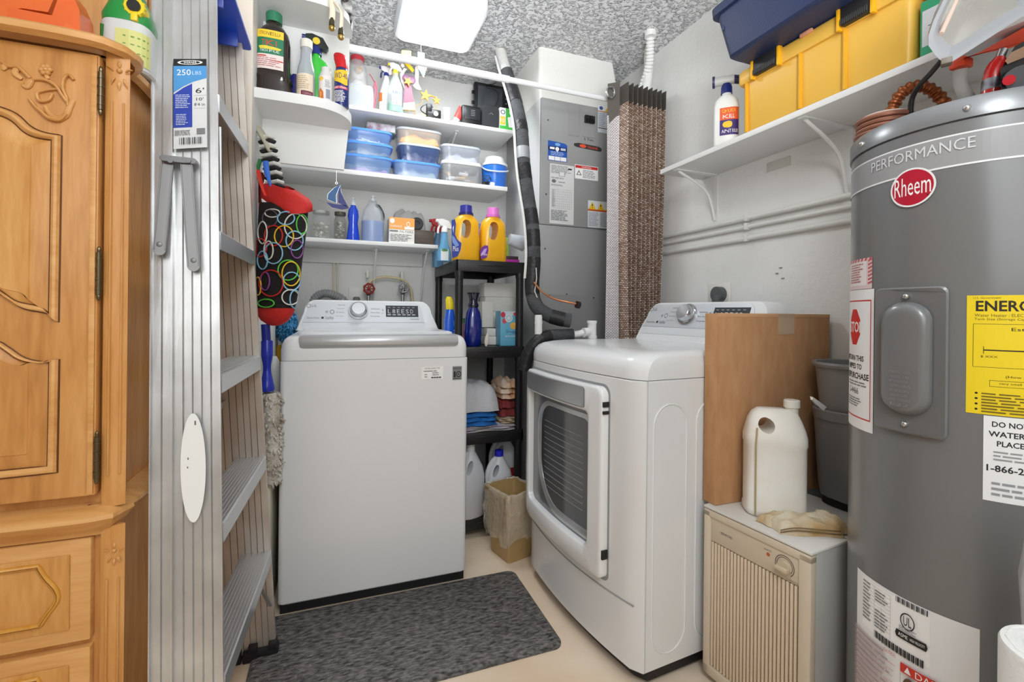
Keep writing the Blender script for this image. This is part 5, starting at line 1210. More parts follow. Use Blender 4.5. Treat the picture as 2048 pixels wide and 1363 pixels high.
container(884, 966, 367, ZS2, .118, clear((196, 198, 200), .4), M((226, 228, 222), .35), 'clear bin with white lid and small parts, under the right container', fill_sticks([(60, 60, 66), (196, 160, 120), (230, 230, 232)], 12, .05, .008), Yf=2.42, lid_h=.016, taper=.93)
container(884, 965, 312, ZS2+.1185, .085, clear((206, 212, 222), .38), cll, 'clear container with plastic bag inside, top of the right stack', fill_blob((150, 160, 214), .6, var=((214, 216, 226), 12)), Yf=2.425)
T = thing('pail', 'blue pail with white lid and handle at the right end of the second shelf', 'pail', (gx(988, 370, 2.5), 2.5, ZS2))
mkl('pail', loft(B(), [(0, .060, .060), (.005, .064, .064), (.125, .072, .072), (.13, .068, .068)], 36), M((44, 112, 206), .3), T)
mkl('lid', loft(B(), [(.128, .075, .075), (.142, .075, .075), (.146, .068, .068), (.150, .062, .062), (.178, .052, .052), (.182, .04, .04)], 36), M((222, 224, 226), .3), T)
bm = B(); tube(bm, cr([(-.074, 0, .125), (-.06, -.05, .095), (0, -.08, .085), (.06, -.055, .1), (.076, 0, .125)], 6), .0045, 8); mkl('handle', bm, M((206, 216, 226), .3), T)
T = thing('adapter', 'tangled small black adapter with wires beside the blue pail', 'adapter', at(972, 378, Y=2.415))
T.location.z = ZS2; bm = B(); box(bm, -.02, .015, -.006, .014, 0, .02, .004); mkl('body', bm, M(BK, .4), T)
bm = B(); tube(bm, cr([(0, 0, .02), (.02, -.004, .045), (.03, .004, .03), (.015, .0, .055), (-.01, 0, .04), (.04, 0, .006)], 5), .0022, 6); mkl('wire', bm, M((70, 60, 50), .5), T)
bm = B(); box(bm, .022, .05, -.004, .012, 0, .022, .006); mkl('white_plug', bm, M((230, 230, 228), .4), T)
# ------- bottles
def bottle(name, label, px, py, Y, z, rings, mat, cat='bottle', rz=0, seg=32, part_name='bottle'):
    p = at(px, py, Y=Y); T = thing(name, label, cat, (p.x, Y, z), rz)
    mkl(part_name, loft(B(), rings, seg), mat, T); return T
def trigger(T, z, c1, c2, s=1, flip=1, c3=None):
    bm = B(); prism(bm, [(-.030*s*flip, z+.040*s), (-.026*s*flip, z+.030*s), (.0, z+.018*s), (.028*s*flip, z+.012*s), (.034*s*flip, z+.022*s), (.018*s*flip, z+.048*s), (-.012*s*flip, z+.056*s), (-.030*s*flip, z+.052*s)], -.009*s, .009*s, 'xz'); mkl('spray_head', bm, M(c1, .35), T)
    bm = B(); tube(bm, cr([(-.018*s*flip, 0, z+.032*s), (-.028*s*flip, 0, z+.012*s), (-.030*s*flip, 0, z-.010*s)], 4), .005*s, 8); mkl('trigger', bm, M(c2, .35), T)
    bm = B(); cyl(bm, (-.028*s*flip, 0, z+.046*s), (-.040*s*flip, 0, z+.046*s), .007*s, 12); mkl('nozzle', bm, M(c3 or c2, .35), T)
    bm = B(); loft(bm, [(z-.004, .015*s, .015*s), (z+.014*s, .014*s, .014*s), (z+.022*s, .010*s, .010*s)], 20); mkl('collar', bm, M(c3 or c2, .35), T)
# ------- rounded shelf
YR = 1.84
T = bottle('torch_fuel_bottle', 'large dark brown bottle with green cap on the rounded corner shelf', 547, 170, 1.845, ZR, [(0, .056, .045, 4), (.006, .061, .05, 4), (.03, .0615, .0505, 4), (.05, .056, .047, 4), (.065, .0615, .0505, 4), (.075, .056, .046, 3.4), (.19, .055, .045, 3.2), (.225, .050, .042, 2.8), (.250, .036, .032), (.262, .023, .023), (.280, .023, .023)], M((34, 22, 16), .12, coat=.8), seg=40)
mkl('cap', loft(B(), [(.270, .026, .026), (.302, .0265, .0265), (.306, .023, .023)]), M((48, 120, 88), .35), T)
decal('label', T, ringmap(T, .056, .088, .222, -2.35, -1.1, .046, 3.3), [('r', 0, 0, 1, .62, (40, 118, 84)), ('r', 0, 0, 1, .2, (238, 200, 56)), ('r', 0, .62, 1, 1, (226, 214, 208)), ('t', 'CITRONELLA', .15, .05, .85, .14, (90, 70, 20)), ('t', 'TIKI', .3, .26, .7, .4, (206, 70, 44)), ('p', [(.1, .43), (.5, .41), (.9, .45), (.8, .5), (.2, .5)], (226, 206, 70)), ('t', 'TORCH FUEL', .2, .51, .8, .57, W), ('r', .02, .66, .5, .69, RD), ('r', .6, .76, .98, .79, RD)]+fine(.05, .7, .95, .95, 5, (190, 120, 120), 2), nu=12)
T = bottle('glass_bottle', 'glass bottle with cream paper label on the rounded corner shelf', 612, 180, 1.83, ZR, [(0, .028, .028), (.004, .031, .031), (.095, .031, .031), (.125, .028, .028), (.155, .020, .020), (.200, .0175, .0175), (.204, .0195, .0195)], M((190, 196, 204), .08, alpha=.6, coat=.5))
mkl('cap', loft(B(), [(.196, .0205, .0205), (.224, .0205, .0205), (.227, .018, .018)]), M((222, 218, 208), .5), T)
decal('label', T, ringmap(T, .0314, .01, .095, -3.1, -.75), [('r', 0, 0, 1, 1, (224, 210, 186)), ('r', .45, .72, 1, .95, (110, 46, 64)), ('t', 'CLEANER', .52, .78, .95, .86, (190, 150, 150)), ('t', '2', .12, .75, .2, .86, BK)]+fine(.08, .08, .9, .66, 7, (190, 168, 140), 2), nu=12)
T = bottle('aerosol_can', 'small white aerosol can with orange picture beside the blue and yellow can', 652, 192, 1.825, ZR-.0, [(0, .023, .023), (.003, .0245, .0245), (.105, .0245, .0245), (.120, .018, .018), (.124, .0165, .0165), (.136, .0165, .0165), (.139, .012, .012)], M((216, 214, 212), .25, coat=.3))
decal('label', T, ringmap(T, .0248, .004, .10, -3.0, -.9), [('r', 0, 0, 1, 1, (222, 218, 216)), ('e', .35, .12, .16, .08, YL), ('p', [(.1, .98), (.12, .62), (.3, .45), (.52, .62), (.55, .98)], (206, 112, 48)), ('e', .3, .7, .1, .12, (234, 160, 90)), ('r', .68, .5, .95, .85, (140, 146, 160))]+fine(.62, .15, .98, .45, 6, GY, 2), nu=10)
T = bottle('lubricant_can', 'blue and yellow lubricant can with red cap at the rounded shelf end', 683, 210, 1.82, ZR, [(0, .024, .024), (.003, .0255, .0255), (.125, .0255, .0255), (.14, .020, .020), (.143, .019, .019)], M((26, 44, 110), .2, coat=.4))
mkl('cap', loft(B(), [(.141, .021, .021), (.150, .021, .021), (.172, .023, .020, 2, -.004), (.190, .021, .016, 2, -.008), (.196, .015, .010, 2, -.010)]), M((196, 28, 34), .3), T)
decal('label', T, ringmap(T, .0257, .004, .130, -2.85, -.75), [('p', [(.0, .04), (1, 0), (1, .42), (.8, .44), (.1, .32), (0, .25)], YL), ('t', 'WD-40', .14, .10, .96, .26, (26, 44, 110)), ('r', 0, .48, 1, .56, (200, 60, 90)), ('t', 'SMART STRAW', .05, .49, .9, .55, W)]+fine(.05, .6, .95, .94, 9, W, 2), nu=12)
T = bottle('weed_sprayer', 'bright green spray bottle with black trigger behind the glass bottle', 632, 180, 1.905, ZR, [(0, .045, .018, 3), (.004, .048, .020, 3), (.11, .056, .02, 2.8), (.16, .052, .019, 2.3), (.195, .034, .017), (.208, .014, .014), (.22, .014, .014)], M((58, 190, 60), .25, coat=.4))
trigger(T, .222, (24, 34, 32), (34, 46, 120), 1.25)
bm = B(); p_ = wm(T) @ Vector((.0, -.0115, .266)); cyl(bm, p_, p_+Vector((0, -.002, 0)), .013, 18); mk('round_logo', bm, M((222, 196, 60), .4), T)
T = bottle('purple_bottle', 'dark blue bottle shoulder behind the glass bottle', 590, 175, 1.915, ZR, [(0, .020, .016, 3), (.1, .020, .016, 3), (.13, .014, .012), (.135, .01, .01)], M((48, 44, 120), .3))
# cords with gold ends hanging from the upper rounded shelf
T = thing('tassel_cord', 'cream fabric ties with gold ball ends hanging from the upper rounded shelf', 'cord', at(668, 8, D=1.62))
for (a, b, c) in (((662, 0), (665, 20), (664, 40)), ((670, 6), (683, 26), (682, 58))):
    bm = B(); P = [at(*a, D=1.61), at(*b, D=1.605), at(*c, D=1.605)]; tube(bm, cr(P, 5), .010, 10, flat=.5); mk('ribbon', bm, M((222, 212, 190), .8, bump=(60, .3)), T)
    e = P[-1]; bm = B(); tube(bm, [e+Vector((0, 0, .006)), e+Vector((0, 0, -.008)), e+Vector((0, 0, -.020))], [.006, .0095, .010], 12); mk('dark_ring', bm, M((60, 54, 34), .5), T)
    bm = B(); ball(bm, e+Vector((0, 0, -.028)), .0105); mk('gold_ball', bm, M((190, 158, 84), .3, .8), T)
T = thing('patterned_fabric', 'black and white patterned fabric folded at the edge of the upper rounded shelf', 'fabric', at(690, 10, D=1.68))
bm = B(); a = at(672, -12, D=1.63); b = at(702, 55, D=1.66)
polyloft(bm, [[at(674, -20, D=d), at(704, -20, D=d), at(705, 40, D=d), at(702, 57, D=d), at(697, 30, D=d), at(684, 12, D=d)] for d in (1.635, 1.66)]); mk('fold', bm, M((34, 34, 36), .8, var=((200, 200, 198), 40)), T)
# ------- top shelf
T = bottle('clear_jug', 'clear plastic jug with red cap and white contents at the left of the top shelf', 714, 205, 2.50, ZT, [(0, .045, .04, 3), (.12, .048, .042, 3), (.2, .046, .042), (.25, .036, .034), (.27, .03, .03)], clear((226, 226, 228), .45), 'jug')
mkl('cap', loft(B(), [(.262, .033, .033), (.285, .034, .034), (.288, .030, .030)]), M((214, 66, 76), .35), T)
bm = B(); ball(bm, (.0, 0, .2), .036, .03, .03); ball(bm, (.0, -.004, .12), .036, .034, .05); mkl('contents', bm, M((232, 228, 222), .7), T)
bm = B(); ball(bm, (.004, -.028, .21), .020, .012, .022); mkl('tan_object', bm, M((196, 160, 120), .5), T)
T = thing('plastic_bag', 'pale clear plastic bag with pink edge in front of the clear jug', 'bag', (gx(720, 205, 2.43), 2.43, ZT))
bm = B(); polyloft(bm, [[(x, y, z) for x, y in rrect(-.055+i, .062-i, -.022+i*.4, .02-i*.4, .01)] for z, i in ((.001, 0), (.06, -.003), (.105, .002), (.112, .008))]); mkl('film', bm, clear((214, 220, 224), .6), T)
bm = B(); tube(bm, cr([(.062, .0, .11), (.075, .01, .15), (.068, .0, .05), (.064, 0, .002)], 5), .0035, 6); tube(bm, cr([(.045, .02, .19), (.065, .02, .16), (.082, .01, .11), (.066, .01, .002)], 5), .003, 6); mkl('pink_edge', bm, M((206, 110, 130), .4, alpha=.8), T)
T = bottle('spray_bottle', 'white spray bottle with blue collar and orange sticker on the top shelf', 772, 215, 2.46, ZT, [(0, .031, .024, 3), (.004, .034, .026, 3), (.09, .034, .026, 3), (.13, .024, .02), (.165, .013, .013), (.178, .012, .012)], M((216, 220, 224), .3, alpha=.85))
trigger(T, .178, (222, 214, 218), (34, 40, 90), .8, c3=(40, 52, 140))
bm = B(); a_ = wm(T); 
decal('label', T, ringmap(T, .0345, .0, .09, -2.6, -2.0, .0265, 3), [('r', 0, 0, 1, .45, (232, 110, 50)), ('r', 0, .45, 1, 1, (238, 226, 214)), ('r', .5, .45, .56, 1, (190, 80, 50))], nu=4)
T = bottle('spray_bottle', 'clear spray bottle with yellow collar and green liquid on the top shelf', 790, 222, 2.43, ZT, [(0, .034, .03, 3), (.004, .037, .032, 3), (.10, .035, .031, 3), (.14, .028, .025), (.17, .014, .014), (.185, .0125, .0125)], clear((214, 224, 226), .4))
mkl('green_liquid', loft(B(), [(.003, .033, .029, 3), (.04, .034, .030, 3)], 32), M((96, 206, 150), .15, alpha=.85), T)
trigger(T, .185, (236, 236, 232), (236, 236, 232), .85, c3=(238, 208, 50))
decal('label', T, ringmap(T, .0365, .03, .12, -1.9, -.3, .032, 3), [('r', 0, 0, .6, 1, (232, 236, 238)), ('r', .05, .3, .55, .45, (120, 126, 140)), ('r', .62, .2, 1, 1, (110, 116, 128))]+fine(.05, .5, .55, .95, 6, GY, 2), nu=6)
# angel ornament
T = thing('angel_ornament', 'stained-glass angel ornament with white wings and mauve dress on the top shelf', 'ornament', (gx(823, 222, 2.43), 2.43, ZT))
def pl(name, pts, y0, y1, mat, T, Y=2.43):
    P = [at(a, b, Y=Y) for a, b in pts]; bm = B(); prism(bm, [(p.x, p.z) for p in P], Y+y0, Y+y1, 'xz', bev=.0008); return mk(name, bm, mat, T)
mauve = M((150, 76, 98), .4)
pl('dress', [(810, 168), (822, 170), (828, 206), (806, 208), (808, 186)], -.004, .004, mauve, T)
pl('wing', [(800, 148), (808, 136), (814, 138), (808, 146), (806, 160), (810, 180), (802, 162)], -.002, .003, M((214, 202, 194), .5), T)
pl('wing', [(830, 134), (836, 130), (838, 150), (836, 165), (843, 180), (838, 180), (832, 178), (826, 172), (830, 160)], -.002, .003, M((214, 204, 198), .5), T)
bm = B()
for (a, b, r_) in ((812, 156, .019), (824, 160, .019)): q = at(a, b, Y=2.424); ball(bm, q, r_, .004, r_*1.05)
mk('sleeve', bm, M((130, 88, 124), .4), T)
pl('hair', [(806, 119), (812, 120), (828, 142), (824, 146), (808, 128)], -.01, .0, M((238, 190, 40), .3), T)
bm = B(); ball(bm, at(805, 131, Y=2.42), .010, .006, .011); mk('face', bm, M((222, 206, 196), .5), T)
def star(px, py, r_, Y, rot=.3, dy=0):
    c = at(px, py, Y=Y); pts = [(c.x+(r_ if k % 2 == 0 else r_*.42)*math.sin(rot+pi*k/5), c.z+(r_ if k % 2 == 0 else r_*.42)*math.cos(rot+pi*k/5)) for k in range(10)]
    return prism(B(), pts, Y-.003, Y+.003, 'xz', bev=.001)
gold = M((222, 150, 34), .45)
mk('held_star', star(816, 163, .026, 2.415, .4), gold, T)
pl('base', [(806, 208), (828, 206), (830, 222), (804, 220)], -.012, .01, M((200, 176, 110), .4, .5, var=((240, 230, 190), 60)), T)
T = thing('star_garland', 'two gold stars on wire standing on the top shelf', 'ornament', (gx(850, 215, 2.45), 2.45, ZT))
mk('star', star(851, 191, .034, 2.45, .15), gold, T); mk('star', star(873, 201, .024, 2.45, -.1), gold, T)
bm = B(); tube(bm, cr([at(846, 198, Y=2.45), at(842, 208, Y=2.45), at(832, 212, Y=2.45), (gx(830, 215, 2.45), 2.45, ZT+.002)], 4), .0014, 6); tube(bm, cr([at(856, 190, Y=2.45), at(870, 194, Y=2.45)], 4), .003, 6); tube(bm, cr([at(873, 205, Y=2.45), (gx(872, 218, 2.45), 2.45, ZT+.002)], 4), .0014, 6); mk('wire', bm, gold, T)
T = thing('dried_leaves', 'green and cream artificial leaves lying beside the angel ornament', 'leaves', (gx(838, 222, 2.42), 2.42, ZT))
bm = B()
for a, l, c in ((0, .05, 0), (.5, .04, 0), (-.4, .045, 0)): tube(bm, [(l*.1*math.cos(a), -.004, .003), (l*.5*math.cos(a), -.006, .012+l*.2*a), (l*math.cos(a), -.002, .010+l*.4*a)], [.002, .007, .001], 8, flat=.4)
mkl('leaf', bm, M((150, 176, 70), .5), T)
bm = B(); ball(bm, (.012, -.008, .008), .022, .010, .008); mkl('cream_leaf', bm, M((228, 222, 176), .5), T)
T = thing('hanging_suncatcher', 'blue glass suncatcher with white beads hanging behind the curtain rod', 'ornament', at(842, 118, Y=2.2))
pl('glass', [(835, 104), (849, 106), (849, 140), (846, 154), (836, 136)], -.002, .002, M((104, 140, 170), .15, coat=.5), T, Y=2.2)
bm = B()
for k in range(6): ball(bm, at(853-1.2*k, 132+4.2*k, Y=2.2), .0045, seg=8)
mk('beads', bm, M((232, 222, 196), .3), T)
a = at(842, 104, Y=2.2); mk('thread', cyl(B(), a, (a.x, a.y, ZC), .0008, 6), M((200, 200, 200), .5), T)
pl('yellow_tag', [(803, 101), (822, 102), (822, 112), (803, 110)], -.002, .002, M((222, 210, 50), .4), T, Y=2.2)
# gadgets
def gadget(name, label, px, Y, z, parts, cat='gadget', rz=0, py=230):
    T = thing(name, label, cat, (gx(px, py, Y), Y, z), rz)
    for nm, fn, mt in parts: bm = B(); fn(bm); mkl(nm, bm, mt, T)
    return T
bk = M((26, 26, 28), .35); bk2 = M((52, 53, 56), .4, bump=(200, .15))
gadget('cable_gadget', 'small black electronic gadget with cable on the top shelf beside a glass', 867, 2.425, ZT, [
    ('body', lambda b: (box(b, -.034, .034, -.015, .02, 0, .045, .006), box(b, -.036, -.01, -.018, .0, .03, .066, .004)), bk), ('button', lambda b: cyl(b, (.008, -.016, .022), (.008, -.019, .022), .011), M((190, 190, 192), .3, .8)),
    ('cable', lambda b: tube(b, cr([(-.034, 0, .02), (-.06, .0, .035), (-.05, .01, .06), (-.02, .01, .075), (0, .01, .06)], 6), .0022, 6), bk)])
gadget('glass_tumbler', 'small clear glass tumbler standing beside the black gadget', 893, 2.43, ZT, [('glass', lambda b: loft(b, [(0, .015, .015), (.004, .018, .018), (.07, .022, .022), (.068, .020, .020), (.008, .015, .015)], 24), clear((226, 230, 234), .4))], 'glass')
gadget('squeeze_tube', 'red and white squeeze tube leaning against the black camera', 913, 2.44, ZT, [('tube', lambda b: loft(b, [(0, .014, .012), (.03, .015, .013), (.032, .019, .015)], 24, M4=TR((-.012, 0, .0), ry=.45)), M((232, 230, 226), .4)),
    ('red_sleeve', lambda b: loft(b, [(.032, .019, .015), (.08, .021, .010), (.105, .021, .002)], 24, M4=TR((-.012, 0, 0), ry=.45)), M((206, 70, 66), .4))], 'tube')
gadget('camera_charger', 'black battery charger with raised grey ribs on the top shelf', 940, 2.44, ZT, [('body', lambda b: box(b, -.048, .048, -.03, .04, 0, .092, .010), bk), ('face', lambda b: box(b, -.036, .044, -.033, -.028, .022, .078, .006), M((40, 41, 44), .3)),
    ('rib', lambda b: [box(b, -.004, .016, -.035, -.032, .040+.008*k, .043+.008*k) for k in range(4)], M((110, 112, 116), .4))], 'charger')
T = gadget('zip_case', 'dark grey rounded case with an embossed arrow on the top shelf', 978, 2.44, ZT, [('shell', lambda b: polyloft(b, [[(x, y, z) for x, z in rrect(-.046+i, .046-i, i, .112-i, .022, 6)] for y, i in ((.03, .004), (.02, 0), (-.02, 0), (-.03, .006))]), bk2),
    ('emboss', lambda b: tube(b, [(-.008, -.031, .062), (.002, -.032, .070), (.012, -.031, .062)], .0015, 6), M((130, 132, 136), .4))], 'case')
T = gadget('small_monitor', 'flat black portable monitor with side buttons at the back of the top shelf', 985, 2.60, ZT, [('frame', lambda b: box(b, -.115, .10, -.015, .025, .02, .325, .008), bk), ('screen', lambda b: box(b, -.095, .055, -.0165, -.014, .14, .305, .001), M((66, 70, 76), .12, coat=.6)),
    ('button', lambda b: [cyl(b, (.078, -.015, .28-.028*k), (.078, -.018, .28-.028*k), .009 if k == 0 else .005, 14) for k in range(4)], M((120, 122, 124), .3)), ('knob', lambda b: [box(b, -.127, -.113, -.008, .008, .20+.06*k, .215+.06*k, .002) for k in range(2)], bk),
    ('foot', lambda b: box(b, -.08, .07, -.01, .03, 0, .022, .003), bk)], 'monitor')
bm = B(); tube(bm, cr(path([(990, 214), (996, 200), (997, 188), (988, 178), (976, 176), (972, 170), (985, 168), (992, 165)], Y=2.575), 6), .0018, 6); single('antenna_cord', bm, bk, 'thin black cord draped over the small monitor', 'cord')
T = gadget('bulb_box', 'green and white light bulb box at the right end of the top shelf', 1013, 2.44, ZT, [('carton', lambda b: box(b, -.050, .042, -.03, .035, 0, .118, .001), M((238, 238, 236), .4))], 'box')
x0 = T.location.x-.05
decal('carton_print', T, flatmap((x0, 2.4095, ZT+.118), (.092, 0, 0), (0, 0, -.118), (0, -1, 0)), [('r', .38, 0, 1, 1, (72, 184, 74)), ('r', 0, 0, .38, 1, (232, 234, 234)), ('r', 0, .82, 1, 1, (72, 184, 74)), ('g', .2, .2, .15, .1, .3, (30, 60, 90)), ('r', .02, .4, .35, .78, (236, 196, 60)), ('t', '10', .06, .48, .3, .68, W), ('t', '60', .6, .08, .92, .26, W), ('p', [(.5, .46), (.88, .46), (.8, .86), (.58, .86)], (240, 240, 238)), ('e', .69, .46, .2, .08, W)])
# ------- third shelf
gl = M((206, 214, 212), .06, alpha=.2, coat=.6)
T = bottle('glass_jar', 'wide glass jar of white seashells on the short shelf above the washer', 642, 474, 2.54, Z3, [(0, .040, .040), (.004, .046, .046), (.10, .046, .046), (.12, .040, .040), (.128, .037, .037), (.14, .037, .037)], gl, 'jar', part_name='glass')
mkl('lid', loft(B(), [(.134, .040, .040), (.148, .040, .040), (.150, .036, .036)]), M((190, 194, 190), .3, .5), T)
R = random.Random(2); bm = B()
for k in range(46):
    a, r_ = R.uniform(0, 6.28), .036*math.sqrt(R.random()); ball(bm, (r_*math.cos(a), r_*math.sin(a), .012+R.random()*.075), R.uniform(.006, .013), R.uniform(.005, .009), R.uniform(.004, .009), seg=8)
mkl('seashells', bm, M((226, 220, 206), .4, bump=(150, .4), var=((150, 140, 124), 60)), T)
T = bottle('glass_jar', 'narrow dark glass jar of pebbles beside the wide seashell jar', 680, 476, 2.50, Z3, [(0, .026, .026), (.004, .029, .029), (.10, .029, .029), (.115, .024, .024), (.13, .024, .024)], M((110, 110, 98), .08, alpha=.3, coat=.6), 'jar', part_name='glass')
mkl('lid', loft(B(), [(.126, .027, .027), (.142, .027, .027)]), M((84, 82, 70), .4, .5), T)
bm = B()
for k in range(34):
    a, r_ = R.uniform(0, 6.28), .021*math.sqrt(R.random()); ball(bm, (r_*math.cos(a), r_*math.sin(a), .010+R.random()*.085), R.uniform(.005, .009), R.uniform(.005, .008), R.uniform(.004, .008), seg=8)
mkl('pebbles', bm, M((160, 156, 146), .4, var=((236, 234, 228), 90)), T)
T = thing('sailboat_suncatcher', 'blue stained-glass sailboat hanging from the corner shelf edge', 'ornament', at(674, 418, Y=1.953))
bg1 = M((30, 92, 150), .45); bg2 = M((34, 38, 120), .45); lead = M((206, 208, 208), .3, .8)
for nm, pts, mt in (('sail', [(681, 369), (668, 376), (656, 388), (655, 399), (663, 402), (673, 406), (672, 390)], bg1), ('sail', [(681, 369), (677, 384), (676, 405), (698, 416), (688, 398), (682, 384)], bg2), ('hull', [(652, 404), (668, 408), (690, 410), (697, 417), (684, 419), (664, 415)], bg2)):
    pl(nm, pts, -.002, .002, mt, T, Y=1.953)
    bm = B(); tube(bm, [at(a, b, Y=1.953) for a, b in pts], .0014, 6, closed=True); mk('leading', bm, lead, T)
bm = B(); tube(bm, [at(638, 398, Y=1.953), at(654, 404, Y=1.953)], .0016, 6); tube(bm, [at(673, 366, Y=1.953)+Vector((.004*math.cos(a), 0, .004*math.sin(a))) for a in [2*pi*k/12 for k in range(12)]], .001, 6, closed=True)
tube(bm, [at(673, 364, Y=1.953), (gx(673, 345, 1.953), 1.953, 1.632)], .0007, 6); mk('hanger', bm, lead, T)
T = bottle('dish_soap', 'royal blue dish soap bottle with white cap between the jars and big jug', 706, 478, 2.49, Z3, [(0, .030, .022), (.005, .032, .024), (.05, .027, .021), (.09, .022, .018), (.125, .027, .021), (.155, .024, .019), (.175, .013, .012), (.18, .012, .012)], M((18, 66, 200), .15, coat=.6))
mkl('cap', loft(B(), [(.18, .0135, .0135), (.196, .0125, .0125), (.198, .006, .006), (.212, .006, .006), (.213, .009, .009), (.219, .008, .008)]), M((206, 214, 222), .3), T)
T = bottle('gallon_jug', 'translucent gallon jug half full of blue liquid on the short shelf', 745, 480, 2.50, Z3, [(0, .052, .045, 3), (.005, .056, .049, 3), (.12, .056, .049, 3), (.16, .048, .042, 2.6), (.195, .026, .024), (.205, .018, .018), (.215, .018, .018)], M((206, 212, 218), .3, alpha=.35), 'jug', part_name='jug')
mkl('blue_liquid', loft(B(), [(.003, .054, .047, 3), (.105, .0545, .0475, 3)], 32), M((40, 104, 190), .2), T)
mkl('cap', loft(B(), [(.21, .012, .012), (.224, .011, .011), (.225, .006, .006), (.232, .006, .006), (.233, .010, .010), (.24, .009, .009)]), M((220, 226, 230), .3), T)
bm = B(); tube(bm, cr([(.014, 0, .19), (.03, 0, .188), (.05, .0, .15), (.05, 0, .12)], 5), .008, 10); mkl('handle', bm, M((40, 46, 52), .4, alpha=.7), T)
T = thing('folded_drop_cloth', 'grey folded plastic cloth lying behind the orange and white box', 'cloth', (gx(815, 440, 2.62), 2.62, Z3))
bm = B(); cloth(bm, .20, .11, .19, 12, nx=30, ny=20, amp=.012); mkl('cloth', bm, M((188, 188, 186), .6, bump=(14, .5)), T)
p = at(778, 481, Y=2.46); q = at(829, 459, Y=2.46)
T = thing('orange_white_box', 'orange and white carton on the short shelf beside the black roll', 'box', ((p.x+q.x)/2, 2.50, Z3))
mk('carton', box(B(), p.x, q.x, 2.46, 2.56, Z3, 1.562, .001), M((238, 236, 230), .5), T)
zt1 = 1.562
decal('carton_print', T, flatmap((p.x, 2.4595, zt1), (q.x-p.x, 0, 0), (0, 0, Z3-zt1), (0, -1, 0)), [('r', 0, 0, 1, .46, (240, 166, 84)), ('e', .12, .14, .09, .1, W), ('t', 'FURNACE', .06, .3, .5, .38, W), ('r', .6, .34, .98, .44, W), ('r', .02, .5, .35, .56, GY), ('t', 'FILTERS', .42, .5, .95, .58, GY), ('g', .75, .24, .07, .1, .3, W)]+fine(.05, .64, .95, .94, 5, GY, 4))
T = thing('dark_box', 'dark wooden box behind the round black roll on the short shelf', 'box', (gx(850, 480, 2.50), 2.55, Z3))
mkl('box', box(B(), -.058, .05, -.045, .045, 0, .084, .003), M((62, 52, 46), .5, var=((92, 80, 72), 30, (.2, 1, 1))), T)
T = thing('black_roll', 'round black tape roll resting on the dark wooden box', 'roll', (gx(835, 456, 2.50), 2.52, Z3+.084))
bm = B(); loft(bm, [(0, .030, .030), (.003, .033, .033), (.03, .033, .033), (.033, .030, .030), (.033, .014, .014), (.028, .013, .013)], 32, M4=TR((0, .02, .033), rx=pi/2)); bm.transform(Matrix.Translation((0, 0, .001))); mkl('roll', bm, M((42, 42, 44), .5), T)
T = thing('red_nozzle_bottle', 'spray bottle with red head at the right end of the short shelf', 'bottle', (.555, 2.60, 1.327))
q = at(876, 480, Y=2.60); T.location = (q.x, 2.60, 1.327)
mkl('bottle', loft(B(), [(0, .030, .022, 3), (.13, .032, .024, 3), (.185, .014, .013), (.2, .013, .013)]), M((92, 140, 176), .25, alpha=.85), T)
trigger(T, .202, (190, 26, 34), (190, 26, 34), 1.25)
# ------- on the black shelf
def det(name, label, px, cap, capd, T0=None):
    p = at(px, 522, Y=2.21); T = thing(name, label, 'bottle', (p.x, 2.21, 1.3275), .08)
    bm = B(); H = .225; rx, ry = .0665, .043
    loft(bm, [(0, rx*.95, ry*.95, 3.6), (.005, rx, ry, 3.6), (H*.5, rx, ry, 3.4), (H*.62, rx*.99, ry, 3), (H*.75, rx*.98, ry*.97, 2.8), (H*.86, rx*.9, ry*.85, 2.6), (H*.93, rx*.72, ry*.72, 2.3), (H*.97, .034, .032), (H, .031, .031)], 48)
    c = B(); loft(c, [(-.08, .0235, .045, 2.6), (.08, .0235, .045, 2.6)], 28, M4=Matrix.Translation((-.012, 0, H*.665)) @ Matrix.Rotation(.10, 4, 'Y') @ Matrix.Rotation(pi/2, 4, 'X'))
    bm = boolean(bm, c); c = B(); loft(c, [(-.08, .016, .040, 2.2), (.08, .016, .040, 2.2)], 24, M4=Matrix.Translation((.070, 0, H*.66)) @ Matrix.Rotation(pi/2, 4, 'X')); bm = boolean(bm, c)
    mkl('bottle', bm, M((240, 178, 30), .3, coat=.3, name='orange_hdpe'), T, sharp=50)
    mkl('cap', loft(B(), [(H-.002, .034, .034), (H+.006, .034, .034), (H+.008, .030, .030), (H+.042, .029, .029), (H+.044, .026, .026)], 36), M(cap, .3), T)
    mkl('cap_skirt', loft(B(), [(H-.004, .036, .036), (H+.008, .035, .035)], 36), M(capd, .3), T)
    return T
T = det('detergent_bottle', 'orange detergent bottle with dark blue cap on top of the black shelf', 931, (52, 54, 150), (34, 36, 110))
q0 = at(907, 430, Y=2.165); q1 = at(923, 518, Y=2.165)
def blob(T, pts, items, Y, name='label', mat=(44, 60, 150)):
    def f(u, v, l): p = at(u, v, Y=Y-.0006*l); return p
    return decal(name, T, f, [('p', pts, mat)]+items)
blob(T, [(903, 440), (910, 438), (912, 448), (910, 468), (914, 478), (923, 486), (921, 500), (915, 512), (904, 516)], [('p', [(904, 470), (909, 474), (918, 490), (912, 494), (905, 484)], (120, 150, 210)), ('p', [(905, 455), (908, 450), (907, 466)], (206, 214, 232)), ('t', 'Plus', 906, 492, 917, 502, W)], 2.1635)
T = det('detergent_bottle', 'orange detergent bottle with pink cap on top of the black shelf', 985, (222, 128, 206), (206, 108, 190))
blob(T, [(960, 502), (964, 494), (970, 490), (976, 491), (977, 500), (974, 514), (962, 518)], [('p', [(962, 508), (968, 498), (974, 496), (970, 508)], (200, 160, 230)), ('t', 'plus', 962, 506, 974, 512, W)], 2.1635, mat=(112, 48, 150))
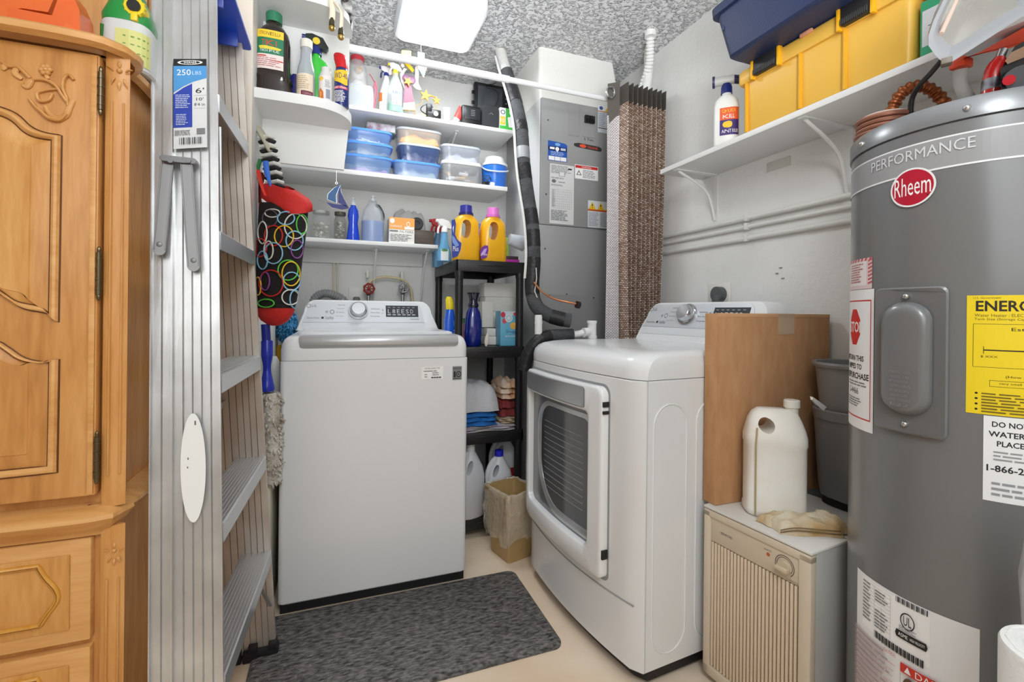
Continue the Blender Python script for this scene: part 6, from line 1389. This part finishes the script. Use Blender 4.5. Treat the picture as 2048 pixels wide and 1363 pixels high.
T = put('window_cleaner', 'pale blue spray bottle with white trigger left of the orange detergents', 'bottle', Vector((gx(888, 525, 2.29), 2.29, 1.3275)), .1)
mkl('bottle', loft(B(), [(0, .033, .022, 3), (.004, .036, .025, 3), (.04, .036, .025, 3), (.09, .020, .018, 2.5), (.13, .017, .016), (.15, .013, .013)], 32), M((110, 176, 222), .12, alpha=.8), T)
trigger(T, .150, (236, 238, 240), (236, 238, 240), 1.1)
decal('label', T, ringmap(T, .036, .004, .06, -2.6, -1.0, .025, 3), [('r', .3, 0, .8, 1, (226, 234, 238)), ('e', .55, .1, .2, .12, (80, 140, 90))], nu=5)
T = put('plastic_cup', 'translucent plastic cup on its side at the right end of the black shelf top', 'cup', Vector((.83, 2.22, 1.36)))
bm = B(); a = at(1018, 478, Y=2.2); b = at(1048, 487, Y=2.2); tube(bm, [a, b], [.028, .040], 28); mk('cup', bm, M((206, 212, 222), .2, alpha=.8), T); T.location = T.location
T = put('purple_box', 'black and magenta carton lying under the translucent cup', 'box', Vector((.81, 2.22, 1.3275)))
bm = B(); box(bm, -.03, .05, -.03, .04, 0, .017, .001); mkl('magenta_base', bm, M((176, 40, 150), .4), T)
bm = B(); box(bm, -.03, .045, -.028, .04, .017, .034, .001); mkl('carton', bm, M((62, 44, 54), .4), T)
T = put('snack_box', 'orange and lime carton standing behind the pink-capped detergent', 'box', Vector((.79, 2.36, 1.3275)))
q = at(1004, 455, Y=2.36); T.location.x = q.x
bm = B(); box(bm, -.05, .032, -.02, .03, 0, .15, .001); mkl('carton', bm, M((160, 206, 60), .4), T); bm = B(); box(bm, -.05, .012, -.0205, .03, .15, .172, .001); mkl('top_flap', bm, M((226, 160, 40), .4), T)
T = put('aerosol_can', 'purple and blue aerosol can glimpsed between the two orange detergents', 'can', Vector((0, 2.32, 1.3275))); T.location.x = gx(958, 470, 2.32)
mkl('can', loft(B(), [(0, .024, .024), (.17, .024, .024), (.18, .018, .018)]), M((90, 100, 180), .3, var=((170, 130, 200), 30)), T); mkl('cap', loft(B(), [(.18, .02, .02), (.205, .019, .019)]), M((60, 110, 190), .3), T)
# middle shelf
ZM = .9125
T = put('cleaner_bottle', 'bright blue cleaner bottle with yellow cap on the black shelf middle tier', 'bottle', Vector((0, 2.24, ZM))); T.location.x = gx(899, 690, 2.24)
mkl('bottle', loft(B(), [(0, .029, .024, 3), (.12, .027, .023, 3), (.175, .019, .018), (.182, .016, .016)]), M((28, 96, 214), .25, coat=.3), T)
mkl('cap', loft(B(), [(.178, .019, .018), (.20, .021, .019), (.228, .018, .016, 2, -.004), (.24, .010, .010, 2, -.006)]), M((240, 214, 40), .35), T)
decal('label', T, ringmap(T, .029, .02, .14, -1.5, -.5, .0245, 3), [('e', .5, .25, .3, .14, (90, 150, 210)), ('r', .3, .5, .45, .56, W), ('r', .3, .6, .45, .66, W), ('r', .3, .7, .45, .76, W)], nu=6)
T = put('glass_decanter', 'dark cobalt blue bottle with ruffled top on the black shelf middle tier', 'bottle', Vector((0, 2.225, ZM))); T.location.x = gx(946, 690, 2.225)
mkl('body', loft(B(), [(0, .035, .03), (.006, .041, .034), (.06, .046, .036), (.12, .044, .034), (.165, .036, .028), (.19, .022, .020)], 36), M((16, 34, 130), .08, coat=1), T)
bm = B(); loft(bm, [(.188, .024, .021), (.20, .028, .025), (.208, .025, .023), (.215, .021, .020), (.235, .024, .023), (.258, .030, .028)], 28); 
for k in range(7): a = 2*pi*k/7; ball(bm, (.026*math.cos(a), .024*math.sin(a), .258), .0075, .0075, .005, seg=8)
mkl('ruffled_top', bm, M((14, 16, 46), .1, coat=1), T)
T = put('pink_bottle', 'pink bottle half hidden between the blue cleaner and cobalt bottle', 'bottle', Vector((0, 2.29, ZM))); T.location.x = gx(925, 690, 2.29)
mkl('bottle', loft(B(), [(0, .026, .02), (.09, .024, .019), (.11, .012, .012)]), M((206, 120, 160), .3), T); mkl('cap', loft(B(), [(.11, .013, .013), (.135, .012, .012)]), M((60, 140, 70), .4), T)
fo = M((226, 224, 218), .75, bump=(150, .15), name='white_foam')
for (x0, x1, y, z0, z1, lb) in ((968, 1032, 2.36, 1.16, 1.235, 'white foam box at the top of the pile on the middle tier'), (970, 1034, 2.34, 1.085, 1.1595, 'white foam box, second from the top of the middle tier pile'),
                               (964, 986, 2.30, 1.0, 1.135, 'narrow upright white box left of the foam pile'), (984, 1034, 2.33, .998, 1.0845, 'white foam box in the lower half of the middle tier pile'), (974, 992, 2.25, .957, .997, 'small cube-shaped white box above the lowest one'), (974, 996, 2.25, ZM, .9565, 'lowest small white box beside the fabric softener')):
    a, b = gx(x0, 640, y), gx(x1, 640, y); 
    single('foam_box', box(B(), a, b, y, y+.10, z0+.0005, z1, .003), fo, lb, 'box', 'white boxes on the middle tier')
single('foam_box', box(B(), gx(970, 640, 2.34), gx(1034, 640, 2.34), 2.40, 2.5, ZM, .9975, .003), fo, 'white foam box at the back bottom of the middle tier', 'box', 'white boxes on the middle tier')
p = at(1001, 694, Y=2.20); q = at(1037, 620, Y=2.20)
T = put('softener_carton', 'blue fabric softener carton with red flowers at the right of the middle tier', 'box', Vector(((p.x+q.x)/2, 2.22, ZM)))
mk('carton', box(B(), p.x-.008, q.x, 2.18, 2.26, ZM, 1.085, .002), M((104, 178, 208), .4), T)
decal('carton_print', T, flatmap((p.x-.008, 2.1795, 1.085), (q.x-p.x+.008, 0, 0), (0, 0, ZM-1.085), (0, -1, 0)), [('r', 0, 0, 1, .12, (198, 214, 222)), ('e', .12, .1, .12, .08, (206, 60, 80)), ('e', .75, .08, .1, .05, (206, 60, 80)), ('e', .2, .28, .12, .08, (214, 84, 100)), ('e', .42, .2, .2, .12, (214, 224, 228)), ('g', .42, .2, .13, .08, .2, (150, 180, 200)),
      ('e', .7, .42, .22, .1, (226, 176, 84)), ('e', .8, .38, .1, .05, (240, 200, 110)), ('p', [(.25, .56), (.95, .54), (1, .64), (.3, .66)], (110, 184, 212)), ('t', 'Snuggle', .28, .54, .98, .65, (20, 34, 90)), ('t', 'BLUE SPARKLE', .25, .70, .9, .74, W)])
T = put('leaf_ornament', 'small cream leaf-shaped object leaning on the small white box', 'ornament', Vector((0, 2.175, ZM))); T.location.x = gx(972, 690, 2.175)
mkl('shape', loft(B(), [(0, .004, .004), (.02, .012, .006), (.045, .010, .005), (.066, .003, .002)], 16, M4=TR((0, 0, 0), ry=.12)), M((226, 220, 208), .5), T)
# towels tier
def towel(label, px0, px1, y, z0, h, col, seed, d_=.3, var=None, bump=(240, .5), amp=.004, dark=None, n=3):
    a, b = gx(px0, 850, y), gx(px1, 850, y); T = thing('folded_towel', label, 'towel', ((a+b)/2, y+d_/2, z0), 0, 'towels on the black shelf')
    bm = B()
    for k in range(n): 
        t = B(); cloth(t, (b-a)*(1-.03*k), d_*(1-.02*k), h/n*1.05, seed+k, amp=amp); t.transform(Matrix.Translation((.004*(-1)**k, -.002*k, h/n*k*.95))); merge(bm, t)
    mkl('towel', bm, M(col, .95, bump=bump, var=var), T); return T
ZL = .5005
towel('cream towel with lilac print, lowest of the towels on the black shelf', 918, 1036, 2.16, ZL, .03, (222, 216, 206), 1, var=((190, 180, 200), 20))
towel('bright blue terry towel folded at the front left of the towel pile', 918, 996, 2.155, ZL+.03, .068, (46, 128, 214), 4, d_=.22, bump=(300, .9), amp=.006)
towel('pale grey towel lying on the bright blue towel', 918, 1000, 2.15, ZL+.098, .125, (206, 206, 210), 8, d_=.24, amp=.005, n=1)
towel('beige towel under the dark red towel at the right of the pile', 1000, 1036, 2.17, ZL+.03, .034, (206, 186, 156), 3, d_=.24)
towel('dark red towel stacked on the beige towel', 1000, 1036, 2.17, ZL+.064, .085, (134, 52, 52), 6, d_=.24, n=2)
towel('white towel with orange edge at the top right of the towel pile', 1003, 1037, 2.165, ZL+.15, .085, (230, 214, 198), 9, d_=.22, var=((222, 150, 80), 9), amp=.008)
# lower tier bottles
def whitejug(name, label, px, y, w_, d_, h_, capc, rz=0, z=.0905, lab=None, col=(224, 226, 230)):
    T = put(name, label, 'jug', Vector((gx(px, 1000, y), y, z)), rz)
    rx, ry = w_/2, d_/2; bm = B()
    loft(bm, [(0, rx*.93, ry*.93, 3), (.005, rx, ry, 3), (h_*.55, rx, ry, 2.8), (h_*.68, rx*.9, ry*.9, 2.4), (h_*.82, rx*.55, ry*.6), (h_*.9, .022, .022), (h_*.94, .018, .018)], 36)
    c = B(); loft(c, [(-.1, rx*.17, h_*.10, 2.2), (.1, rx*.17, h_*.10, 2.2)], 24, M4=Matrix.Translation((-rx*.42, 0, h_*.70)) @ Matrix.Rotation(.45, 4, 'Y') @ Matrix.Rotation(pi/2, 4, 'X')); bm = boolean(bm, c)
    mkl('jug', bm, M(col, .35, name='white_hdpe_jug'), T, sharp=50)
    bm = B(); tube(bm, cr([(-.012, 0, h_*.88), (-rx*.55, 0, h_*.82), (-rx*.88, 0, h_*.66), (-rx*.9, 0, h_*.5)], 5), .013, 12); mkl('handle', bm, M(col, .35, name='white_hdpe_jug'), T)
    mkl('cap', loft(B(), [(h_*.91, .022, .022), (h_, .0215, .0215), (h_+.002, .018, .018)], 28), M(capc, .35), T)
    return T
T = whitejug('bleach_jug', 'white bleach jug with blue cap and purple label on the lowest black tier', 997, 2.20, .13, .10, .30, (40, 44, 200))
decal('label', T, ringmap(T, .065, .02, .13, -2.8, -.3, .05, 2.9), [('r', 0, 0, 1, 1, (120, 30, 130)), ('t', 'CLOROX', .1, .15, .9, .4, W), ('e', .3, .7, .15, .12, (190, 110, 200))]+fine(.5, .55, .95, .9, 4, W, 3), nu=10)
T = whitejug('vinegar_jug', 'white jug with red cap behind the blue-capped bleach jug', 1005, 2.36, .15, .12, .36, (150, 36, 34))
decal('label', T, ringmap(T, .075, .05, .17, -1.6, -.3, .06, 2.9), [('r', 0, 0, 1, 1, (190, 40, 50))], nu=8)
T = whitejug('detergent_jug', 'tall plain white jug beside the washer on the lowest black tier', 940, 2.20, .135, .11, .345, (230, 230, 230), rz=.3)
# wastebasket with liner
T = put('wastebasket', 'tan plastic wastebasket with clear bag liner beside the dryer', 'wastebasket', Vector((.742, 1.955, 0)), .25)
tan = M((186, 156, 106), .5, name='tan_plastic')
def bk_(w_, d_, z, r_=.012): return [(x, y, z) for x, y in rrect(-w_/2, w_/2, -d_/2, d_/2, r_)]
bm = B(); polyloft(bm, [bk_(.12, .14, 0), bk_(.125, .145, .004), bk_(.165, .19, .285), bk_(.172, .197, .286), bk_(.172, .197, .296), bk_(.160, .185, .296), bk_(.12, .14, .01)]); bm.transform(Matrix.Translation((-.0, 0, 0))); mkl('basket', bm, tan, T)
bm = B(); R = random.Random(5)
lo = []
for z, e in ((.10, .014), (.13, .018), (.17, .012), (.20, .016), (.24, .010), (.27, .012), (.30, .006), (.305, -.004), (.30, -.012)):
    lp = [(x, y, z) for x, y in rr2(-.0825-e*.7+(.285-z)*.06, .0825+e*.7-(.285-z)*.06, -.095-e*.7+(.285-z)*.06, .095+e*.7-(.285-z)*.06, .014, 4, 6)]
    lo.append([Vector(p)+Vector((R.uniform(-.007, .007), R.uniform(-.007, .007), R.uniform(-.03, .012) if z < .12 else R.uniform(-.003, .003))) for p in lp])
polyloft(bm, lo, cap=(False, False)); mkl('bag_liner', bm, M((240, 230, 210), .12, alpha=.42, bump=(40, 1)), T, sharp=80)
# ================================================================== LEFT GAP: bag, duster
def DD(px, py, D=1.62): return at(px, py, D=D)
T = thing('hanging_bag', 'black mesh bag with coloured ring print and red ends hanging beside the ladder', 'bag', at(567, 650, D=1.60))
cols = {'red': (206, 50, 40)}
rows = [(404, 520, 616), (410, 518, 618), (440, 516, 615), (480, 514, 611), (520, 513, 605), (560, 512, 601), (600, 512, 594), (620, 513, 589)]
def bagc(u, v):
    """u 0..1 around (0..pi front), v px row"""
    r0 = rows[0]
    for a, b in zip(rows, rows[1:]):
        if a[0] <= v <= b[0]:
            t = (v-a[0])/(b[0]-a[0]); l, r_ = a[1]+(b[1]-a[1])*t, a[2]+(b[2]-a[2])*t; break
    else: l, r_ = (rows[0][1:], rows[-1][1:])[v > rows[-1][0]]
    return l, r_
def bagp(px, py, e=0):
    l, r_ = bagc(0, py); c = (l+r_)/2; h = (r_-l)/2; s = max(-1, min(1, (px-c)/h))
    return at(c+s*h, py, D=1.62-(.055+e)*math.sqrt(max(0, 1-s*s)))
loops = []
for (y, l, r_) in rows:
    c, h = (l+r_)/2, (r_-l)/2; lp = []
    for k in range(36):
        a = 2*pi*k/36; lp.append(at(c+h*math.cos(a), y, D=1.62+.055*math.sin(a)))
    loops.append(lp)
mk('mesh_body', polyloft(B(), loops), M((30, 27, 25), .75, bump=(350, .5)), T)
def bagring(px, py, r1, r2, col, w_=.0023, t=0):
    bm = B(); P = []
    for k in range(30):
        a = 2*pi*k/30; x, y = px+r1*math.cos(a), py+r2*math.sin(a); l, r_ = bagc(0, min(620, max(390, y))); 
        if y < 390 or y > 618: y = min(618, max(390, y))
        P.append(bagp(max(l, min(r_, x)), y, .0025+t))
    tube(bm, P, w_, 6, closed=True); mk('printed_ring', bm, M(col, .5), T)
wr_, rd_, yl_, lb_, gn_, pu_ = (222, 222, 212), (206, 42, 36), (240, 196, 44), (140, 196, 226), (90, 200, 70), (140, 70, 150)
for i, r_ in enumerate(((545, 426, 15, 8, wr_), (540, 436, 15, 16, (90, 80, 90)), (572, 436, 17, 13, lb_), (591, 452, 22, 25, wr_), (604, 448, 11, 19, gn_), (547, 471, 18, 20, rd_), (568, 472, 19, 21, yl_), (589, 481, 17, 19, lb_), (594, 498, 12, 18, pu_), (525, 465, 9, 22, wr_), (521, 495, 12, 18, rd_), (537, 500, 9, 18, wr_), (547, 506, 18, 21, lb_), (525, 520, 10, 18, lb_),
                        (576, 540, 20, 20, gn_), (582, 547, 18, 24, yl_), (583, 562, 17, 18, lb_), (542, 566, 24, 26, rd_), (530, 562, 9, 18, pu_), (581, 594, 17, 15, wr_), (590, 598, 10, 18, lb_), (516, 572, 6, 18, yl_), (532, 606, 16, 8, gn_))):
    bagring(*r_, t=.0006*i)
rows2 = [(616, 590, 512), (628, 586, 514), (640, 577, 522), (648, 566, 534), (651, 556, 544)]
loops = []
for (y, r_, l) in rows2:
    c, h = (l+r_)/2, (r_-l)/2; loops.append([at(c+h*1.02*math.cos(2*pi*k/36), y, D=1.62+.057*h/39*math.sin(2*pi*k/36)) for k in range(36)])
red = M((200, 40, 34), .7, bump=(70, .25), name='red_cloth')
mk('red_base', polyloft(B(), loops), red, T)
rowt = [(424, 617, 560, 0), (408, 624, 520, .01), (395, 624, 521, .01), (384, 618, 524, 0), (376, 600, 530, -.01), (372, 590, 540, -.01)]
loops = []
for i, (y, r_, l, s) in enumerate(rowt):
    c, h = (l+r_)/2, (r_-l)/2; lp = []
    for k in range(48):
        a = 2*pi*k/48; w_ = 1+.03*math.sin(9*a+i); lp.append(at(c+h*w_*math.cos(a), y+(.28*h*math.cos(a) if i else 0)-3*math.sin(a), D=1.615+.055*math.sin(a)))
    loops.append(lp)
mk('red_cuff', polyloft(B(), loops, cap=(False, False)), red, T, sharp=80)
bm = B(); tube(bm, cr([DD(533, 392, 1.58), DD(522, 365, 1.6), DD(515, 335, 1.62), DD(512, 318, 1.63)], 5), .008, 8, flat=.3); mk('strap', bm, M((222, 62, 44), .6), T)
# neighbours of the bag
T = thing('striped_gloves', 'grey and white striped gloves hanging above the red bag', 'gloves', DD(545, 350, 1.63))
bm = B(); tube(bm, cr([DD(508, 250, 1.62), DD(520, 262, 1.61), DD(534, 285, 1.6), DD(545, 304, 1.6)], 5), [.012]*3+[.0155]*8+[.017, .018, .018, .017, .012][:5], 14, flat=.6); mk('palm', bm, M((176, 172, 154), .6), T)
for k in range(12):
    a = 270+k*9; mt = M((34, 34, 36), .7) if k % 2 else M((222, 220, 212), .7)
    bm = B(); tube(bm, [DD(521+k*2.1+2, a+4, 1.61), DD(528+k*2.1+4, a+8, 1.6)] if False else [DD(520+k*1.5, a+6, 1.612), DD(538+k*1.9, a+2, 1.595), DD(546+k*1.7, a+5, 1.61)], .0115, 10, flat=.6); mk('stripe', bm, mt, T)
T = thing('orange_tool', 'orange-handled brush hanging behind the red bag strap', 'tool', DD(512, 470, 1.66))
bm = B(); tube(bm, cr([DD(516, 400, 1.665), DD(513, 440, 1.665), DD(511, 480, 1.665)], 4), .013, 10, flat=.6); mk('handle', bm, M((226, 96, 30), .4), T)
bm = B(); tube(bm, cr([DD(524, 345, 1.66), DD(519, 375, 1.66), DD(515, 405, 1.66)], 4), .011, 10, flat=.6); mk('bristle', bm, M((120, 40, 30), .8, bump=(300, 1)), T)
T = thing('blue_ribbon', 'blue ribbon and green strip hanging beside the striped gloves', 'ribbon', DD(536, 350, 1.59))
bm = B(); tube(bm, [DD(531, 322, 1.585), DD(534, 345, 1.58), DD(541, 372, 1.575)], [.009, .009, .003], 8, flat=.35); mk('ribbon', bm, M((52, 104, 196), .4), T)
bm = B(); tube(bm, [DD(521, 318, 1.6), DD(513, 345, 1.62), DD(508, 385, 1.63)], .007, 8, flat=.35); mk('green_strip', bm, M((60, 130, 80), .6), T)
# floor duster
T = thing('fluffy_duster', 'dirty white fluffy duster head on a dark blue handle beside the washer', 'duster', (at(545, 980, D=1.60).x, at(545, 980, D=1.60).y, .30))
hb = M((28, 44, 160), .3)
bm = B(); tube(bm, [DD(531, 648, 1.62), DD(533, 684, 1.62)], .0145, 16); mk('shaft', bm, M((24, 34, 130), .3), T)
bm = B(); tube(bm, cr([DD(534, 682, 1.62), DD(534, 710, 1.61), DD(534, 740, 1.61), DD(534, 768, 1.6), DD(534, 780, 1.6)], 4), [.0185]*5+[.0165, .014, .0125, .0125, .014, .0165, .019, .021, .023, .024, .024, .024][:12], 20); mk('handle', bm, hb, T)
bm = B(); R = random.Random(11)
core = cr([DD(543, 785, 1.61), DD(544, 850, 1.61), DD(543, 920, 1.61), DD(541, 965, 1.61)], 8)
for i in range(240):
    t = R.random()*(len(core)-1); k = int(t); c = core[k].lerp(core[min(k+1, len(core)-1)], t-k); a = R.uniform(0, 2*pi); w_ = .026*(1-.35*max(0, t/len(core)-.7)/.3)
    p = c+Vector((w_*math.cos(a), w_*.8*math.sin(a), 0)); d = Vector((math.cos(a)*.5+R.uniform(-.6, .6), math.sin(a)*.5, -.7+R.uniform(-.5, .4))).normalized()
    q = p+d*R.uniform(.012, .022); s = d.cross(Vector((R.random(), R.random(), 1))).normalized()*.006
    tube(bm, [p-d*.006, (p+q)/2+s, q], [.0035, .005, .0015], 5)
tube(bm, core, .026, 12)
mk('pile', bm, M((222, 217, 208), .95, bump=(150, .8), var=((176, 164, 148), 22)), T, sharp=180)
# light blue duster, yellow-handled bottle, board
T = thing('blue_duster', 'light blue fluffy duster in the gap left of the washer console', 'duster', at(568, 680, D=2.2))
bm = B(); c = at(572, 650, D=2.2); ball(bm, c, .040, .045, .075)
for i in range(320):
    a, b = R.uniform(0, 2*pi), math.asin(R.uniform(-.98, .98)); n = Vector((math.cos(b)*math.cos(a), math.cos(b)*math.sin(a), math.sin(b))); p = c+Vector((n.x*.042, n.y*.045, n.z*.075)); q = p+(n+Vector((0, 0, -.7))).normalized()*.013
    tube(bm, [p, (p+q)/2+Vector((0, 0, .003)), q], [.006, .005, .001], 5)
mk('pile', bm, M((92, 176, 224), .8, bump=(200, .8), var=((60, 140, 200), 24)), T, sharp=180)
a = at(557, 690, D=2.2); mk('yellow_handle', cyl(B(), a, (a.x, a.y, .5), .013, 14), M((222, 170, 40), .4), T)
T = thing('plastic_bottle', 'white plastic bottle standing in the gap behind the blue handle', 'bottle', (0, 0, 0))
p = at(548, 712, D=1.85); T.location = (p.x, p.y, 0); mkl('bottle', loft(B(), [(0, .02, .018), (p.z-.08, .022, .02), (p.z-.02, .02, .018), (p.z, .01, .01)], 24), M((226, 226, 224), .35), T)
a = at(541, 1000, Y=1.79); b = at(556, 1000, Y=1.79)
single('board', box(B(), -.2235, -.2085, 1.79, 2.3, 0, .62, .002), M((222, 214, 198), .5), 'thin cream board standing on edge between the wall and washer', 'board')
# ================================================================== ON THE ARMOIRE
zt0 = zc0+.0065
T = thing('orange_power_tool', 'orange plastic power tool lying on top of the armoire', 'power tool', (-.70, 1.22, zt0))
org = M((232, 112, 50), .35, coat=.3, name='orange_plastic')
def AP(px, py, y): return at(px, py, Y=y)
bm = B(); P = [AP(a, b, 1.17) for a, b in ((-60, -30), (-60, 30), (0, 42), (34, 40), (50, 36), (36, 30), (36, 2), (58, 0), (108, 8), (125, -30))]
z_ = min(p.z for p in P); prism(bm, [(p.x, p.z) for p in P], 1.15, 1.21, 'xz', bev=.006); mk('body', bm, org, T)
bm = B(); P = [AP(a, b, 1.15) for a, b in ((36, 3), (100, 16), (122, 20), (136, -20), (160, -25), (175, 10), (176, 58), (150, 56), (128, 46), (36, 36))]
prism(bm, [(p.x, p.z) for p in P], 1.12, 1.18, 'xz', bev=.006); mk('handle_housing', bm, M((228, 104, 46), .35, coat=.3), T)
bm = B(); P = [AP(a, b, 1.12) for a, b in ((128, 44), (145, 28), (174, 50), (177, 60), (150, 58))]; prism(bm, [(p.x, p.z) for p in P], 1.10, 1.13, 'xz', bev=.003); mk('nose', bm, org, T)
decal('lettering', T, planeY(96, 20, 116, 28, 1.1195), [('t', 'ROV', 0, 0, 1, 1, (240, 226, 210))])
z_ = min((o.matrix_world @ v.co).z if False else (wm(o) @ v.co).z for o in T.children if o.type == 'MESH' for v in o.data.vertices); T.location.z += zt0-z_
T = thing('garden_sprayer', 'white and green weed killer bottle with yellow knob on the armoire', 'bottle', (at(262, 60, Y=1.24).x, 1.24, zt0))
g_ = M((34, 140, 62), .3, coat=.3)
x_ = T.location.x
bm = loft(B(), [(0, .041, .046, 3), (.004, .045, .05, 3), (.095, .045, .05, 3), (.103, .041, .047, 3)], 36); mkl('bottle', bm, M((206, 208, 206), .35), T)
decal('label', T, ringmap(T, .045, .01, .092, -2.7, -.4, .05, 3), [('p', [(0, 0), (.25, .1), (.2, .6), (0, .7)], (50, 150, 70)), ('r', .45, .15, 1, 1, (206, 206, 130)), ('r', .5, .3, .95, .34, (110, 150, 70)), ('r', .5, .5, .95, .53, (110, 150, 70)), ('r', .5, .7, .95, .73, (110, 150, 70))], nu=8)
bm = loft(B(), [(.100, .043, .049, 3), (.114, .044, .050, 3), (.150, .034, .040, 2.4), (.19, .018, .020)], 36); mkl('green_top', bm, g_, T)
p = at(268, 12, Y=1.19); bm = B(); cyl(bm, p+Vector((0, .03, 0)), p, .018, 20); 
for k in range(12): a = 2*pi*k/12; ball(bm, p+Vector((.018*math.cos(a), .005, .018*math.sin(a))), .003, .006, .003, seg=6)
mk('knob', bm, M((232, 204, 40), .35), T)
mk('knob_stem', box(B(), p.x-.006, p.x+.006, p.y-.002, p.y+.01, p.z-.03, p.z-.01, .002), M((232, 204, 40), .35), T)
bm = B(); cyl(bm, p, p+Vector((0, -.004, 0)), .012, 18); mk('knob_core', bm, M((30, 28, 26), .4), T)
# scuffs and cobweb-free: end
for o in bpy.data.objects:
    if o.parent is None and o.name.split('.')[0] in ('camera_charger', 'zip_case', 'spray_bottle', 'cable_gadget'): o.scale = (1.1,)*3
for o in list(bpy.data.objects):
    if o.type == 'MESH' and not o.data.materials: o.data.materials.append(plaster)
